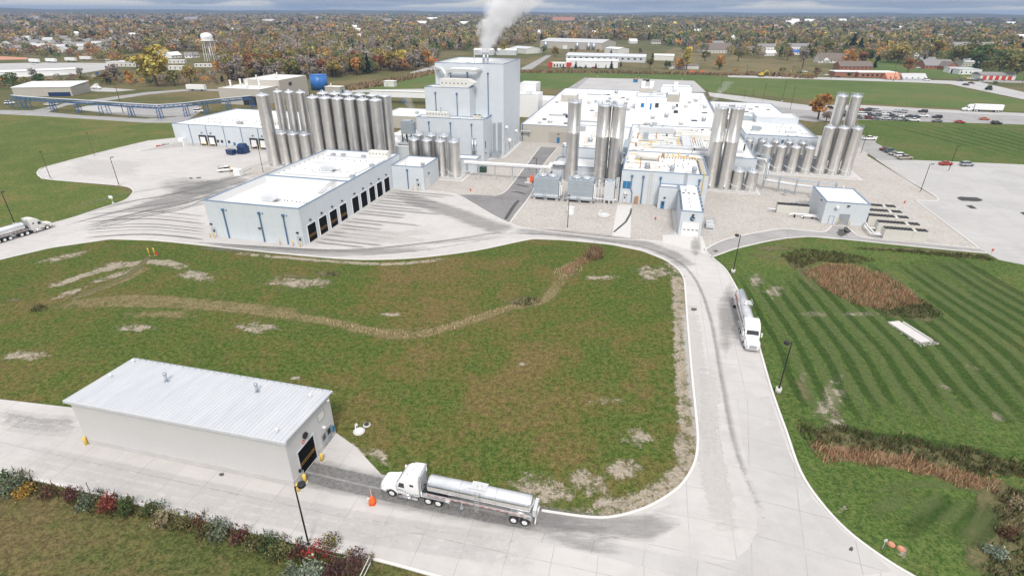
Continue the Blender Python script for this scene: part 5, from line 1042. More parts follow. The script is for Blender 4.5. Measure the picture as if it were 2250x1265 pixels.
# ---------------------------------------------------------------- cooling towers, chillers, yard equipment
def cooler(u0, w_, label):
    t = PT('cooling_tower', label, 'cooling tower', u0, 154.8, 0, 'cooling towers before the silos'); v0, v1 = 154.8, 160.2
    m = MB(); m.box(u0, v0, 1.0, u0+w_, v1, 6.4)
    for k in range(3): m.box(u0-.04, v0-.05, 2.6+k*1.25, u0+w_+.04, v0, 2.68+k*1.25)
    for k in (1, 2): m.box(u0+w_*k/3-.04, v0-.06, 1.2, u0+w_*k/3+.04, v0, 6.3)
    t.part('casing', m, 'ctank'); m = MB(); m.box(u0+.1, v0-.08, 1.05, u0+w_-.1, v0-.02, 1.7); t.part('louvre_band', m, 'lightgrey'); m = MB(); m.box(u0-.7, v0-.8, .8, u0+w_+.7, v1, 1.0); t.part('base_frame', m, 'galv')
    for k in (0, .5, 1): m = MB(); m.box(u0+k*(w_-.6)-.1, v0-.5, 0, u0+k*(w_-.6)+.7, v0+.3, .8); t.part('concrete_pier', m, 'plinth')
    for k in (.3, .7): m = MB(); m.lathe(u0+w_*k, (v0+v1)/2, [(1.5, 6.4), (1.55, 6.9), (1.4, 6.9), (1.35, 6.5), (0, 6.5)], 20); f = t.part('fan_ring', m, 'galv'); m = MB(); [m.cbox(u0+w_*k, (v0+v1)/2, 6.62, 2.6, .22, .05, a*math.pi/3) for a in range(3)]; t.part('fan_blade', m, 'offwhite', f)
    m = MB()
    for z in (7.0, 7.5):
        m.tube([(u0, v0, z), (u0+w_, v0, z), (u0+w_, v1, z), (u0, v1, z), (u0, v0, z)], .04, 4)
    for k in range(6): m.tube([(u0+w_*k/5, v0, 6.4), (u0+w_*k/5, v0, 7.5)], .04, 4); m.tube([(u0+w_*k/5, v1, 6.4), (u0+w_*k/5, v1, 7.5)], .04, 4)
    t.part('railing', m, 'galv'); m = MB(); m.box(u0+w_*.4, v0-1.0, .05, u0+w_*.4+.06, v0-.9, 2.6); m.box(u0+w_*.4+.9, v0-1.0, .05, u0+w_*.4+.96, v0-.9, 2.6); [m.box(u0+w_*.4, v0-1, .4+k*.35, u0+w_*.4+.96, v0-.9, .44+k*.35) for k in range(6)]; t.part('access_ladder', m, 'galv')
    m = MB(); m.tube([(u0+w_+.3, v0+.6, 1.2), (u0+w_+.3, v0+.6, 5.4), (u0+w_+.05, v0+.6, 5.4)], .18, 8); m.tube([(u0+w_+.6, v0+1.6, 1.2), (u0+w_+.6, v0+1.6, 4), (u0+w_, v0+1.6, 4)], .25, 8); t.part('water_pipe', m, 'white')
cooler(-30.7, 7.4, 'boxy blue grey cooling tower next to the asphalt drive'); cooler(-20.6, 7.4, 'boxy blue grey cooling tower nearer the front block')
t = PT('narrow_cooler', 'narrow upright pale panel cooler against the front block corner', 'cooler', -10.2, 155.2); m = MB(); m.box(-10, 155.2, 1, -7.2, 158.4, 6.4); t.part('casing', m, 'lightgrey'); m = MB(); m.lathe(-8.6, 156.8, [(1.1, 6.4), (1.1, 6.8), (.9, 6.5), (0, 6.5)], 16); t.part('fan_ring', m, 'ctank'); m = MB(); [m.box(a, 155, 0, a+.5, 155.5, 1) for a in (-10, -8.6, -7.4)]; t.part('concrete_pier', m, 'plinth'); m = MB(); [m.tube([(-12.6+k*.9, 155.8, .5), (-12.6+k*.9, 155.8, 6+k % 2)], .1, 6) for k in range(3)]; [m.tube([(-6.8+k*.32, 157.2, .5), (-6.8+k*.32, 157.2, 7.5)], .11, 6) for k in range(3)]; m.tube([(-12.8, 155.8, 1.2), (-6.4, 155.8, 1.2)], .16, 8); t.part('water_pipe', m, 'white')
m = MB(); m.box(-12.8, 157.6, 6.4, -6.2, 157.9, 6.7); m.box(-12.6, 156, 5.6, -6.2, 156.3, 5.9); t.part('overhead_beam', m, 'galv')
def chiller(u0, v0, L_, nf, label, grp='flat topped chillers in parallel rows', gap=None, h=2.7):
    t = PT('chiller', label, 'chiller', u0, v0, 0, grp)
    m = MB(); m.box(u0, v0, .25, u0+L_*.66, v0+2.2, h); m.box(u0+L_*.665, v0, .25, u0+L_, v0+2.2, h); m.box(u0+.1, v0+.1, .05, u0+L_-.1, v0+2.1, .25); t.part('casing', m, 'beige')
    s = L_/nf
    for k in range(nf):
        if gap and k == gap: continue
        for j in (.62, 1.58): m = MB(); m.cyl(u0+s*(k+.5), v0+j, h, h+.22, .40, 12); t.part('fan', m, 'black')
    m = MB(); m.box(u0-.5, v0-.5, .0, u0+L_+.5, v0+2.7, .1); t.part('slab', m, 'plinth')
    m = MB(); m.tube([(u0-.1, v0+.7, 1.0), (u0-1.6, v0+.7, 1.0), (u0-1.9, v0+1.3, 1.0)], .15, 8); m.tube([(u0-.1, v0+1.3, .8), (u0-1.8, v0+1.3, .8)], .15, 8); t.part('water_pipe', m, 'white')
CU_ = [(59.0, 162.9), (58.9, 158.1), (58.9, 153.6), (59.6, 148.6), (59.6, 143.9)]
for i, (u, v) in enumerate(CU_): chiller(u, v, 9.4, 12, ('farthest chiller, just behind the pump house corner', 'second chiller row from the far end beside the pump house', 'middle chiller row, starting at the pump house wall', 'second nearest chiller row beside the asphalt path', 'nearest chiller with its long tan side facing the path')[i], gap=8)
chiller(37.6, 158.4, 8.2, 11, 'lone chiller with black fans on the gravel to the left of the pump house', None, h=2.5)
x_, y_ = W(42.5, 161.3); t = Thing('compressor_skid', 'dark green compressor skid behind the lone chiller', 'compressor', (x_, y_, 0), GA); m = MB(); m.lathe((-1.3, 0, 1.9), 0, [(0, 0), (.6, .15), (.6, 2.4), (0, 2.6)], 12, True, 'x'); m.cbox(0, 0, .1, 2.8, 1.4, 1.2); t.part('body', m, 'green'); m = MB(); m.cyl(.4, .3, 2.2, 2.9, .2, 8); m.cyl(-.5, -.2, 2.2, 2.8, .15, 8); t.part('valve', m, 'grey')
t = PT('ground_pipes', 'pair of white insulated pipes at ground level entering the pump house', 'pipes', 43, 156); m = MB(); m.tube([(40.5, 156.6, .3), (41, 156.6, .9), (47.8, 156.6, .9)], .2, 8); m.tube([(43.6, 155.9, .3), (44.1, 155.9, .7), (47.4, 155.9, .7), (47.8, 155.4, .4)], .2, 8); t.part('pipe', m, 'white'); m = MB(); [m.box(a, 155.6, 0, a+.15, 156.9, .75) for a in (41.8, 44, 46.2)]; t.part('support', m, 'dark')
t = PT('chiller_pipes', 'white pipe manifold on the gravel between pump house and nearest chillers', 'pipes', 57.6, 148); m = MB(); [m.tube([(58.2-.0, 152.9, .9+k*.35), (57.3+k*.5, 150, .9+k*.35), (57.3+k*.5, 145.2, .9+k*.35), (59.5, 145.2, .9+k*.35)], .14, 8) for k in range(2)]; [m.tube([(57.4, 149.6+k, .9), (59.6, 149.6+k, .9)], .13, 8) for k in range(1)]; t.part('pipe', m, 'white')
# green cabinet, hydrants, boxes, signs, manholes
def atpx(x, y, z=0): p = q(x, y); return (p[0], p[1], z)
t = Thing('transformer', 'dark green transformer cabinet on the gravel under the pipe bridge', 'transformer', atpx(1062, 379), GA); m = MB(); m.cbox(0, 0, .15, 2.2, 1.7, 1.9); m.cbox(0, -.95, .5, 1.8, .25, 1.3); t.part('body', m, 'green'); m = MB(); m.cbox(0, 0, 0, 2.6, 2.1, .15); t.part('base', m, 'plinth')
def hydrant(px, py, label):
    t = Thing('fire_hydrant', label, 'hydrant', atpx(px, py, .05)); m = MB(); m.lathe(0, 0, [(.2, 0), (.2, .08), (.13, .1), (.13, .6), (.17, .62), (.13, .78), (.04, .86)], 10); t.part('barrel', m, 'red'); m = MB(); m.lathe((-.3, 0, .48), 0, [(.09, 0), (.09, .6)], 8, True, 'x'); t.part('outlet', m, 'red')
hydrant(1034, 420, 'small red hydrant on the gravel beside the garage annex'); hydrant(1987, 447, 'red hydrant by the corner of the concrete parking lot'); hydrant(345, 561, 'red hydrant between two yellow posts on the front lawn'); hydrant(1440, 483, 'dark red hydrant on gravel in front of the loading bay corner')
t = Thing('utility_box', 'white upright utility box on the gravel beside the lamp post', 'box', atpx(1254, 470, .02), GA); m = MB(); m.cbox(0, 0, 0, 1.6, 1.2, 1.9); t.part('cabinet', m, 'white'); m = MB(); m.cbox(0, 0, 1.9, 1.75, 1.35, .12); t.part('lid', m, 'offwhite')
t = Thing('yard_cabinet', 'white electrical cabinet on the gravel island by the parked pickup', 'box', atpx(525, 385, .05), GA); m = MB(); m.cbox(0, 0, .1, 2.4, 1.8, 1.9); t.part('cabinet', m, 'white'); m = MB(); m.cbox(0, 0, 0, 3.4, 2.6, .1); t.part('base', m, 'plinth')
def lid(px, py, r, label, mat='lightgrey', h=.35, hoop=True, name='manhole'):
    t = Thing(name, label, 'manhole', atpx(px, py)); m = MB(); m.cyl(0, 0, 0, h, r, 24); m.lathe(0, 0, [(r*.9, h), (r*.86, h+.06), (0, h+.08)], 24); t.part('ring', m, 'slab' if mat != 'terra' else 'terra'); m = MB(); m.cyl(0, 0, h+.085, h+.11, r*.7, 20); t.part('cover', m, mat)
    if hoop: m = MB(); m.tube([(-r*.6, r*.3, h), (-r*.6, r*.3, h+.9), (-r*.6+.15, r*.3, h+1.05), (-r*.3, r*.3, h+1.0), (-r*.3, r*.3, h+.7)], .09, 8); m.box(-r*.1, -r*.6, h+.1, r*.1, r*.2, h+.16); t.part('vent_pipe', m, 'white')
lid(789, 948, .78, 'round pale manhole with a curved vent pipe on the lawn beside the wash building', 'white', .12); lid(806, 934, .5, 'small dark manhole cover in the lawn behind the pale vented one', 'dark', .12, False)
lid(1326, 474, 1.8, 'round pale manhole with a dark hoop on the gravel before the cooling towers', 'lightgrey'); lid(1958, 1196, .37, 'terracotta round lid in the grass by the road, nearer one', 'terra', .1, False, 'septic_lid'); lid(1979, 1205, .37, 'terracotta round lid in the grass, farther from the road marker', 'terra', .1, False, 'septic_lid')
t = Thing('outdoor_unit_frame', 'grey framed condenser rack on a slab right of the loading bay', 'rack', atpx(1558, 499), GA); m = MB(); m.cbox(0, 0, 0, 3.0, 5, .12); t.part('slab', m, 'slab'); m = MB(); [m.cbox(0, -1.2+k*2.3, .5, 2.0, 1.9, .8) for k in (0, 1)]; t.part('unit', m, 'lightgrey'); m = MB(); [m.tube([(-1.2, y, .1), (-1.2, y, 1.9), (1.2, y, 1.9), (1.2, y, .1)], .06, 5) for y in (-2.3, 0, 2.3)]; [m.tube([(x, -2.3, 1.9), (x, 2.3, 1.9)], .06, 5) for x in (-1.2, 1.2)]; t.part('frame', m, 'grey')
t = Thing('traffic_cone', 'orange cone marker with a striped flag on the lower road', 'cone', atpx(819, 1106, .07)); m = MB(); m.cbox(0, 0, 0, .75, .75, .08); t.part('foot', m, 'orange'); m = MB(); m.lathe(0, 0, [(.40, .08), (.42, .5), (.25, .8), (.1, 1.2)], 16); t.part('cone_body', m, 'orange'); m = MB(); m.tube([(0, 0, 1.1), (-.12, .1, 2.1)], .03, 6); st = t.part('flag_stick', m, 'offwhite'); m = MB(); m.tube([(-.13, .1, 2.05), (-.15, .12, 1.7), (-.11, .1, 1.4)], [.05, .09, .04], 6); t.part('flag', m, 'red', st); m = MB(); m.cbox(-.45, .15, .1, .4, .3, .5); t.part('sand_bag', m, 'lightgrey')
def bollard(x, y, label, grp, h=1.15, r=.11, z=.05):
    key = ('bollard', h, r)
    if key in PROTO: return copytree(PROTO[key], (x, y, z), None, label)
    t = Thing('bollard', label, 'bollard', (x, y, z), 0, grp); PROTO[key] = t.o; m = MB(); m.lathe(0, 0, [(r, 0), (r, h-.1), (r*.7, h-.02), (0, h)], 12); t.part('post', m, 'yellow'); m = MB(); m.cyl(0, 0, 0, .05, r*1.6, 12); t.part('foot', m, 'slab'); return t.o
BG = 'yellow bollards'
for px, py, l in ((191, 977, 'thick yellow bollard at the far left corner of the wash building'), (708, 1013, 'thick yellow bollard just right of the wash building door'), (671, 1059, 'thick yellow bollard just left of the wash building door'), (657, 1079, 'thick yellow bollard at the near corner, behind the lamp head')): bollard(*q(px, py), l, BG, 1.25, .2)
for u, v, l in ((-101.3, 104.3, 'outer bollard by the small door at the left end of the garage front'), (-99.9, 104.2, 'inner bollard by the small door at the left end of the garage front'), (-82.0, 104.4, 'bollard by the rightmost blue downspout of the garage front'), (-78.5, 104.4, 'bollard left of the small door at the garage corner'), (-76.4, 104.2, 'bollard right of the small door at the garage corner'), (-68.8, 153.6, 'left bollard at the annex door'), (-67.0, 153.5, 'right bollard at the annex door'), (51.6, 152.3, 'left bollard at the pump house roller door'), (54.3, 152.2, 'right bollard at the pump house roller door')): bollard(*W(u, v), l, BG, 1.5, .1)
for px, py, l in ((329, 562, 'left yellow marker post on the front lawn by the yard'), (341, 561, 'right yellow marker post on the front lawn by the yard'), (506, 379, 'left yellow post beside the parked white pickup'), (514, 377, 'right yellow post beside the parked white pickup')): bollard(*q(px, py), l, BG, 1.9, .13, 0)
def lamp(px, py, h, label, arm=(-.6, -.3), round_=True, base=.5, mat='black'):
    x, y = q(px, py); t = Thing('lamp_post', label, 'lamp post', (x, y, 0), 0, 'lamp posts')
    if base: m = MB(); m.cyl(0, 0, 0, base, .42, 16); t.part('footing', m, 'slab')
    m = MB(); m.tube([(0, 0, base), (0, 0, h)], [.10, .075], 8); m.tube([(0, 0, h-.1), (arm[0], arm[1], h-.02)], .05, 6); m.cyl(0, 0, base, base+.1, .2, 10); t.part('pole', m, mat)
    m = MB()
    if round_: m.lathe(arm[0], arm[1], [(.36, h-.25), (.4, h-.2), (.4, h+.1), (.3, h+.16)], 16)
    else: m.cbox(arm[0], arm[1], h-.12, .75, .4, .18)
    t.part('lamp_head', m, 'black')
lamp(679, 1198, 8.5, 'black lamp post with round head in front of the wash building', (.55, .3), True, .25)
lamp(1709, 862, 8.8, 'dark lamp post on a concrete drum right of the main road, nearest one', (-.75, -.1), base=.9); lamp(1610, 600, 8.7, 'dark lamp post on a concrete drum at the road bend above the parked tanker', (-.7, .1), base=.9)
lamp(1247, 500, 8.4, 'slim black lamp post on the gravel before the cooling towers', (.0, .7), False, .1); lamp(1178, 392, 6.8, 'short black lamp post behind the cooling tower next to the asphalt drive', (-.9, 0), False, .3)
lamp(33, 492, 8.6, 'black lamp post behind the tanker truck at the far left', (.3, .1), False, .3); lamp(112, 394, 9.0, 'lamp post at the rounded tip of the west yard', (-.1, .1), False, .5, 'wood'); lamp(262, 408, 9.0, 'dark lamp post at the lower edge of the west yard', (.6, .1), False, .5); lamp(208, 343, 8.6, 'lamp post on the grass along the upper yard edge', (-.1, .1), False, .4, 'wood'); lamp(579, 381, 9.0, 'lamp post on the gravel island by the end silo', (-.7, 0), False, .3)
lamp(2022, 422, 8.8, 'black lamp post in the corner of the concrete parking lot', (.9, .1), False, .3); lamp(2084, 376, 8.8, 'lamp post at the grass edge of the parking lot near two cars', (.5, .1), False, .3); lamp(1892, 337, 8.0, 'lamp post with a white band beside the parked trucks', (.2, .4), False, .2)
for px, py, h, l in ((1313, 169, 9, 'tall pole on the rear lot edge, leftmost'), (1404, 172, 11, 'tall pole on the rear lot edge by the blue dumpster'), (1498, 175, 7, 'pole at the rear lot corner'), (1635, 216, 5, 'short white footed pole by the perimeter road'), (1653, 217, 5, 'short pole right of the white footed one by the perimeter road'), (1676, 222, 10, 'dark pole by the perimeter road, middle one'), (1718, 224, 12, 'tall dark pole by the perimeter road'), (1735, 246, 13, 'tall pole with white foot by the east hall'), (1582, 203, 11, 'dark pole at the rear ramp corner')): lamp(px, py, h, l, (.25, .1), False, .7)
def upole(px, py, h, label, cross=True):
    t = Thing('utility_pole', label, 'utility pole', (*q(px, py), 0), rr.uniform(-.4, .4), 'wooden utility poles'); m = MB(); m.tube([(0, 0, 0), (0, 0, h)], [.22, .13], 7); t.part('pole', m, 'wood')
    if cross: m = MB(); m.box(-1.1, -.08, h-.9, 1.1, .08, h-.72); t.part('crossarm', m, 'wood')
for px, py, h, l in ((271, 248, 17, 'tall wooden pole leaning beside the blue trestle'), (496, 196, 16, 'wooden pole in front of the water tower trees'), (592, 199, 18, 'wooden pole rising behind the tan warehouse'), (642, 148, 11, 'pale utility pole in the scrub left of the wood edge'), (1639, 166, 9, 'pole at the road beside the yellow excavator'), (1739, 170, 9, 'pole along the far road, left of the house with gables'), (1826, 173, 11, 'pole along the far road near the flat roofed brick house'), (1858, 122, 11, 'pole in front of the dark conifers'), (1965, 158, 10, 'lamp like pole on the far street'), (2016, 168, 9, 'pole right of the street lamp, by the white truck'), (1962, 180, 9, 'pole by the brown roofed barn'), (2105, 178, 9, 'pole by the crossing on the highway'), (2178, 160, 10, 'pole before the dark trees on the right'), (2206, 180, 10, 'pole right of the red and white garages'), (2246, 183, 9, 'pole at the edge of the picture on the right')): upole(px, py, h, l)
# culvert headwall on the east lawn
t = Thing('culvert_slab', 'pale concrete culvert slab with a raised side rail on the mown lawn', 'culvert', (69.8, 82.2, 0), R_(-80)); m = MB(); m.box(-3.4, -1.1, 0, 3.5, 1.0, .25); t.part('slab', m, 'slab'); m = MB(); m.box(-2.6, 1.0, 0, 3.6, 1.2, .55); m.box(-3.4, -1.25, 0, 3.0, -1.1, .3); t.part('side_wall', m, 'kerb')
m = MB(); r_ = random.Random(4)
for k in range(90): x = r_.uniform(2.6, 4.4) if k < 70 else r_.uniform(-3, 3); y = r_.uniform(-1.7, 1.9) if x > 3.7 else r_.choice((-1, 1))*r_.uniform(1.25, 1.7); m.cbox(x, y, 0, r_.uniform(.1, .3), r_.uniform(.1, .25), r_.uniform(.05, .15), r_.uniform(0, 3))
o_ = struct('riprap', m, 'rock', 'stuff'); o_.location = (69.8, 82.2, 0); o_.rotation_euler = (0, 0, R_(-80)); tag(o_, 'loose pale stones round the culvert slab', 'stones')
t = Thing('road_sign', 'small dark sign on a post where the path meets the parking lot', 'sign', atpx(2177, 560)); m = MB(); m.tube([(0, 0, 0), (0, 0, 1.4)], .04, 6); t.part('post', m, 'galv'); m = MB(); m.box(-.25, -.04, 1.0, .25, .04, 1.5); t.part('panel', m, 'red')
t = Thing('lawn_sign', 'small white square sign on the grass corner of the west yard', 'sign', atpx(249, 447)); m = MB(); m.cyl(0, 0, 0, .3, .3, 10); m.tube([(0, 0, .3), (-.2, .1, 1.9)], .05, 6); t.part('post', m, 'offwhite'); m = MB(); m.box(-.75, -.06, 1.5, .35, .04, 2.3); t.part('panel', m, 'white')
t = Thing('marker_post', 'thin grey marker post in the grass beside the lower right road edge', 'post', atpx(1938, 1205)); m = MB(); m.tube([(0, 0, 0), (0, 0, 1.3)], .05, 6); t.part('post', m, 'grey'); m = MB(); m.box(-.16, -.03, 1.1, .16, .03, 1.45); t.part('panel', m, 'lightgrey')
# dumpster and compactor at the docks, pallets, ramp
t = PT('trash_compactor', 'dark blue waste compactor with container standing at the warehouse docks', 'compactor', -155.5, 181); m = MB(); m.loft([[(-156.6, 179.2, .3), (-153.4, 178.7, .3), (-153.4, 180.9, .3), (-156.6, 181.3, .3)], [(-156.7, 179.1, 2.0), (-153.3, 178.6, 2.0), (-153.3, 180.9, 2.0), (-156.7, 181.3, 2.0)]], False); t.part('container', m, 'dumpblue'); m = MB(); m.box(-153.4, 181.6, .2, -150.2, 184.6, 2.7); m.loft([[(-153.4, 181.6, 2.7), (-150.2, 181.6, 2.7), (-150.2, 184.2, 2.7), (-153.4, 184.2, 2.7)], [(-153.0, 182.2, 3.8), (-150.6, 182.2, 3.8), (-150.6, 184, 3.8), (-153.0, 184, 3.8)]], False); m.box(-153.3, 180.9, .2, -151, 181.6, 1.6); t.part('hopper', m, 'dumpblue')
t = PT('dock_ramp', 'concrete ramp with low walls at the left end of the warehouse', 'ramp', -188, 186); m = MB(); m.add([(-196, 176, .05), (-186, 187, 1.2), (-184, 187, 1.2), (-193.5, 176, .05), (-184, 187, .0), (-193.5, 176, 0)], [(0, 1, 2, 3)[::-1], (3, 2, 4, 5)]); t.part('slope', m, 'slab'); m = MB(); m.add([(-193.5, 176, .0), (-184, 187, 0), (-184, 187, 1.9), (-193.5, 176, .3), (-193.2, 175.8, 0), (-183.7, 186.9, 0), (-183.7, 186.9, 1.9), (-193.2, 175.8, .3)], [(3, 2, 1, 0), (4, 5, 6, 7), (2, 3, 7, 6)]); t.part('side_wall', m, 'plinth')
for px, py, mt, l in ((352, 325, 'red', 'stack of reddish pallets on the ramp by the warehouse'), (365, 322, 'grey', 'stack of dark grey pallets on the ramp by the warehouse')):
    t = Thing('pallet_stack', l, 'pallets', atpx(px, py, .1), .3); m = MB(); [m.cbox(0, 0, .2*k, 2.2, 1.2, .12) for k in range(5)]; t.part('boards', m, mt); m = MB(); [m.cbox(x, 0, .12, .12, 1.1, .9) for x in (-1, 0, 1)]; t.part('blocks', m, 'wood')
t = Thing('scissor_lift', 'orange lift with black parts beside the cooling tower', 'lift', atpx(1167, 401, .05), GA); m = MB(); m.cbox(0, 0, .3, 1.0, 1.8, .7); m.cbox(0, .5, 1.0, .8, .8, 1.0); m.tube([(.1, -.4, 1), (.1, .2, 2.9)], .16, 6); t.part('body', m, 'orange'); m = MB(); [m.lathe((x, y, .3), 0, [(.3, -.1), (.3, .1)], 10, False, 'x') for x in (-.5, .5) for y in (-.6, .6)]; t.part('wheel', m, 'dark')
t = Thing('pipe_support_block', 'white concrete block on a slab where the bridge meets the drive', 'block', atpx(1161, 402, .05), GA); m = MB(); m.cbox(0, 0, 0, 2.4, 1.6, .15); m.cbox(0, .2, .15, .9, .9, 1.3); t.part('block', m, 'slab')
# ---------------------------------------------------------------- vehicles (own coordinates: front at x = 0 or centre, x forward, y left)
def wheel(t, x, y, r, w, side, hub='white'):
    m = MB(); a = w/2
    m.lathe((x, y, r), 0, [(r*.62, -a), (r*.93, -a), (r, -a*.75), (r, a*.75), (r*.93, a), (r*.62, a)], 20, True, 'y', False); wo = t.part('wheel', m, 'dark')
    m = MB(); s = side*a
    m.lathe((x, y, r), 0, [(r*.62, s*.96), (r*.56, s*.7), (r*.22, s*.62), (r*.2, s*.98), (0, s*.98)] if side > 0 else [(0, s*.98), (r*.2, s*.98), (r*.22, s*.62), (r*.56, s*.7), (r*.62, s*.96)], 16, True, 'y'); t.part('rim', m, hub, wo)
def fender(m, x0, x1, y0, y1, r, zc, a0=0, a1=180, n=10):
    vs = []
    for k in range(n+1):
        a = R_(a0+(a1-a0)*k/n); c = (x0+x1)/2; hx = (x1-x0)/2
        for y in (y0, y1): vs.append((c+hx*math.cos(a), y, zc+r*math.sin(a)))
    m.add(vs, [(2*k, 2*k+1, 2*k+3, 2*k+2) for k in range(n)], True)
def tractor(t, body='white', trim=None, sleeper_windows=False):
    m = MB()
    m.loft([rrect(0.0, .80, .55, 1.30, .2), rrect(-.15, .98, .48, 1.48, .25), rrect(-.55, 1.02, .5, 1.62, .25), rrect(-1.3, 1.05, .6, 1.74, .22), rrect(-2.0, 1.1, .7, 1.92, .18)])
    hd = t.part('hood', m, body)
    m = MB(); m.loft([rrect(-1.95, 1.14, .75, 1.95, .15), rrect(-2.15, 1.18, .72, 2.2, .15), rrect(-2.45, 1.2, .7, 2.72, .18), rrect(-2.8, 1.22, .7, 3.2, .25), rrect(-3.4, 1.24, .72, 3.62, .3), rrect(-4.0, 1.25, .75, 3.78, .3), rrect(-4.9, 1.25, .75, 3.8, .25)])
    cb = t.part('cab', m, body)
    m = MB(); m.add([(-2.06, -.98, 2.08), (-2.06, .98, 2.08), (-2.44, .9, 2.70), (-2.44, -.9, 2.70), (-2.02, -.98, 2.1), (-2.02, .98, 2.1), (-2.40, .9, 2.74), (-2.40, -.9, 2.74)], [(4, 5, 6, 7), (0, 1, 5, 4), (1, 2, 6, 5), (2, 3, 7, 6), (3, 0, 4, 7)]); t.part('windscreen', m, 'glass', cb)
    for s in (-1, 1):
        m = MB(); y = s*1.215; m.add([(-2.35, y, 1.85), (-3.15, y+s*.03, 1.85), (-3.15, y+s*.03, 2.55), (-2.6, y+s*.01, 2.55)], [(0, 1, 2, 3) if s < 0 else (3, 2, 1, 0)]); m.box(-3.15, min(y-s*.1, y+s*.025), 1.85, -2.55, max(y-s*.1, y+s*.025), 2.5); t.part('side_window', m, 'glass', cb)
        m = MB(); m.box(-2.3, s*1.45-.1, 1.75, -2.12, s*1.45+.1, 2.5); m.tube([(-2.2, s*1.2, 2.35), (-2.2, s*1.45, 2.35)], .03, 5); t.part('mirror', m, body, cb)
        m = MB(); m.box(-4.3, min(s*1.24, s*1.275), 2.3, -3.85, max(s*1.24, s*1.275), 2.6); t.part('sleeper_window', m, 'glass', cb)
        m = MB(); m.lathe((-3.9, s*1.0, .62), 0, [(0, -.0), (.3, .05), (.3, 1.25), (0, 1.3)], 14, True, 'x'); t.part('fuel_tank', m, 'chrome')
        m = MB(); m.box(-4.7, s*1.2-.18, .35, -2.35, s*1.2+.18, .5); m.box(-4.7, min(s*1.1, s*1.27), .5, -4.0, max(s*1.1, s*1.27), 1.0); t.part('side_step', m, 'chrome')
        m = MB(); fender(m, -2.2, -.65, s*.75, s*1.22, .8, .5, 0, 180); m.loft([[(-.75, s*.95, .5), (-.75, s*1.2, .5), (-.75, s*1.2, 1.0), (-.75, s*.95, 1.1)], [(-.05, s*.8, .5), (-.2, s*1.1, .5), (-.25, s*1.08, 1.0), (-.1, s*.8, 1.15)]]); t.part('front_fender', m, body, hd)
        m = MB(); m.box(-.22, s*.82-.16, .95, -.02, s*.82+.16, 1.15); t.part('headlight', m, 'lightgrey', hd)
        m = MB(); m.tube([(-5.05, s*.95, 1.0), (-5.05, s*.95, 3.9)], .085, 8); t.part('exhaust_stack', m, 'chrome')
        wheel(t, -1.45, s*1.02, .52, .32, s)
        for x in (-5.95, -7.15): wheel(t, x, s*.95, .52, .58, s)
    m = MB(); m.box(.0, -.55, .62, .06, .55, 1.28); t.part('grille', m, 'grey', hd); m = MB(); m.loft([rrect(.08, 1.0, .38, .66, .06), rrect(-.15, 1.12, .36, .68, .06)]); t.part('bumper', m, 'chrome' if body == 'white' else body)
    m = MB(); m.box(-8.0, -.48, .72, -1.0, -.34, .98); m.box(-8.0, .34, .72, -1.0, .48, .98); m.box(-6.9, -.55, 1.0, -5.9, .55, 1.15); m.box(-5.6, -.9, .95, -5.0, .9, 1.08); m.tube([(-5.0, 0, 1.6), (-5.4, 0, 1.9), (-5.8, .2, 1.5)], .07, 6); m.box(-8.0, -.95, .55, -.9, .95, .72); t.part('chassis_and_shade_plate', m, 'dark')  # last box: wide underbody plate, added to deepen the shade beneath the tractor
    m = MB(); m.box(-5.0, -1.15, 1.1, -4.93, 1.15, 3.3); t.part('cab_back', m, 'grey', cb)
    m = MB(); [m.cyl(-3.6-k*.3, y, 3.74, 3.82, .05, 6) for k, y in ((0, -.9), (0, .9), (2, -.5), (2, .5), (4, .9), (4, -.9), (1, 0))]; t.part('roof_light', m, 'dark', cb)
    if sleeper_windows: m = MB(); [m.add([(-2.66, y0, 2.98), (-2.66, y1, 2.98), (-2.95, y1, 3.36), (-2.95, y0, 3.36)], [(0, 1, 2, 3)]) for y0, y1 in ((-.85, -.08), (.08, .85))]; m.v = [(x+.05, y, z+.03) for x, y, z in m.v]; t.part('roof_window', m, 'glass', cb)
    if trim:
        m = MB()
        for s in (-1, 1):
            for k in range(9): x = -2.2-k*.3; z = 1.45-.05*k+.12*math.sin(k); m.box(x-.26, min(s*1.24, s*1.262), z, x, max(s*1.24, s*1.262), z+.05); m.box(x-.2, min(s*1.24, s*1.262), z-.22+.02*k, x-.05, max(s*1.24, s*1.262), z-.18+.02*k)
        t.part('stripe', m, trim, cb)
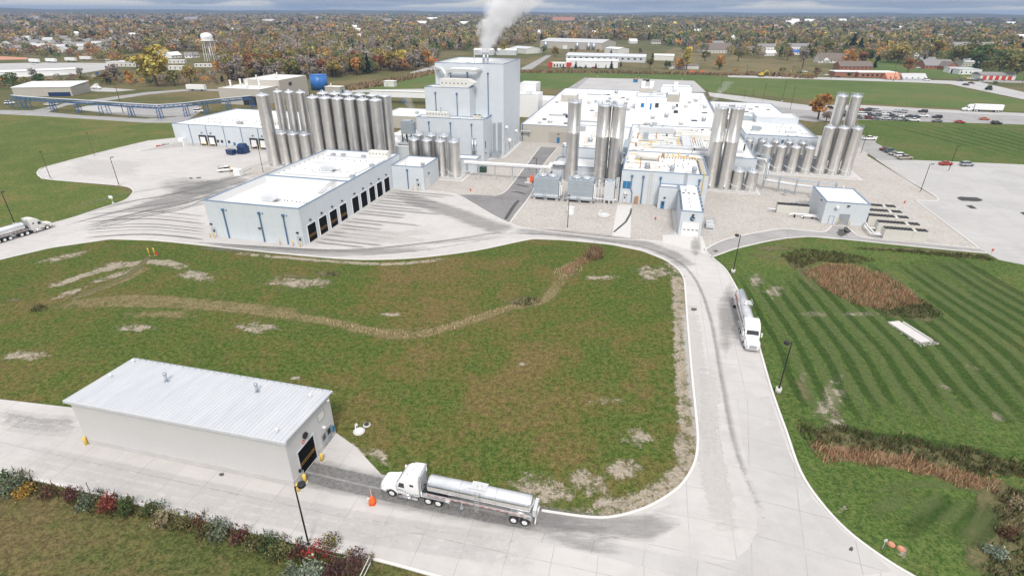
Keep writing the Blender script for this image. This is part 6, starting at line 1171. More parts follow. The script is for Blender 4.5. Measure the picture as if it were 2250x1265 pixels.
def tanker_trailer(t, axles=(-15.9, -17.15), x0=-5.55, x1=-17.9, red=False):
    m = MB(); r = .98; zc = 2.25
    m.lathe((x0, 0, zc), 0, [(0, .0), (r*.6, -.08), (r*.95, -.22), (r, -.34), (r, x1-x0+.34), (r*.95, x1-x0+.22), (r*.6, x1-x0+.08), (0, x1-x0)][::-1], 32, True, 'x'); t.part('tank', m, 'tanksteel')
    m = MB(); [m.lathe((x, 0, zc), 0, [(r*1.012, -.04), (r*1.012, .04)], 32, True, 'x') for x in (x0-.4, x0-4.1, x0-8.2, x1+.4)]; t.part('tank_band', m, 'chrome')
    m = MB(); xm = (x0+x1)/2
    m.box(xm-.9, -.5, zc+r+.03, xm+.9, 1.0, zc+r+.1); m.cyl(xm, 0, zc+r, zc+r+.35, .3, 14); m.tube([(xm-.9, 1.0, zc+r+.1), (xm-.9, 1.0, zc+r+.5), (xm+.9, 1.0, zc+r+.5), (xm+.9, 1.0, zc+r+.1)], .03, 5); t.part('hatch_platform', m, 'alum')
    for s in (1,):
        m = MB()
        for o in (-.25, .25): m.tube([(xm+o, s*.9, zc+r), (xm+o, s*1.18, zc+.3), (xm+o, s*1.25, .55)], .035, 5)
        for k in range(9): m.tube([(xm-.25, s*1.22, .6+k*.3), (xm+.25, s*1.22, .6+k*.3)], .025, 4)
        t.part('ladder', m, 'chrome')
    for s in (-1, 1):
        m = MB(); m.box(x1+.1, min(s*1.0, s*1.16), 1.42, x0-.1, max(s*1.0, s*1.16), 1.56); t.part('side_rail', m, 'alum')
        m = MB(); y = s*1.165
        for k in range(int((x0-x1)/.9)): m.box(x0-.3-k*.9-.45, min(y, y+s*.015), 1.46, x0-.3-k*.9, max(y, y+s*.015), 1.53)
        t.part('red_reflector', m, 'red')
        m = MB(); m.add([(x, y, z-o) for o in (0, .05) for x, z in ((-5.1, 1.22), (-8.0, 1.2), (-8.5, 1.05), (-8.75, .55)) for y in (s*.72, s*1.32)], [(0, 1, 3, 2), (2, 3, 5, 4), (4, 5, 7, 6), (8, 10, 11, 9), (10, 12, 13, 11), (12, 14, 15, 13), (1, 9, 11, 3), (3, 11, 13, 5), (5, 13, 15, 7)], False); t.part('drive_fender', m, 'alum')
        a0, a1 = max(axles), min(axles); m = MB(); fender(m, a1-.75, a0+.75, s*.66, s*1.27, .52, .82, 0, 180, 12); m.box(a1-.82, min(s*.7, s*1.25), .35, a1-.78, max(s*.7, s*1.25), .9); t.part('trailer_fender', m, 'alum')
        m = MB(); m.box(-9.9, s*.8-.07, .25, -9.75, s*.8+.07, 1.4); m.box(-10.0, s*.8-.2, .18, -9.65, s*.8+.2, .25); t.part('landing_leg', m, 'grey')
        for x in axles: wheel(t, x, s*.95, .51, .58, s, 'white')
    m = MB(); m.box(x1-.4, -.9, 1.35, x1-.02, .9, 2.3); m.box(x1-.45, -1.2, .55, x1-.3, 1.2, .75); m.box(x1-.42, -.9, .55, x1-.32, -.8, 1.4); m.box(x1-.42, .8, .55, x1-.32, .9, 1.4); t.part('rear_cabinet', m, 'alum')
    m = MB(); m.box(min(axles)-.8, -.55, .75, -8.6, -.4, 1.35); m.box(min(axles)-.8, .4, .75, -8.6, .55, 1.35) if False else m.box(min(axles)-.6, -.5, .7, max(axles)+.6, .5, 1.3); t.part('bogie_frame', m, 'grey')
    if red:
        m = MB(); r_ = random.Random(2)
        for s in (-1, 1):
            x = x1+4.4
            for k in range(9):
                w_ = .26; z = 2.05+.0*k
                m.box(x-w_, min(s*.985, s*1.0), z, x-w_+.07, max(s*.985, s*1.0), z+.55)
                if k % 3: m.box(x-w_, min(s*.985, s*1.0), z+(.25 if k % 2 else .48), x-.05, max(s*.985, s*1.0), z+(.25 if k % 2 else .48)+.07)
                x -= .36
        t.part('red_lettering', m, 'red')
def place(fx, fy, head): return (fx, fy, .06), head
h1 = math.atan2(45.7-41.4, -15.1-1.5); lx, ly = math.cos(h1+math.pi/2), math.sin(h1+math.pi/2)
t = Thing('tanker_truck', 'white tanker truck with green striped cab and polished tank on the lower road', 'truck', (-15.1-lx*1.15, 45.6-ly*1.15, .06), h1, 'milk tanker trucks'); tractor(t, trim='green'); tanker_trailer(t)
a, b = np.array(q(1652, 774)), np.array(q(1620, 660)); h2 = math.atan2(*(a-b)[::-1])
t = Thing('tanker_truck', 'white tanker truck with red lettering on its tank, facing down the main road', 'truck', (a[0], a[1], .06), h2, 'milk tanker trucks'); tractor(t, sleeper_windows=True); tanker_trailer(t, red=True, axles=(-15.6, -16.8), x1=-17.4)
a, b = np.array(q(116, 501)), np.array(q(22, 529)); h3 = math.atan2(*(a-b)[::-1]); lx, ly = math.cos(h3+math.pi/2), math.sin(h3+math.pi/2)
t = Thing('tanker_truck', 'dusty white long nosed tanker truck with many axles leaving the frame at the left', 'truck', (a[0]+lx*1.15+math.cos(h3)*.4, a[1]+ly*1.15+math.sin(h3)*.4, .06), h3, 'milk tanker trucks'); tractor(t, body='offwhite'); tanker_trailer(t, axles=(-9.6, -10.8, -12.0, -15.9, -17.1), red=False)
def box_trailer(t, L_=14.2, x0=-5.4):
    m = MB(); m.loft([rrect(x0, 1.28, 1.15, 4.05, .06), rrect(x0-L_, 1.28, 1.15, 4.05, .06)], False); t.part('box', m, 'white'); m = MB(); m.box(x0-L_, -1.3, 1.0, x0, 1.3, 1.15); m.box(x0-L_+1.2, -.5, .6, x0-L_+4, .5, 1.0); m.box(x0-3.2, -.8, .2, x0-3, .8, 1.0); t.part('underframe', m, 'dark')
    for s in (-1, 1):
        for x in (x0-L_+1.9, x0-L_+3.1): wheel(t, x, s*.95, .51, .58, s)
a, b = np.array(q(2112, 244)), np.array(q(2205, 247.5)); h4 = math.atan2(*(a-b)[::-1])
t = Thing('box_truck', 'white semi truck with a long white box trailer on the perimeter road', 'truck', (a[0], a[1], .05), h4); tractor(t); box_trailer(t)
def trailer(px, py, L_, head, label, name='box_trailer'):
    key = ('trl', L_, name); loc = (*q(px, py), 0)
    if key in PROTO: return copytree(PROTO[key], loc, head, label)
    t = Thing(name, label, 'trailer', loc, head, 'parked white trailers'); PROTO[key] = t.o; box_trailer(t, L_, L_/2)
for px, py, l, hd in ((77, 139, 'parked white trailer, leftmost by the white lot', -.35), (114, 138, 'parked white trailer, second from left by the white lot', -.3), (157, 136, 'parked white trailer, third from left by the white lot', -.25), (190, 133, 'parked white trailer, rightmost by the white lot', -.2), (433, 200, 'white box trailer alone on the gravel track', -.15), (280, 143, 'long white trailer in front of the yellow tree', -.1)): trailer(px, py, 13.5, hd, l)

def car(px, py, kind, col, head, label, group, z=.06, sc_=1.0):
    x, y = q(px, py); key = ('car', kind, col)
    if key in PROTO: c = copytree(PROTO[key], (x, y, z), head, label); c['group'] = group; return c
    cat = {'sedan': 'car', 'suv': 'car', 'pickup': 'pickup', 'van': 'van'}[kind]
    t = Thing({'sedan': 'parked_car', 'suv': 'parked_suv', 'pickup': 'pickup_truck', 'van': 'parked_van'}[kind], label, cat, (x, y, z), head, group); PROTO[key] = t.o
    m = MB(); g_ = MB(); r = MB()
    if kind == 'sedan':
        m.loft([rrect(2.35, .72, .36, .68, .1), rrect(2.15, .85, .3, .78, .15), rrect(1.1, .9, .28, .92, .18), rrect(-1.5, .9, .28, .98, .18), rrect(-2.2, .85, .32, .95, .15), rrect(-2.38, .75, .42, .85, .1)])
        g_.loft([rrect(1.15, .74, .8, .93, .05), rrect(.35, .70, .85, 1.38, .15), rrect(-.95, .70, .85, 1.40, .15), rrect(-1.75, .74, .85, 1.0, .05)]); r.loft([rrect(.38, .66, 1.36, 1.43, .03), rrect(-.3, .68, 1.38, 1.47, .03), rrect(-1.0, .66, 1.36, 1.43, .03)]); wx, wr = (1.4, -1.4), .32
    elif kind in ('suv', 'van'):
        hh = 1.75 if kind == 'suv' else 1.95
        m.loft([rrect(2.35, .78, .42, .85, .1), rrect(2.15, .9, .36, 1.0, .15), rrect(1.1, .94, .34, 1.1, .15), rrect(-2.1, .94, .34, 1.12, .15), rrect(-2.35, .85, .45, 1.05, .1)])
        g_.loft([rrect(1.1, .8, 1.0, 1.1, .05), rrect(.5, .78, 1.0, hh-.05, .12), rrect(-1.9, .78, 1.0, hh-.05, .12), rrect(-2.25, .8, 1.0, 1.15, .05)]); r.loft([rrect(.5, .74, hh-.08, hh, .04), rrect(-1.95, .74, hh-.08, hh, .04)]); wx, wr = (1.4, -1.4), .37
    else:
        m.loft([rrect(2.75, .8, .45, .9, .1), rrect(2.5, .94, .4, 1.08, .15), rrect(1.3, .97, .4, 1.15, .12), rrect(-.75, .97, .4, 1.15, .1), rrect(-2.7, .97, .42, 1.12, .08), rrect(-2.8, .94, .5, 1.1, .05)])
        g_.loft([rrect(1.3, .82, 1.0, 1.15, .05), rrect(.7, .78, 1.0, 1.75, .12), rrect(-.65, .78, 1.0, 1.78, .12), rrect(-.85, .8, 1.0, 1.2, .05)]); r.loft([rrect(.7, .75, 1.73, 1.82, .04), rrect(-.68, .75, 1.74, 1.83, .04)]); wx, wr = (1.75, -1.75), .4
    t.part('body', m, col); t.part('windows', g_, 'glass'); t.part('roof', r, col)
    if kind == 'pickup': b_ = MB(); b_.box(-2.65, -.78, 1.13, -1.0, .78, 1.17); t.part('bed', b_, 'dark')
    for x_ in wx:
        for s in (-1, 1): w_ = MB(); w_.lathe((x_, s*.84, wr), 0, [(wr, -.12), (wr, .12)], 12, True, 'y'); t.part('wheel', w_, 'dark')
    hl = MB(); [hl.box(2.2 if kind != 'pickup' else 2.6, s*.62-.14, .68, (2.32 if kind != 'pickup' else 2.72), s*.62+.14, .84) for s in (-1, 1)]; t.part('headlights', hl, 'lightgrey')
    return t.o
P = paint
MT.update(c_black=P('black_car_paint', (.02, .02, .022), .3), c_navy=P('navy_car_paint', (.02, .03, .07), .3), c_silver=P('silver_car_paint', (.42, .44, .46), .3, .4), c_grey=P('grey_car_paint', (.13, .14, .145), .3, .3), c_red=P('red_car_paint', (.42, .03, .02), .3), c_maroon=P('maroon_car_paint', (.16, .03, .02), .3), c_white=P('white_car_paint', (.8, .8, .8), .3), c_tan=P('tan_car_paint', (.42, .38, .30), .3, .3), c_orange=P('orange_car_paint', (.50, .12, .03), .3), c_teal=P('teal_car_paint', (.10, .15, .15), .3, .3), c_yellow=P('yellow_car_paint', (.6, .42, .05), .35), c_blue=P('blue_car_paint', (.03, .12, .40), .3))
rows = {'back': [(1894, 243.5, 'sedan', 'red'), (1903, 244, 'sedan', 'black'), (1913, 244.2, 'suv', 'grey'), (1926, 245.2, 'suv', 'silver'), (1972, 246.8, 'sedan', 'silver'), (1983, 248, 'suv', 'silver'), (2027, 247.5, 'suv', 'black')],
        'middle': [(1894, 254, 'suv', 'white'), (1903, 253.4, 'suv', 'navy'), (1913, 254, 'sedan', 'grey'), (1926, 255.6, 'suv', 'grey'), (1942, 253.3, 'sedan', 'white'), (1954, 253, 'sedan', 'navy'), (1963, 257, 'sedan', 'black'), (1975, 256.8, 'sedan', 'white'), (1998, 257.8, 'sedan', 'black'), (2011, 258.9, 'sedan', 'navy'), (2027, 257.2, 'pickup', 'white'), (2058, 260, 'suv', 'black')],
        'front': [(1885, 261, 'sedan', 'grey'), (1909, 262.2, 'suv', 'maroon'), (1922, 263, 'sedan', 'grey'), (1945, 263.8, 'sedan', 'silver'), (1960, 264.3, 'sedan', 'grey'), (1972, 265, 'sedan', 'silver'), (1984, 265.6, 'suv', 'grey'), (2007, 266.8, 'pickup', 'white'), (2058, 268.4, 'sedan', 'grey')]}
NUM = ('first', 'second', 'third', 'fourth', 'fifth', 'sixth', 'seventh', 'eighth', 'ninth', 'tenth', 'eleventh', 'twelfth', 'thirteenth', 'fourteenth')
KN = {'sedan': 'car', 'suv': 'tall car', 'pickup': 'pickup', 'van': 'van'}
for rn, lst in rows.items():
    for i, (x, y, k, c) in enumerate(lst): car(x, y, k, 'c_'+c, rr.choice((0, math.pi))-.35+rr.uniform(-.1, .1), f'{c} {KN[k]}, {NUM[i]} from left in the {rn} car park row', 'cars in the car park', .03)
for x, y, k, c, h, l in ((2162, 264, 'sedan', 'orange', -.3, 'orange red car alone at the right end of the car park, farther one'), (2108, 270.5, 'sedan', 'red', -.3, 'bright red car by itself at the car park edge below the box truck'), (2188, 273.5, 'suv', 'black', -.3, 'dark car at the far right edge of the car park'), (1825, 240, 'suv', 'black', -.5, 'black car parked right beside the orange tree'), (1857, 249, 'sedan', 'grey', -.4, 'car glimpsed between the two highest silos, upper one'), (1857, 257, 'suv', 'black', -.4, 'dark car glimpsed between the two highest silos, lower one'),
                         (2077, 363, 'sedan', 'red', 0.05, 'red car on the parking lot at the grass edge'), (2123, 365, 'suv', 'silver', 0.05, 'silver car on the parking lot right of the red one'),
                         (1909, 308, 'pickup', 'white', -.12, 'white pickup parked right of the tall process tanks'), (1945, 331, 'sedan', 'maroon', .1, 'dark red car, first of the tight row by the striped grass'), (1955, 335.5, 'suv', 'teal', .1, 'dark teal car, second of the tight row by the striped grass'), (1965, 341, 'sedan', 'tan', .1, 'tan car, third of the tight row by the striped grass'), (1978, 345, 'suv', 'white', .1, 'white long roofed vehicle, fourth of the tight row'), (1987, 350.5, 'pickup', 'tan', .1, 'tan pickup, nearest of the tight row')):
    car(x, y, k, 'c_'+c, h, l, 'other parked cars', .05)
o_ = car(499, 377, 'pickup', 'white', GA+.55, 'white pickup with a ladder rack parked on the west yard', None); 
rk = MB(); [rk.tube([(-2.6, s*.85, 1.1), (-2.6, s*.85, 1.95), (-.7, s*.85, 1.95)], .04, 5) for s in (-1, 1)]; [rk.tube([(x, -.85, 1.95), (x, .85, 1.95)], .04, 5) for x in (-2.6, -1.6, -.8)]
rk_o = bpy.data.objects.new('ladder_rack', rk.mesh('ladder_rack', 'galv')); COL.objects.link(rk_o); rk_o.parent = o_
for x, y, k, c, h, l in ((2122, 188, 'sedan', 'black', -.9, 'dark car on the highway, lower of two'), (2134, 184.5, 'sedan', 'maroon', -.9, 'dark red car on the highway, upper of two'), (2109, 178.5, 'sedan', 'navy', -.2, 'navy car at the highway crossing'), (2172, 198, 'suv', 'black', -1.0, 'dark vehicle farther down the highway at the median'), (2036, 177.5, 'van', 'white', -.2, 'white van beside the grey roofed barn'), (2017, 151, 'van', 'white', 0, 'white camper on the town lawn'), (2122, 172, 'sedan', 'yellow', -.2, 'yellow car in the dealer row by the garages, left one'), (2131, 174.5, 'sedan', 'white', -.2, 'white car in the dealer row next to the yellow one'), (2143, 176.5, 'sedan', 'silver', -.2, 'silver car in the dealer row'), (2156, 172.5, 'suv', 'white', -.2, 'white vehicle behind the dealer row'), (2154, 178, 'suv', 'grey', -.2, 'grey vehicle at the right end of the dealer row'), (1815, 167, 'van', 'white', .2, 'white van before the flat roofed brick house'), (1842, 171, 'sedan', 'black', 0, 'dark low car left of the white van on the far road'), (1768, 159, 'sedan', 'white', 0, 'white car beside the maroon shrub') ,
                         (1238, 150, 'sedan', 'black', .1, 'dark car before the red cornered office'), (1258, 149.5, 'suv', 'white', .1, 'white car before the white hall, left one'), (1275, 150, 'sedan', 'black', .1, 'black car before the white hall'), (1287, 149.5, 'suv', 'white', .1, 'white car before the white hall, right one'), (1304, 150.5, 'sedan', 'red', .1, 'red car before the white hall'),
                         (218, 164, 'suv', 'blue', .3, 'bright blue vehicle in the scrap lot, nearer one'), (232, 166, 'van', 'blue', .3, 'light blue vehicle in the scrap lot'), (208, 170, 'van', 'white', -.2, 'white vehicle in the scrap lot'), (163, 168, 'sedan', 'red', 0, 'red car at the edge of the white lot'), (73, 142, 'sedan', 'white', -.2, 'white car beside the parked trailers'), (153, 193, 'van', 'white', 0, 'white van beside the scrub behind the trestle'), (135, 192, 'sedan', 'white', 0, 'white car left of the van behind the trestle'), (22, 229, 'van', 'white', .4, 'white van under the trestle end'), (108, 232, 'sedan', 'white', 0, 'white car under the blue trestle, left one'), (119, 231, 'sedan', 'silver', 0, 'silver car under the blue trestle, right one'), (437, 247, 'van', 'white', .3, 'white van behind the warehouse roof corner'), (237, 134, 'van', 'white', 0, 'white camper below the suburb')):
    car(x, y, k, 'c_'+c, h, l, 'vehicles far from the plant', .04)
t = Thing('flatbed_truck', 'white pickup with raised flat bed on the pale pad behind the trestle', 'truck', (*q(212, 196), 0), -.2); m = MB(); m.box(-4, -1.1, .9, 1, 1.1, 1.2); m.add([(-3.5, -1.1, 1.2), (1.5, -1.1, 3.8), (1.5, 1.1, 3.8), (-3.5, 1.1, 1.2), (1.5, -1.1, 1.2), (1.5, 1.1, 1.2)], [(0, 1, 2, 3), (0, 4, 1), (3, 2, 5), (1, 4, 5, 2)]); t.part('bed', m, 'white'); m = MB(); m.loft([rrect(3.6, .9, .5, 1.2, .15), rrect(1.6, .95, .5, 2.1, .15)]); t.part('cab', m, 'white'); [wheel(t, x, s*.9, .42, .3, s) for x in (-2.8, 2.7) for s in (-1, 1)]
t = Thing('excavator', 'yellow excavator with bent boom on the far road', 'excavator', (*q(1672, 169), 0), 0); m = MB(); m.box(-2.2, -1.4, .2, 2.2, -.6, 1.1); m.box(-2.2, .6, .2, 2.2, 1.4, 1.1); t.part('tracks', m, 'dark'); m = MB(); m.box(-2.4, -1.4, 1.2, 1.2, 1.4, 2.4); m.box(-.4, .1, 2.4, 1.3, 1.3, 3.6); t.part('body', m, 'c_yellow'); m = MB(); m.tube([(1, -.5, 2), (3.6, -.5, 5.2), (6.0, -.5, 4.4), (6.8, -.5, 1.4)], [.35, .35, .3, .2], 6); t.part('boom', m, 'c_yellow')
for px, l in ((1518, 'orange tracked machine on the far road, left one'), (1541, 'orange tracked machine on the far road, right one')):
    t = Thing('construction_machine', l, 'machine', (*q(px, 163), 0), 0); m = MB(); m.box(-2, -1, .2, 2, 1, 1.0); t.part('tracks', m, 'dark'); m = MB(); m.box(-1.6, -1, 1, 1.4, 1, 2); m.box(-.6, -.8, 2, .8, .8, 2.9); m.tube([(1, 0, 1.6), (3, 0, 2.6), (3.8, 0, .8)], .2, 5); t.part('body', m, 'orange')
t = Thing('school_bus', 'orange bus in the works lot behind the drying tower', 'bus', (*q(951, 137), 0), .2); m = MB(); m.loft([rrect(5, 1.2, .6, 2.9, .2), rrect(-5, 1.2, .6, 2.9, .2)]); t.part('body', m, 'orange'); m = MB(); m.box(-4.6, -1.22, 1.9, 4.4, 1.22, 2.5); t.part('windows', m, 'glass'); [wheel(t, x, s*1.05, .5, .3, s) for x in (-3, 3.4) for s in (-1, 1)]
for px, py, l in ((909, 139, 'white lorry in the works lot, left one'), (931, 143, 'white tank lorry in the works lot, middle one')): t = Thing('works_lorry', l, 'truck', (*q(px, py), 0), .1); m = MB(); m.loft([rrect(2, 1.2, 1, 3.4, .2), rrect(-6, 1.2, 1, 3.4, .2)]); t.part('body', m, 'white'); m = MB(); m.loft([rrect(4.4, 1.1, .5, 1.6, .2), rrect(2.2, 1.15, .5, 2.8, .2)]); t.part('cab', m, 'white'); [wheel(t, x, s*1.0, .5, .3, s) for x in (-4, 3.2) for s in (-1, 1)]
t = Thing('blue_dumpster', 'small blue dumpster on the rear lot with an orange top', 'dumpster', (*q(1396, 181), .04), .1); m = MB(); m.loft([[(-1.4, -1, 0), (1.4, -1, 0), (1.4, 1, 0), (-1.4, 1, 0)], [(-1.8, -1.2, 2.2), (1.8, -1.2, 2.2), (1.8, 1.2, 2.2), (-1.8, 1.2, 2.2)]], False); t.part('bin', m, 'bluegl'); m = MB(); m.lathe(0, 0, [(1.1, 2.2), (.6, 2.9), (0, 3.2)], 10); t.part('load', m, 'orange')
for px, l in ((1415, 'black low bin on the rear lot, left one'), (1423, 'black low bin on the rear lot, right one')): t = Thing('black_bin', l, 'dumpster', (*q(px, 179.5), .04), .1); m = MB(); m.loft([[(-1, -.8, 0), (1, -.8, 0), (1, .8, 0), (-1, .8, 0)], [(-1.2, -1, 1.6), (1.2, -1, 1.6), (1.2, 1, 1.6), (-1.2, 1, 1.3)]], False); t.part('bin', m, 'black')
# ---------------------------------------------------------------- buildings beyond the plant
def house(px, py, w, d, h, rot, wall, roof, label, kind='gable', cat='house', name='house', group=None, rise=.35, win=True):
    t = Thing(name, label, cat, (*q(px, py), 0), rot, group); m = MB(); x0, x1 = -w/2, w/2
    if kind == 'gable':
        r = d*rise; m.add([(x0, 0, 0), (x1, 0, 0), (x1, d, 0), (x0, d, 0), (x0, 0, h), (x1, 0, h), (x1, d, h), (x0, d, h), (x0, d/2, h+r), (x1, d/2, h+r)], [(0, 1, 5, 4), (2, 3, 7, 6), (1, 2, 6, 9, 5), (3, 0, 4, 8, 7)]); t.part('wall', m, wall)
        o = .4; m = MB(); e = .12
        a = [(x0-o, -o, h-r*2*o/d), (x1+o, -o, h-r*2*o/d), (x1+o, d/2, h+r+.05), (x0-o, d/2, h+r+.05), (x1+o, d+o, h-r*2*o/d), (x0-o, d+o, h-r*2*o/d)]
        m.add(a+[(x, y, z+.2) for x, y, z in a], [(6, 7, 8, 9), (9, 8, 10, 11), (0, 1, 7, 6), (1, 2, 8, 7), (2, 4, 10, 8), (4, 5, 11, 10), (5, 3, 9, 11), (3, 0, 6, 9), (3, 2, 1, 0), (5, 4, 2, 3)]); t.part('roof', m, roof)
    else:
        m.box(x0, 0, 0, x1, d, h); t.part('wall', m, wall); m = MB(); m.box(x0-.2, -.2, h, x1+.2, d+.2, h+.3); t.part('roof', m, roof)
    if win:
        n = max(2, int(w/4))
        for k in range(n): m = MB(); c = x0+w*(k+.5)/n; m.box(c-.55, -.05, 1.0, c+.55, 0, 2.3); t.part('window', m, 'glass')
    return t
SUB = [(23, 104, 'offwhite'), (46, 97, 'beige'), (63, 101, 'offwhite'), (77, 99, 'white'), (90, 101, 'beige'), (86, 110, 'white'), (106, 94, 'offwhite'), (112, 106, 'white'), (121, 101, 'beige'), (134, 109, 'white'), (147, 95, 'offwhite'), (159, 103, 'beige'), (173, 105, 'white'), (182, 110, 'offwhite'), (191, 97, 'offwhite'), (203, 94, 'beige'), (215, 102, 'white'), (228, 106, 'offwhite'), (243, 101, 'white'), (243, 117, 'lightgrey'), (256, 90, 'offwhite'), (274, 106, 'white'), (140, 89, 'white'), (60, 89, 'white'), (98, 88, 'offwhite'), (35, 112, 'beige'), (150, 115, 'offwhite')]
for i, (x, y, c) in enumerate(sorted(SUB)):
    house(x, y, rr.uniform(10, 15), rr.uniform(8, 10), rr.uniform(3, 4.6), rr.choice((.35, .3, .4, 1.9))+rr.uniform(-.1, .1), c, 'greyroof' if i % 3 else 'tanroof', f'{NUM[i] if i < 14 else NUM[len(SUB)-1-i]} suburban house from the {"left" if i < 14 else "right"}, { {"offwhite":"cream","beige":"tan","white":"white","lightgrey":"pale grey"}[c] } with {"grey" if i%3 else "light"} roof', group='suburban houses at far left', win=False)
HO = [(347, 124, 22, 9, 3.6, .1, 'beige', 'greyroof', 'gable', 'long low house with grey roof behind the crown of the big yellow tree'), (389, 128, 15, 9, 3.2, 1.3, 'white', 'white', 'gable', 'white gabled hall with white roof right of the big yellow tree'), (415, 128, 8, 7, 3.2, .3, 'white', 'greyroof', 'gable', 'small white house left of the water tower'), (433, 127, 8, 7, 3, 1.2, 'white', 'greyroof', 'gable', 'little white gabled house next to the water tower'),
      (388, 140, 16, 6, 3, .1, 'offwhite', 'white', 'flat', 'long low white shed right of the yellow tree, upper one'), (386, 154, 14, 5, 3, -.1, 'offwhite', 'white', 'flat', 'long low white shed right of the yellow tree, lower one'), (447, 148, 17, 4, 2.6, 0, 'offwhite', 'white', 'flat', 'thin white shed under the water tower'), (268, 147, 30, 10, 4, -.05, 'beige', 'lightgrey', 'flat', 'tan low hall left of the big yellow tree'),
      (1392, 96, 14, 9, 4, .2, 'white', 'white', 'gable', 'white house at the wood edge above the long grey hall'), (1442, 97, 16, 9, 3.5, 0, 'offwhite', 'brownroof', 'gable', 'cream house half hidden by trees above the grey hall'), (1232, 83, 30, 14, 5, 0, 'white', 'white', 'flat', 'white hall among trees behind the long grey hall'), (1576, 103, 22, 11, 4.5, .1, 'white', 'greyroof', 'gable', 'white house behind the big brown roof'), (1577, 117, 42, 22, 4, .05, 'beige', 'brownroof', 'gable', 'wide low building with a large brown roof beside the meadow'),
      (1653, 116, 20, 12, 3.5, .1, 'beige', 'brownroof', 'gable', 'brown roofed house left of the white long houses'), (1685, 112, 26, 10, 5.5, .0, 'white', 'greyroof', 'gable', 'two storey white house at the meadow edge'), (1693, 123, 16, 8, 3, .2, 'white', 'white', 'gable', 'small white garage in front of the two storey white house'), (1755, 111, 32, 10, 5.5, 0, 'white', 'greyroof', 'gable', 'long white row house with grey roof and dark windows'), (1748, 121, 10, 7, 3.5, 0, 'white', 'c_blue', 'gable', 'white hut with bright blue roof below the row house'),
      (1880, 154, 32, 12, 3.2, 0, 'brick', 'brownroof', 'gable', 'low brown brick house with brown roof behind the flat roofed one'), (1990, 176, 30, 11, .8, -.02, 'terra', 'terra', 'gable', 'long low barn covered by a rusty brown roof on the far road'), (2010, 177, 19, 10, 1.4, -.05, 'lightgrey', 'tanroof', 'gable', 'grey metal roof barn joined to the rusty one'), (2010, 130, 16, 9, 3.2, .2, 'beige', 'tanroof', 'gable', 'tan house behind the autumn trees on the right'), (2040, 142, 19, 10, 3.4, .1, 'beige', 'greyroof', 'gable', 'grey roofed house above the town lawn'), (2062, 152, 28, 14, 3.2, 0, 'brick', 'greyroof', 'gable', 'wide brick house with grey hip like roof on the town lawn'),
      (2092, 153, 16, 12, 3, 1.55, 'brick', 'brownroof', 'gable', 'brick gable end facing the road right of the wide brick house'), (2131, 164, 20, 9, 4, 0, 'white', 'lightgrey', 'flat', 'plain white box garage by the dealer row'), (2132, 146, 24, 10, 4, .3, 'beige', 'tanroof', 'gable', 'tan roofed house before the dark trees'), (2107, 106, 40, 14, 3.4, 0, 'offwhite', 'greyroof', 'gable', 'long pale building with grey roof among the upper trees, left one'), (2166, 106, 34, 14, 3.4, 0, 'offwhite', 'greyroof', 'gable', 'long pale building with grey roof among the upper trees, right one'), (2246, 91, 26, 20, 5, 0, 'white', 'white', 'gable', 'white barn at the right edge of the view'),
      (1238, 49, 110, 40, 9, 0, 'white', 'brick', 'gable', 'far white hall with a red roof behind the steam'), (1322, 36, 130, 50, 10, 0, 'white', 'white', 'flat', 'distant pair of white halls near the horizon'), (1941, 53.5, 95, 30, 5, 0, 'white', 'offwhite', 'flat', 'far long white building, right of the thin mast'), (1873, 53, 60, 25, 5, 0, 'white', 'white', 'flat', 'far white building between fields'), (2205, 56, 160, 25, 6, .05, 'white', 'white', 'flat', 'very long white building under the horizon at the right'), (2082, 44, 90, 30, 8, 0, 'white', 'white', 'gable', 'distant white farm hall at the right horizon'), (1994, 44, 60, 20, 6, 0, 'white', 'beige', 'flat', 'distant pale barn near the horizon'), (1777, 48, 20, 16, 9, 0, 'white', 'white', 'gable', 'distant white barn beside the thin mast'), (1741, 51, 60, 20, 5, 0, 'white', 'white', 'flat', 'distant white sheds left of the barn'), (430, 31, 60, 30, 7, 0, 'white', 'white', 'gable', 'distant white barn above the water tower'), (65, 44, 40, 20, 5, 0, 'white', 'offwhite', 'flat', 'distant pale sheds at far left, left one'), (100, 43, 30, 20, 5, 0, 'white', 'offwhite', 'flat', 'distant pale shed at far left, right one'), (280, 48, 40, 14, 4, 0, 'lightgrey', 'tanroof', 'flat', 'distant grey shed beside the tan field'), (715, 40, 60, 20, 5, 0, 'white', 'white', 'flat', 'distant white shed over the wood, left one'), (862, 42, 30, 16, 6, 0, 'white', 'white', 'gable', 'distant white barn over the wood, right one'), (1555, 49, 30, 16, 6, 0, 'white', 'white', 'gable', 'distant white house in the right hand woods'), (1610, 60, 12, 10, 9, 0, 'white', 'white', 'gable', 'white chapel like house among the trees')]
for x, y, w_, d_, h_, r_, wl_, rf_, k_, l_ in HO: house(x, y, w_, d_, h_, r_, wl_, rf_, l_, k_, 'building' if w_ > 20 else 'house', 'building' if w_ > 20 else 'house', win=w_ < 45 and y > 90)
RHZ = [(0, 'at far left'), (320, 'above the water tower'), (620, 'above the silos'), (960, 'above the drying tower'), (1300, 'above the grey warehouse'), (1650, 'above the row house'), (1950, 'at far right')]
rh = random.Random(21); RH = sorted([(rh.uniform(20, 2235), rh.uniform(40, 88)) for k in range(62)]); cnt = {}
RH = [p for p in RH if not (1060 < p[0] < 1300 and p[1] < 70)]
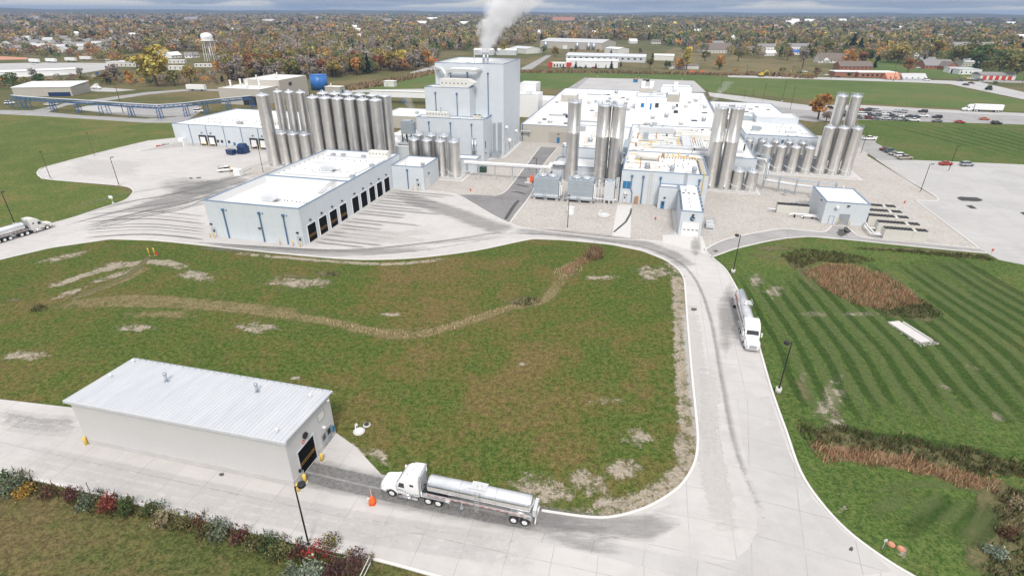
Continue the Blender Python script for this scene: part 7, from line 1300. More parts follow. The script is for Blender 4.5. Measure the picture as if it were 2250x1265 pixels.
for x, y in RH:
    z_ = [n for a, n in RHZ if x >= a][-1]; cnt[z_] = cnt.get(z_, 0)+1; k = 1 if y > 60 else 2.2; w_ = rh.uniform(12, 26)*k; cl = rh.choice(('white', 'offwhite', 'white', 'beige'))
    house(x, y, w_, w_*.55, 4.2*k, rh.uniform(-.4, .4), cl, rh.choice(('greyroof', 'white', 'tanroof', 'white', 'brownroof')), f'{NUM[min(cnt[z_]-1, 13)]} pale distant house from left in the woods {z_}', group='distant houses in the woods', win=False)
t = house(1838, 139, 40, 13, 3.2, -.02, 'offwhite', 'brownroof', 'broad brown roofed house with two white front gables', 'gable', rise=.5)
for x in (-12, 13):
    m = MB(); m.add([(x-3, -2, 0), (x+3, -2, 0), (x+3, -2, 2.8), (x, -2, 5.2), (x-3, -2, 2.8), (x-3, 2, 2.8), (x+3, 2, 2.8), (x, 4, 5.2)], [(0, 1, 2, 3, 4), (4, 3, 7, 5), (3, 2, 6, 7)]); m.box(x-3, -2, 0, x+3, 0, 2.8); t.part('front_gable', m, 'white')
t = Thing('flat_brick_house', 'long red brick house with white flat roof by the far road', 'building', (*q(1913, 170), 0), -.03); m = MB(); m.box(-30, 2, 0, -8, 13, 3.8); m.box(-12, -2, 0, 20, 11, 3.8); t.part('wall', m, 'brick'); m = MB(); m.box(-30.5, 1.5, 3.8, -12.6, 13.5, 4.4); m.box(-12.5, -2.5, 3.8, 20.5, 11.5, 4.45); t.part('roof', m, 'white'); m = MB(); [m.box(-9+k*4, -2.06, .9, -7+k*4, -2, 2.6) for k in range(7)]; t.part('windows', m, 'glass')
t = Thing('self_storage', 'small white building with blue striped front in the dealer yard', 'building', (*q(2107, 161), 0), -.05); m = MB(); m.box(-9, 0, 0, 12, 9, 4.2); t.part('wall', m, 'white'); m = MB(); m.box(-9.3, -.3, 4.2, 12.3, 9.3, 4.6); t.part('roof', m, 'lightgrey'); m = MB(); [m.box(-8+k*4, -.05, 0, -6+k*4, 0, 3.4) for k in range(3)]; t.part('doors', m, 'c_navy')
t = Thing('row_garage', 'white garage row with five dark red doors on the right', 'building', (*q(2188, 176), 0), -.08); m = MB(); m.box(-13, 0, 0, 15, 12, 4.0); t.part('wall', m, 'offwhite'); m = MB(); m.add([(-13.4, -.6, 3.9), (15.4, -.6, 3.9), (15.4, 6, 5.8), (-13.4, 6, 5.8), (15.4, 12.6, 3.9), (-13.4, 12.6, 3.9)], [(0, 1, 2, 3), (3, 2, 4, 5), (1, 4, 2), (0, 3, 5)]); t.part('roof', m, 'greyroof'); m = MB(); [m.box(-11+k*5, -.05, 0, -8+k*5, 0, 3.1) for k in range(5)]; t.part('doors', m, 'red')
# warehouses beyond the rear lot
def hall(px0, py0, px1, py1, d, h, wall, roof, label, rot=None, name='warehouse'):
    a, b = q(px0, py0), q(px1, py1); L_ = math.dist(a, b); t = Thing(name, label, 'warehouse', (a[0], a[1], 0), math.atan2(b[1]-a[1], b[0]-a[0]))
    m = MB(); m.add([(0, 0, 0), (L_, 0, 0), (L_, d, 0), (0, d, 0), (0, 0, h), (L_, 0, h), (L_, d, h), (0, d, h), (0, d/2, h+d*.06), (L_, d/2, h+d*.06)], [(0, 1, 5, 4), (1, 2, 6, 9, 5), (2, 3, 7, 6), (3, 0, 4, 8, 7)]); t.part('wall', m, wall)
    m = MB(); m.add([(-.4, -.4, h), (L_+.4, -.4, h), (L_+.4, d/2, h+d*.06+.1), (-.4, d/2, h+d*.06+.1), (L_+.4, d+.4, h), (-.4, d+.4, h)], [(0, 1, 2, 3), (3, 2, 4, 5)]); t.part('roof', m, roof); return t, L_
t, L_ = hall(1187, 106, 1322, 111, 60, 9.5, 'beigewall', 'tanroof', 'very long grey warehouse with ribbed roof at the wood edge')
for k in (.1, .62, .8, .88): m = MB(); m.cyl(L_*k, -2.2, 0, 9, 2.2, 12); m.cyl(L_*k, -2.2, 9, 10.2, 2.2, 12, .5); t.part('dust_hopper', m, 'galv')
m = MB(); m.box(L_*.38, -.1, 0, L_*.38+7, 0, 5); t.part('dock_door', m, 'white')
t, L_ = hall(1243, 134, 1417, 138.5, 34, 5.6, 'lightgrey', 'lightgrey', 'long pale warehouse with a row of dark square windows'); m = MB()
for k in range(13): m = MB(); m.box(2.5+k*6.6, -.08, 2.8, 4.9+k*6.6, 0, 4.4); t.part('window', m, 'glass')
t, L_ = hall(1244, 148, 1357, 150, 22, 6.2, 'white', 'white', 'bright white windowless hall with small conifers in front')
m = MB(); m.box(-16, -4, 0, 3, 8, 4.2); t.part('office_block', m, 'offwhite'); m = MB(); m.box(-17.5, -5, 0, -13.5, -3.6, 4.8); m.box(.5, -5, 0, 5.5, -3.6, 4.8); t.part('red_corner', m, 'red'); m = MB(); [m.box(-12.3+k*3, -4.1, .6, -11+k*3, -4, 2.9) for k in range(4)]; t.part('window', m, 'glass')
t, L_ = hall(1437, 133, 1480, 134, 20, 5.2, 'offwhite', 'white', 'isolated white metal shed right of the windowed warehouse', name='shed'); t, L_ = hall(1328, 117, 1358, 119, 24, 6, 'offwhite', 'white', 'low white hall wedged before the long grey warehouse', name='shed'); t, L_ = hall(1041, 121, 1134, 122, 26, 5.5, 'lightgrey', 'white', 'pale grey hall behind the top of the drying tower'); t, L_ = hall(1120, 116, 1156, 119, 30, 6, 'offwhite', 'lightgrey', 'white roofed hall right of the tower stacks'); t, L_ = hall(1469, 152, 1535, 153, 16, 3.4, 'beige', 'brownroof', 'long low brown roofed office among round trees', name='office')
t, L_ = hall(-30, 172, 175, 163, 12, 4, 'white', 'white', 'wide low pale hall at the far left behind the scrub')
# water tower
t = Thing('water_tower', 'white water tower on slim legs above the autumn trees', 'water tower', (*q(466, 135), 0)); m = MB(); m.lathe(0, 0, [(0, 18.3), (3, 18.5), (5.4, 19.6), (6.0, 21.0), (6.0, 24.2), (5.4, 26.2), (3.4, 27.6), (0, 28.2)], 28); m.lathe(0, 0, [(6.3, 20.2), (6.7, 20.2), (6.7, 20.6), (6.3, 20.6)], 28); t.part('tank', m, 'white')
for k in range(6): a = math.pi/3*k+.3; m = MB(); m.tube([(6.8*math.cos(a), 6.8*math.sin(a), 0), (5.6*math.cos(a), 5.6*math.sin(a), 20.6)], .28, 8); t.part('leg', m, 'white')
m = MB(); m.cyl(0, 0, 0, 19, .75, 12); t.part('riser_pipe', m, 'white'); m = MB()
for z, r_ in ((7, 6.4), (14, 6.0)): m.tube([(r_*math.cos(math.pi/3*k+.3), r_*math.sin(math.pi/3*k+.3), z) for k in range(7)], .1, 5)
t.part('brace', m, 'white')
m = MB(); r_ = random.Random(1)
for i, z in enumerate((23.4, 22.5)):
    for k in range(9-i*2): a = -1.45+k*.1; m.cbox(6.03*math.cos(a), 6.03*math.sin(a), z, .12, .4, .5, a)
t.part('faint_lettering', m, 'lightgrey')
for px, py, h_, l in ((1728, 60, 70, 'thin lattice mast far off at the right'),): t = Thing('radio_mast', l, 'mast', (*q(px, py), 0)); m = MB(); m.tube([(0, 0, 0), (0, 0, h_)], [.8, .4], 4); t.part('pole', m, 'grey')
# wire fence at the bottom left
t = Thing('wire_fence', 'leaning wire fence with rusty posts along the edge of the lower road', 'fence', (*q(400, 1140), 0)); t.org = tuple(t.o.location)
FP = [(200, 1080), (290, 1105), (365, 1124), (438, 1146), (512, 1164), (545, 1172), (598, 1188), (655, 1204), (720, 1220), (775, 1232), (816, 1243)]; FW = [q(a, b+5) for a, b in FP]
for i, (x, y) in enumerate(FW): m = MB(); m.tube([(x, y, 0), (x+.05, y, 1.9)], .05, 6); t.part('post', m, 'rust' if i % 2 else 'galv')
m = MB()
for z in (.6, 1.2, 1.8): m.tube([(x, y, z) for x, y in FW], .012, 4)
t.part('wire', m, 'galv')
g0 = q(816, 1248); g1 = q(796, 1290); m = MB(); [m.tube([(*g0, z), (*g1, z)], .05, 6) for z in (.9, 1.75)]; t.part('end_rail', m, 'beige')

# ---------------------------------------------------------------- foliage
NR = np.random.default_rng(11)
KIND = {'olive': (0.201, 0.189, 0.073), 'yellow': (0.488, 0.403, 0.11), 'orange': (0.488, 0.262, 0.091), 'rust': (0.305, 0.146, 0.073), 'green': (0.122, 0.177, 0.067), 'brown': (0.293, 0.22, 0.146), 'grey': (0.329, 0.287, 0.256), 'dark': (0.026, 0.054, 0.036), 'gold': (0.354, 0.281, 0.091)}
def leafmesh(name, C, S, colr, up=.0):
    """C centres (n,3), S half sizes (n,), colr (n,3): one quad per leaf cluster, any orientation"""
    n = len(C); a = NR.normal(size=(n, 3)); a[:, 2] *= (1-up); a /= np.linalg.norm(a, axis=1)[:, None]
    b = NR.normal(size=(n, 3)); b -= a*np.sum(a*b, 1)[:, None]; b /= np.linalg.norm(b, axis=1)[:, None]
    a *= S[:, None]; b *= (S*NR.uniform(.55, 1.0, n))[:, None]
    V = np.stack([C-a-b*.3, C+a*.2-b, C+a+b*.3, C-a*.2+b], 1).reshape(-1, 3)
    me = bpy.data.meshes.new(name); me.vertices.add(4*n); me.vertices.foreach_set('co', V.astype(np.float32).ravel())
    me.loops.add(4*n); me.loops.foreach_set('vertex_index', np.arange(4*n, dtype=np.int32)); me.polygons.add(n); me.polygons.foreach_set('loop_start', np.arange(0, 4*n, 4, dtype=np.int32)); me.polygons.foreach_set('loop_total', np.full(n, 4, dtype=np.int32)) if hasattr(me.polygons[0], 'loop_total') and False else None
    me.update(calc_edges=True); at = me.attributes.new('leaf', 'FLOAT_COLOR', 'POINT')
    cc = np.ones((4*n, 4), np.float32); cc[:, :3] = np.repeat(np.clip(colr, 0, 1), 4, 0); at.data.foreach_set('color', cc.ravel()); me.materials.append(MT['leaf']); me.validate(); return me
def jitter(base, n, v=.35, hue=.12):
    c = np.array(base)[None, :]*NR.uniform(1-v, 1+v*1.2, (n, 1)); c = c*NR.uniform(1-hue, 1+hue, (n, 3)); return c
def crown(kind, H, R, n, leaf):
    """clumps of leaves through an uneven crown"""
    if kind == 'dark':
        z = NR.power(1.6, n); z = 1-z; r = R*(1-z)*NR.uniform(.55, 1.05, n)*(.8+.35*np.sin(z*28)); a = NR.uniform(0, 6.283, n)
        C = np.stack([r*np.cos(a), r*np.sin(a), .06*H+z*.94*H], 1); return C, np.full(n, leaf)*NR.uniform(.6, 1.1, n), jitter(KIND[kind], n)
    k = NR.integers(11, 17); cz = NR.uniform(.34, .86, k); ca = NR.uniform(0, 6.283, k); cr_ = R*np.sqrt(NR.uniform(.05, 1, k))*np.sqrt(np.clip(1-((cz-.55)/.48)**2, .05, 1))*.78
    cc = np.stack([cr_*np.cos(ca), cr_*np.sin(ca), cz*H], 1); cs = NR.uniform(.28, .48, k)*R; tone = NR.uniform(.72, 1.3, k)
    i = NR.integers(0, k, n); d = NR.normal(size=(n, 3)); d /= np.linalg.norm(d, axis=1)[:, None]; d *= (NR.uniform(.35, 1.05, n)**.6)[:, None]
    C = cc[i]+d*cs[i][:, None]*np.array([1, 1, .85]); col = jitter(KIND[kind], n)*tone[i][:, None]
    if kind == 'grey': keep = NR.uniform(size=n) < .55; C, col = C[keep], col[keep]; n = len(C)
    return C, np.full(n, leaf)*NR.uniform(.6, 1.15, n), col
def trunk(H, R):
    m = MB(); m.tube([(0, 0, 0), (.05*R, .02*R, .3*H), (0, .05*R, .62*H)], [.035*H, .024*H, .01*H], 6)
    for k in range(5): a = k*1.26+.4; m.tube([(0, 0, H*(.25+.06*k)), (R*.55*math.cos(a), R*.55*math.sin(a), H*(.48+.07*k))], [.014*H, .005*H], 5)
    return m
VAR = {}
def proto(kind, v):
    key = (kind, v)
    if key not in VAR:
        H = 10.; R = {'dark': 2.4}.get(kind, (3.6, 4.3, 3.0)[v % 3]); VAR[key] = (leafmesh('crown', *crown(kind, H, R, 720, .50)), trunk(H, R).mesh('trunk', 'bark'))
    return VAR[key]
CN = {'olive': 'olive green', 'yellow': 'yellow', 'orange': 'orange', 'rust': 'rust red', 'green': 'green', 'brown': 'brown', 'grey': 'grey half bare', 'dark': 'dark evergreen', 'gold': 'golden'}
def tree(x, y, H, kind, label, group=None, v=None, wide=1.0, name='tree'):
    cm, tm = proto(kind, NR.integers(0, 3) if v is None else v)
    o = bpy.data.objects.new(name, None); COL.objects.link(o); o.location = (x, y, 0); o.rotation_euler = (0, 0, float(NR.uniform(0, 6.28))); s = H/10; o.scale = (s*wide, s*wide, s); tag(o, label, 'tree', group)
    for nm, me in (('crown', cm), ('trunk', tm)): p = bpy.data.objects.new(nm, me); COL.objects.link(p); p.parent = o
    return o
def hpx(px, py, top): p = q(px, py); d = p[1]*_F[1]-HC*_F[2]; return (py-top)*d/FPX/math.cos(TH)*1.02
BT = [(345, 190, 114, 'yellow', 1.25, 'big spreading yellow tree standing alone behind the gravel track'), (302, 152, 121, 'gold', 1.3, 'smaller golden tree just left of the big yellow one'), (385, 189, 160, 'olive', 1.2, 'olive tree at the right foot of the big yellow tree'), (420, 182, 145, 'gold', .9, 'slim golden tree between yellow tree and trailer'), (480, 160, 137, 'orange', 1.1, 'orange tree at the foot of the water tower'), (1797, 263, 213, 'orange', 1.15, 'orange brown tree beside the car park entrance'), (1815, 268, 246, 'grey', 1.5, 'bare grey bush below the orange brown tree'),
      (1265, 150, 137.5, 'dark', 1.2, 'small conifer before the white hall, leftmost'), (1287, 150, 143, 'dark', 1.2, 'small conifer before the white hall, second from left'), (1309, 151, 141, 'dark', 1.2, 'small conifer before the white hall, third from left'), (1331, 151, 143.5, 'dark', 1.0, 'small conifer before the white hall, fourth from left'), (1343, 152, 137, 'dark', 1.3, 'largest conifer before the white hall at its right end'), (1364, 147, 137, 'dark', 1.0, 'conifer at the right corner of the white hall'),
      (1220, 125, 106, 'gold', 1.2, 'golden round tree left of the windowed warehouse'), (1193, 118, 104, 'green', 1.3, 'green round tree at the bend of the back road'), (1255, 116, 108, 'green', 1.3, 'low green tree above the windowed warehouse, left one'), (1264, 116, 109, 'rust', 1.3, 'low rust tree above the windowed warehouse'), (1314, 117, 109, 'gold', 1.5, 'golden bush before the low white hall'), (1343, 118, 110, 'dark', 1.3, 'dark conifer before the low white hall'), (1466, 152, 136, 'green', 1.35, 'dark green round tree before the brown roofed office'), (1427, 151, 128, 'olive', .9, 'tall slim olive tree right of the windowed warehouse'), (1405, 119, 107, 'brown', 1.2, 'brown tree above the right end of the windowed warehouse'), (1433, 130, 118, 'dark', .8, 'narrow dark conifer left of the isolated shed'), (1491, 153, 131, 'orange', 1.1, 'orange tree before the brown roofed office'), (1508, 154, 110, 'yellow', .8, 'tall yellow green tree before the brown roofed office'), (1549, 135, 116, 'olive', 1.3, 'broad olive tree in the meadow'), (1581, 152, 125, 'orange', 1.0, 'bright orange tree right of the office'), (1580, 155, 140, 'green', 1.2, 'green bush below the bright orange tree'), (1621, 135, 110, 'olive', 1.2, 'large olive tree on the meadow before the white house'), (1655, 124, 110, 'green', 1.3, 'green tree left of the two storey white house'),
      (1730, 133, 110, 'brown', 1.0, 'brownish tree left of the blue roofed hut'), (1763, 150, 111, 'grey', 1.0, 'large grey half bare tree in front of the row house'), (1785, 128, 108, 'gold', .9, 'golden slim tree right of the row house'), (1812, 124, 94, 'olive', 1.2, 'large olive tree behind the two gabled house'), (1860, 147, 114, 'orange', 1.15, 'broad orange tree right of the two gabled house'), (1872, 143, 118, 'gold', 1.0, 'golden tree touching the broad orange one'), (1893, 141, 117, 'rust', 1.1, 'red brown tree on the far lawn'), (1921, 149, 135, 'dark', 1.5, 'small dark conifer on the far lawn'), (1911, 143, 131, 'gold', 1.4, 'pale golden tree left of the small conifer'), (1972, 139, 101, 'gold', 1.2, 'large golden olive tree before the tan house'), (1994, 161, 133, 'rust', .9, 'rusty tree beside the town street'), (2026, 146, 126, 'dark', 1.2, 'dark conifer by the grey roofed house'), (2053, 131, 95, 'gold', 1.2, 'large golden tree above the wide brick house'), (2150, 153, 105, 'green', 1.3, 'big dark green tree above the garages'), (2110, 146, 105, 'olive', 1.3, 'broad olive tree left of the big dark green one'), (2228, 176, 128, 'olive', 1.2, 'large olive tree at the right edge beside the highway'), (2195, 160, 118, 'green', 1.2, 'green tree behind the garage row'), (1868, 122, 84, 'dark', 1.3, 'tall dark conifer in the middle of the right hand wood, left one'), (1885, 124, 92, 'dark', 1.3, 'dark conifer in the right hand wood, right one'), (1695, 78, 58, 'dark', 1.0, 'dark pointed conifer rising from the orange wood'),
      (2172, 199, 188, 'green', 1.2, 'small dark tree on the highway median'), (2184, 187, 181, 'green', 1.4, 'low green bush above the highway'), (30, 192, 165, 'green', 1.2, 'dark green tree behind the tan shed'), (90, 190, 165, 'green', 1.3, 'green tree behind the end of the tan shed'), (12, 190, 170, 'orange', 1.2, 'orange bush at the far left edge'), (255, 178, 145, 'grey', 1.3, 'grey bare tree behind the tall wooden pole'), (235, 186, 160, 'brown', 1.3, 'brown tree left of the tall wooden pole'), (285, 184, 160, 'orange', 1.0, 'orange tree left of the big yellow tree'), (180, 172, 152, 'grey', 1.2, 'bare grey tree before the scrap lot'), (75, 172, 152, 'grey', 1.2, 'bare grey tree before the white lot'), (1843, 168, 158, 'olive', 1.4, 'low bush beside the flat roofed brick house'), (1865, 171, 161, 'green', 1.6, 'dark bush before the flat roofed brick house'), (1794, 171, 150, 'brown', 1.2, 'brown shrub by the far road pole'), (1105, 121, 98, 'gold', .8, 'golden tree behind the tower stacks, right one'), (1088, 123, 100, 'grey', .9, 'bare tree behind the tower stacks')]
for px, py, top, kd, w_, l in BT: x, y = q(px, py); tree(x, y, max(3, hpx(px, py, top)), kd, l, None, None, w_)

def inside(P, poly):
    x, y = P[:, 0], P[:, 1]; r = np.zeros(len(P), bool); n = len(poly)
    for i in range(n):
        x1, y1 = poly[i]; x2, y2 = poly[(i+1) % n]; c = ((y1 > y) != (y2 > y)); r ^= c & (x < (x2-x1)*(y-y1)/((y2-y1)+1e-12)+x1)
    return r
def topx(X, Y, Z=0):
    V = np.stack([X, Y, np.full_like(X, Z-HC)], 1); d = V@_F; return np.stack([1125+FPX*(V@CR)/d, 632.5-FPX*(V@CU)/d], 1)
# candidate places, denser near the camera
def scatter(d0, d1, s0, k):
    out = []; d = d0
    while d < d1:
        s = max(s0, d/k); n = int(1.75*d/s); a = (np.arange(n)+NR.uniform(-.45, .45, n))/n*1.75-.875; rr_ = d+NR.uniform(-.5, .5, n)*s
        out.append(np.stack([rr_*np.sin(a), rr_*np.cos(a), np.full(n, s)], 1)); d += s*.95
    return np.concatenate(out)
T = scatter(400, 5600, 8.2, 105); P2_ = topx(T[:, 0], T[:, 1])
WOOD = [(235, 112), (300, 118), (430, 112), (480, 135), (500, 178), (560, 186), (640, 178), (700, 176), (760, 168), (860, 160), (940, 152), (958, 140), (965, 112), (1035, 112), (1040, 102), (1180, 98), (1190, 92), (1380, 88), (1450, 91), (1560, 96), (1660, 104), (1760, 100), (1850, 118), (1960, 122), (2080, 112), (2250, 140), (2330, 140), (2330, 20), (-80, 20), (-80, 92), (20, 88), (140, 86), (230, 84)]
SUBZ = [(-80, 92), (20, 86), (270, 84), (290, 120), (250, 140), (60, 136), (-80, 140)]; TOWN = [(1440, 92), (1600, 98), (1700, 104), (1850, 112), (2080, 110), (2330, 130), (2330, 172), (2160, 160), (1960, 140), (1880, 140), (1640, 128), (1560, 120), (1480, 110)]
SCR = [(-80, 172), (60, 178), (240, 166), (330, 168), (470, 160), (500, 190), (400, 186), (250, 188), (130, 188), (90, 196), (-80, 200)]; SCR2 = [(960, 156), (1300, 157), (1640, 165), (1640, 167), (1300, 161), (960, 161)]; SCR3 = [(1600, 158), (1760, 160), (1790, 172), (1640, 167)]
u_ = NR.uniform(size=len(T)); keep = inside(P2_, WOOD) & (u_ < .95)
keep |= inside(P2_, SUBZ) & (u_ < .33); keep |= inside(P2_, TOWN) & (u_ < .42); keep |= inside(P2_, SCR) & (u_ < .8); keep |= inside(P2_, SCR3) & (u_ < .45)
# clearings: houses, warehouses, lots, open fields
for (x, y, *_r) in HO: keep &= ~((abs(P2_[:, 0]-x) < 6+_r[0]*.45*(y > 70)+8*(y < 60)) & (P2_[:, 1] > y-(5 if y > 90 else 1.2)) & (P2_[:, 1] < y+(9 if y > 90 else 2.6)))
for (x, y) in RH: keep &= ~((abs(P2_[:, 0]-x) < 9) & (P2_[:, 1] > y-(3 if y > 60 else 1)) & (P2_[:, 1] < y+(11 if y > 60 else 4.5)))
for (x, y, c) in SUB: keep &= ~((abs(P2_[:, 0]-x) < 9) & (P2_[:, 1] > y-3) & (P2_[:, 1] < y+5))
for pl in ([(1180, 92), (1370, 96), (1480, 112), (1490, 160), (1180, 160)], [(1030, 112), (1160, 112), (1160, 128), (1030, 128)], [(-80, 128), (60, 126), (250, 136), (250, 150), (100, 170), (-80, 178)], [(340, 130), (460, 134), (470, 150), (350, 150)], [(1800, 118), (1850, 118), (1850, 142), (1800, 142)], [(2035, 146), (2220, 166), (2220, 180), (2040, 162)], [(110, 55.5), (255, 57), (255, 61), (100, 60)], [(310, 47.5), (520, 49), (520, 52.5), (300, 52)], [(700, 43), (800, 43.5), (800, 46), (700, 46)], [(1700, 50), (2000, 49), (2000, 55), (1720, 54)], [(2060, 53), (2330, 51), (2330, 60), (2060, 57)], [(1180, 50), (1310, 50), (1310, 54), (1180, 54)], [(250, 88), (275, 88), (275, 98), (250, 98)], [(30, 60), (150, 64), (150, 67), (30, 64)], [(1560, 44), (1680, 44), (1680, 47), (1560, 47)], [(900, 41), (1040, 41), (1040, 43.5), (900, 43.5)]):
    keep &= ~inside(P2_, pl)
for (x, y) in ((466, 135),): keep &= ~((abs(P2_[:, 0]-x) < 14) & (P2_[:, 1] > y-6) & (P2_[:, 1] < y+22))
gapn = np.sin(T[:, 0]*.021+1.1*np.sin(T[:, 1]*.013))*np.sin(T[:, 1]*.017+T[:, 0]*.006+.5); keep &= ~((gapn > .80) & (T[:, 1] > 560) & (T[:, 1] < 1800))
fieldn = np.sin(T[:, 0]*.0031+1.3)*np.sin(T[:, 1]*.0043+.4)+.55*np.sin(T[:, 0]*.0083+T[:, 1]*.0061); keep &= ~((fieldn > .82) & (T[:, 1] > 1700))
T = T[keep]; P2_ = P2_[keep]; D = np.hypot(T[:, 0], T[:, 1]); o_ = np.argsort(D); T, P2_, D = T[o_], P2_[o_], D[o_]
patch = np.sin(T[:, 0]*.012+.7*np.sin(T[:, 1]*.009))+np.sin(T[:, 1]*.015+T[:, 0]*.004)
names = np.array(['grey', 'brown', 'olive', 'gold', 'orange', 'rust', 'green', 'dark', 'yellow'])
def pick(px, pa, d):
    w = np.array([.24, .19, .23, .12, .06, .03, .09, .06, .03])
    if px < 700: w *= np.array([1.5, 1.3, .9, .8, 1.0, 1.2, .6, 1.0, .5])
    elif px > 1300: w *= np.array([.5, .8, 1.4, 1.1, .9, .7, 1.7, 1.2, .8])
    if pa > 1: w *= np.array([.6, .8, .9, 1.5, 1.8, 1.5, .7, .5, 1.6])
    elif pa < -1: w *= np.array([1.2, 1, 1.2, .7, .4, .4, 1.3, 2.2, .4])
    return names[NR.choice(9, p=w/w.sum())]
KD = np.array([pick(P2_[i, 0], patch[i], D[i]) for i in range(len(T))])
HT = NR.uniform(8.5, 18, len(T)); HT[inside(P2_, SCR)] = NR.uniform(2.2, 5.0, int(inside(P2_, SCR).sum())); HT[inside(P2_, SUBZ)] *= .62; HT[inside(P2_, SCR3)] *= .3; HT[inside(P2_, TOWN)] *= .85
vis = (P2_[:, 0] > -20) & (P2_[:, 0] < 2270) & (HT > 6.5); near = np.where(vis)[0][:225]
ZN = [(-50, 'at far left'), (150, 'by the scrap lot'), (290, 'round the big yellow tree'), (430, 'by the water tower'), (560, 'behind the tan warehouse'), (690, 'behind the blue tank'), (800, 'left of the drying tower'), (960, 'behind the drying tower'), (1160, 'above the long grey warehouse'), (1450, 'around the big brown roof'), (1650, 'by the white row house'), (1830, 'by the dark conifers'), (1960, 'above the town lawn'), (2120, 'at far right')]
LB = {}
for i in near: z = [n for a, n in ZN if P2_[i, 0] >= a][-1]; LB.setdefault((KD[i], 'tall' if HT[i] > 13.5 else 'medium', z), []).append(i)
for (kd, sz, z), idx in LB.items():
    idx = sorted(idx, key=lambda i: P2_[i, 0])
    for n_, i in enumerate(idx): tree(T[i, 0], T[i, 1], HT[i], kd, (f'{sz} {CN[kd]} tree of the front woods {z}' if len(idx) == 1 else f'{NUM[n_ % 14]} {sz} {CN[kd]} tree from left, front woods {z}'), 'trees in the front of the woods')
rest = np.setdiff1d(np.arange(len(T)), near)
def wood(name, idx, n, leaf, label, flat=1.0):
    k = len(idx); rep = np.repeat(idx, n); m_ = len(rep); s = T[rep, 2]; R = np.maximum(4.2, s*.62)*np.minimum(1, HT[rep]/10+.1); H = HT[rep]
    d = NR.normal(size=(m_, 3)); d /= np.linalg.norm(d, axis=1)[:, None]; d *= NR.uniform(.5, 1.0, m_)[:, None]; con = KD[rep] == 'dark'
    z = .56*H+d[:, 2]*.44*H; taper = np.where(con, np.clip(1.15-z/H, .1, 1)*.8, 1.0); C = np.stack([T[rep, 0]+d[:, 0]*R*taper, T[rep, 1]+d[:, 1]*R*taper, z], 1)
    base = np.array([KIND[x] for x in KD[idx]])*NR.uniform(.62, 1.42, (k, 1)); col = np.repeat(base, n, 0)*NR.uniform(.75, 1.25, (m_, 1))*NR.uniform(.92, 1.08, (m_, 3))
    me = leafmesh(name, C, leaf*R*NR.uniform(.6, 1.15, m_), col); o = bpy.data.objects.new(name, me); COL.objects.link(o); o['kind'] = 'stuff'; tag(o, label, 'woodland'); return o
dr = D[rest]
wood('near_woodland', rest[dr < 900], 80, .20, 'mixed autumn woodland filling the ground behind the first trees')
wood('middle_woodland', rest[(dr >= 900) & (dr < 1800)], 34, .30, 'autumn woodland in the middle distance')
wood('far_woodland', rest[dr >= 1800], 13, .48, 'dark woods running to the horizon')
# hills at the horizon, wooded
hm = MB(); n = 160; rows_ = []
for k, (d_, z_) in enumerate(((4200, -.5), (5200, 6), (6800, 17), (8800, 30), (11500, 34), (13500, -5))):
    row = []
    for i in range(n+1):
        a = -.95+1.9*i/n; hz = z_*(1+.28*math.sin(a*9+k)+.2*math.sin(a*23+2*k)+.1*math.sin(a*61))+(d_/8800*(45*max(0, -a-.3)+18*max(0, a-.5)+2)) if z_ > 0 else z_
        row.append((d_*math.sin(a), d_*math.cos(a), hz))
    rows_.append(row)
hm.add([p for r in rows_ for p in r], [(k*(n+1)+i, k*(n+1)+i+1, (k+1)*(n+1)+i+1, (k+1)*(n+1)+i) for k in range(5) for i in range(n)], True)
m_, g, b = newmat('wooded_hills'); p = g.pos(); f = g.noise(p, .004, 6, .7); f2 = g.noise(p, .03, 4, .8)
g.put(b.inputs['Base Color'], g.mix(g.ss(f2, .4, .6), g.ramp(f, [(.35, (.035, .04, .022)), (.5, (.075, .055, .03)), (.64, (.12, .10, .06))]), (.03, .035, .02))); b.inputs['Roughness'].default_value = 1; MT['hills'] = m_
struct('hills', hm, 'hills')
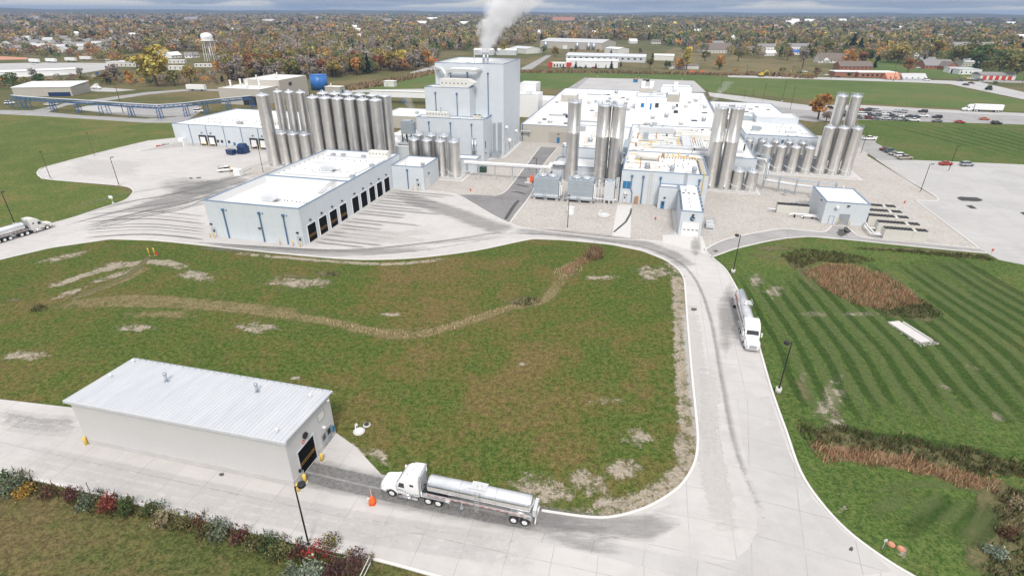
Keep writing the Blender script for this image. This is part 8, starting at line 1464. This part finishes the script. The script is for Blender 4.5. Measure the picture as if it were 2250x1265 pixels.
# roadside scrub strip behind the north field
def tufts(name, polys, dens, h, cols, label, w=.07, z=0., blades=4, world=False):
    Cs = []
    for pl in polys:
        wp = np.array(pl[1] if pl[0] == 'w' else qs(pl)); lo, hi = wp.min(0), wp.max(0); n = int((hi-lo).prod()*dens); c = NR.uniform(lo, hi, (n, 2)); Cs.append(c[inside(c, [tuple(x) for x in wp])])
    c = np.repeat(np.concatenate(Cs), blades, 0); n = len(c); c = c+NR.normal(0, .22, (n, 2)); hh = h*NR.uniform(.45, 1.15, n); a = NR.uniform(0, 6.283, n); le = NR.normal(0, .28, (n, 2))*hh[:, None]; ww = w*NR.uniform(.6, 1.6, n)
    b0 = np.stack([c[:, 0]-ww*np.cos(a), c[:, 1]-ww*np.sin(a), np.full(n, z)], 1); b1 = np.stack([c[:, 0]+ww*np.cos(a), c[:, 1]+ww*np.sin(a), np.full(n, z)], 1); t1 = np.stack([c[:, 0]+le[:, 0], c[:, 1]+le[:, 1], z+hh], 1)
    V = np.stack([b0, b1, t1], 1).reshape(-1, 3); me = bpy.data.meshes.new(name); me.vertices.add(3*n); me.vertices.foreach_set('co', V.astype(np.float32).ravel()); me.loops.add(3*n); me.loops.foreach_set('vertex_index', np.arange(3*n, dtype=np.int32)); me.polygons.add(n); me.polygons.foreach_set('loop_start', np.arange(0, 3*n, 3, dtype=np.int32)); me.update(calc_edges=True)
    cc = np.ones((3*n, 4), np.float32); cl = np.array(cols)[NR.integers(0, len(cols), n)]*NR.uniform(.65, 1.35, (n, 1)); cc[:, :3] = np.repeat(np.clip(cl, 0, 1), 3, 0); at = me.attributes.new('leaf', 'FLOAT_COLOR', 'POINT'); at.data.foreach_set('color', cc.ravel()); me.materials.append(MT['leaf']); me.validate()
    o = bpy.data.objects.new(name, me); COL.objects.link(o); o['kind'] = 'stuff'; tag(o, label, 'grass'); return o
def band(pts, w): 
    p = qs(spline(pts, 4)); l, r = [], []
    for i in range(len(p)):
        a = np.array(p[max(i-1, 0)]); b = np.array(p[min(i+1, len(p)-1)]); d = (b-a)/np.hypot(*(b-a)); k = w*(.7+.3*math.sin(i*1.7)); l.append((p[i][0]-d[1]*k, p[i][1]+d[0]*k)); r.append((p[i][0]+d[1]*k, p[i][1]-d[0]*k))
    return ('w', l+r[::-1])
RUST = [(.42, .25, .15), (.48, .33, .21), (.34, .205, .12), (.44, .35, .22)]; WEED = [(.12, .13, .06), (.17, .14, .08), (.22, .16, .10), (.09, .11, .045)]; STRAW = [(.46, .37, .22), (.36, .29, .16), (.54, .45, .29)]; GREENS = [(.05, .085, .02), (.075, .10, .03)]
tufts('reed_bed', [[(1765, 600), (1810, 582), (1880, 585), (1950, 608), (2000, 640), (2020, 668), (1950, 682), (1880, 670), (1810, 636)]], 5, 1.0, RUST, 'rust red reeds filling the hollow on the mown lawn')
tufts('weed_fringe', [[(1715, 560), (1760, 548), (1850, 555), (1920, 572), (1890, 580), (1800, 576), (1750, 592)], [(1930, 675), (2020, 655), (2072, 690), (2040, 702), (1950, 692)], [(1860, 545), (2000, 550), (2160, 562), (2190, 574), (2000, 556)]], 5, .7, WEED+GREENS, 'dark weeds round the reed bed')
tufts('ditch_weeds', [band([(1765, 955), (1860, 962), (2000, 985), (2130, 1012), (2290, 1040)], 3.0), [(2180, 1080), (2270, 1060), (2290, 1300), (2150, 1290), (2195, 1180)], band([(0, 1055), (200, 1100), (420, 1150), (620, 1205), (760, 1245)], 1.6)], 5, .8, WEED+GREENS, 'dark weedy scrub along ditch and roadside')
tufts('ditch_reeds', [band([(1785, 992), (1900, 1005), (2000, 1020), (2100, 1048), (2200, 1075)], 1.8), band([(1240, 600), (1280, 574), (1300, 560)], 1.6)], 6, 1.0, RUST, 'rust red reeds in the ditches')
tufts('straw_grass', [band([(720, 706), (800, 724), (880, 738), (960, 726), (1040, 702), (1120, 676), (1190, 660)], .9), [(1215, 600), (1250, 578), (1290, 572), (1270, 602), (1225, 616)], [(2200, 1110), (2270, 1100), (2270, 1180), (2190, 1160)]], 4, .5, STRAW, 'dry pale grass along the shallow swale')
tufts('rust_clump', [[(1282, 566), (1298, 548), (1320, 548), (1325, 566), (1300, 574)]], 8, 1.7, RUST+WEED, 'dark rusty clump of tall weeds near the road bend', w=.09); tufts('tall_weeds', [[(66, 684), (84, 668), (104, 674), (96, 684)], [(1120, 668), (1160, 654), (1190, 660), (1150, 674)], [(705, 606), (725, 596), (742, 606)]], 6, .8, WEED+GREENS, 'small clumps of weeds on the front lawn')
tufts('far_scrub', [SCR2, [(735, 196), (850, 176), (930, 160), (955, 156), (955, 162), (860, 186), (770, 200)], [(1640, 160), (1790, 168), (1790, 174), (1640, 166)]], .35, 2.2, WEED+RUST, 'brown scrub strip along the far field edge', w=.5, blades=5)
# shrubs along the bottom left fence
SH = [(22, 1078, 2.3, 'sage', 'grey green shrub at the far left end of the hedge'), (60, 1084, 1.7, 'orange', 'orange shrub near the left end of the hedge'), (5, 1055, 1.6, 'green', 'green shrub cut by the left picture edge'), (105, 1092, 1.3, 'brown', 'low brown shrub right of the orange one'), (155, 1098, 1.5, 'maroon', 'dark maroon shrub in the left part of the hedge'), (190, 1112, 1.6, 'sage', 'sage shrub right of the dark maroon one'), (245, 1118, 1.9, 'red', 'dull red shrub in the hedge'), (285, 1128, 2.0, 'green', 'dark green shrub right of the dull red one'), (330, 1130, 2.0, 'green', 'rounded green shrub in mid hedge'), (365, 1142, 1.9, 'straw', 'pale yellowish shrub in mid hedge'), (402, 1158, 1.6, 'olive', 'olive shrub right of the pale one'), (440, 1160, 1.4, 'brown', 'brown thin shrub by a fence post'), (482, 1174, 2.1, 'sage', 'grey green shrub in the right half of the hedge'), (450, 1178, 1.4, 'olive', 'low olive shrub before the fence post'), (530, 1190, 1.7, 'maroon', 'purplish shrub in the right half of the hedge'), (558, 1200, 1.6, 'olive', 'olive shrub right of the purplish one'), (592, 1208, 2.0, 'green', 'green shrub with yellow tips left of the lamp post'), (620, 1216, 1.8, 'olive', 'olive leafy shrub touching the green one'), (655, 1214, 1.4, 'maroon', 'low reddish shrub at the foot of the lamp post'), (712, 1216, 2.3, 'redgreen', 'red and green shrub right of the lamp post'), (690, 1262, 2.7, 'silver', 'large silvery green shrub at the bottom edge'), (640, 1262, 1.5, 'sage', 'sage shrub at the bottom left of the silvery one'), (762, 1258, 2.5, 'darkmaroon', 'large dark maroon shrub at the bottom edge'), (735, 1268, 1.9, 'darkmaroon', 'dark twiggy shrub right of the silvery one'), (770, 1224, 1.0, 'straw', 'thin pale vine on the fence, left one'), (806, 1236, 1.0, 'straw', 'thin pale vine on the fence at its end'), (2186, 1220, 1.5, 'silver', 'silvery shrub at the mown edge on the lower right'), (2235, 1115, 1.4, 'straw', 'pale straw shrub at the right edge'), (2215, 1180, 1.3, 'brown', 'brown shrub at the right edge below the straw one')]
SK = {'sage': (.15, .18, .12), 'orange': (.36, .23, .06), 'green': (.085, .12, .045), 'brown': (.14, .085, .055), 'maroon': (.13, .065, .055), 'red': (.24, .07, .055), 'straw': (.30, .26, .16), 'olive': (.15, .15, .065), 'silver': (.25, .30, .23), 'darkmaroon': (.11, .06, .058), 'redgreen': (.13, .11, .03)}
for px, py, s_, kd, l in SH:
    n = int(330*s_); k = NR.integers(7, 11); cc = NR.uniform(-1, 1, (k, 3))*np.array([.62, .62, .34])*s_*.75+np.array([0, 0, .52*s_*.8]); i = NR.integers(0, k, n); d = NR.normal(size=(n, 3)); d /= np.linalg.norm(d, axis=1)[:, None]; C = cc[i]+d*(NR.uniform(.3, 1, n)*.42*s_)[:, None]; C[:, 2] = np.abs(C[:, 2])
    col = jitter(SK[kd], n, .45, .15)*NR.uniform(.8, 1.25, k)[i][:, None]
    if kd == 'redgreen': col[i % 3 == 0] = jitter((.33, .045, .05), int((i % 3 == 0).sum()))
    me = leafmesh('foliage', C, np.full(n, .105)*NR.uniform(.6, 1.3, n)*(1.2 if kd == 'silver' else 1), col); t = Thing('shrub', l, 'shrub', (*q(px, py), 0), 0, 'shrubs along fence and verge'); p = bpy.data.objects.new('foliage', me); COL.objects.link(p); p.parent = t.o
    m = MB(); [m.tube([(0, 0, 0), (s_*.4*math.cos(a), s_*.4*math.sin(a), s_*.75)], [.03, .012], 4) for a in (0, 1.3, 2.5, 3.8, 5)]; t.part('stems', m, 'bark')

# ---------------------------------------------------------------- steam and haze
def steam(name, loc, h, lean, curve, r0, r1, dens, label, scale=.22):
    m = MB(); prof = []; n = 20; N_ = 12
    for k in range(N_+1):
        z = h*k/N_; r = (r0+(r1-r0)*(k/N_))*1.08; c = (lean[0]*z+curve[0]*z*z, lean[1]*z+curve[1]*z*z); prof.append([(c[0]+r*math.cos(2*math.pi*i/n), c[1]+r*math.sin(2*math.pi*i/n), z) for i in range(n)])
    m.loft(prof, False); mt = bpy.data.materials.new(name); mt.use_nodes = True; nt = mt.node_tree; g = G(nt); nt.nodes.remove(nt.nodes['Principled BSDF'])
    o = g.obj(); s = g.sep(o); z = s[2]
    dx = g.m('SUBTRACT', s[0], g.m('ADD', g.m('MULTIPLY', z, lean[0]), g.m('MULTIPLY', g.m('MULTIPLY', z, z), curve[0]))); dy = g.m('SUBTRACT', s[1], g.m('ADD', g.m('MULTIPLY', z, lean[1]), g.m('MULTIPLY', g.m('MULTIPLY', z, z), curve[1])))
    rad = g.m('MULTIPLY_ADD', z, (r1-r0)/h, r0); dd = g.m('DIVIDE', g.m('SQRT', g.m('ADD', g.m('MULTIPLY', dx, dx), g.m('MULTIPLY', dy, dy))), rad)
    n1 = g.noise(o, scale, 5, .62, .6); edge = g.m('SUBTRACT', g.m('MULTIPLY', n1, 2.0), dd)
    d = g.m('MULTIPLY', g.ss(edge, .1, .7), dens); d = g.m('MULTIPLY', d, g.m('SUBTRACT', 1.0, g.m('MULTIPLY', z, .75/h))); d = g.m('MULTIPLY', d, g.ss(dd, 1.06, .8))
    v = g.n('ShaderNodeVolumePrincipled', Density=d); v.inputs['Color'].default_value = (.97, .97, .98, 1); g.put(nt.nodes['Material Output'].inputs['Volume'], v.outputs[0])
    ob = bpy.data.objects.new(name, m.mesh(name, mt)); COL.objects.link(ob); ob.location = loc; ob['kind'] = 'stuff'; tag(ob, label, 'steam'); return ob
x, y = W(-60.4, 208); steam('steam_plume', (x, y, 36.4), 24, (.16, .05), (.03, 0), 2.6, 15.5, .6, 'white steam plume drifting up from the tower stacks')
x, y = W(-84.0, 197); steam('steam_wisp', (x, y, 14.0), 9, (-.55, .1), (.0, 0), 1.2, 3.2, .16, 'thin steam left of the tower above the low roofs', .3)
x, y = W(-78, 200); steam('steam_wisp', (x, y, 25), 7, (.5, .1), (.02, 0), .5, 1.6, .10, 'faint steam wisp on the middle tower roof', .4)
x, y = W(-16, 206); steam('steam_wisp', (x, y, 7.6), 7, (.35, .1), (.0, 0), 2.0, 4.2, .16, 'steam drifting over the roof between the plain silos', .25)
x, y = W(23, 240); steam('steam_wisp', (x, y, 7.6), 9, (.5, .2), (.0, 0), 1.6, 4.5, .09, 'steam rising behind the pair of banded silos', .25)
x, y = W(29, 300); steam('steam_wisp', (x, y, 7.4), 12, (.7, .2), (.0, 0), 1.5, 4.5, .08, 'faint steam at the right end of the west hall roof', .25)
hz = MB(); hz.box(-15500, -500, -6, 15500, 15500, 100); hmt = bpy.data.materials.new('haze'); hmt.use_nodes = True; nt = hmt.node_tree; nt.nodes.remove(nt.nodes['Principled BSDF']); v = nt.nodes.new('ShaderNodeVolumePrincipled'); v.inputs['Color'].default_value = (.34, .48, .74, 1); v.inputs['Density'].default_value = HAZE; v.inputs['Anisotropy'].default_value = .0; nt.links.new(v.outputs[0], nt.nodes['Material Output'].inputs['Volume'])
if HAZE > 0: o_ = bpy.data.objects.new('haze', hz.mesh('haze', hmt)); COL.objects.link(o_); o_['kind'] = 'stuff'
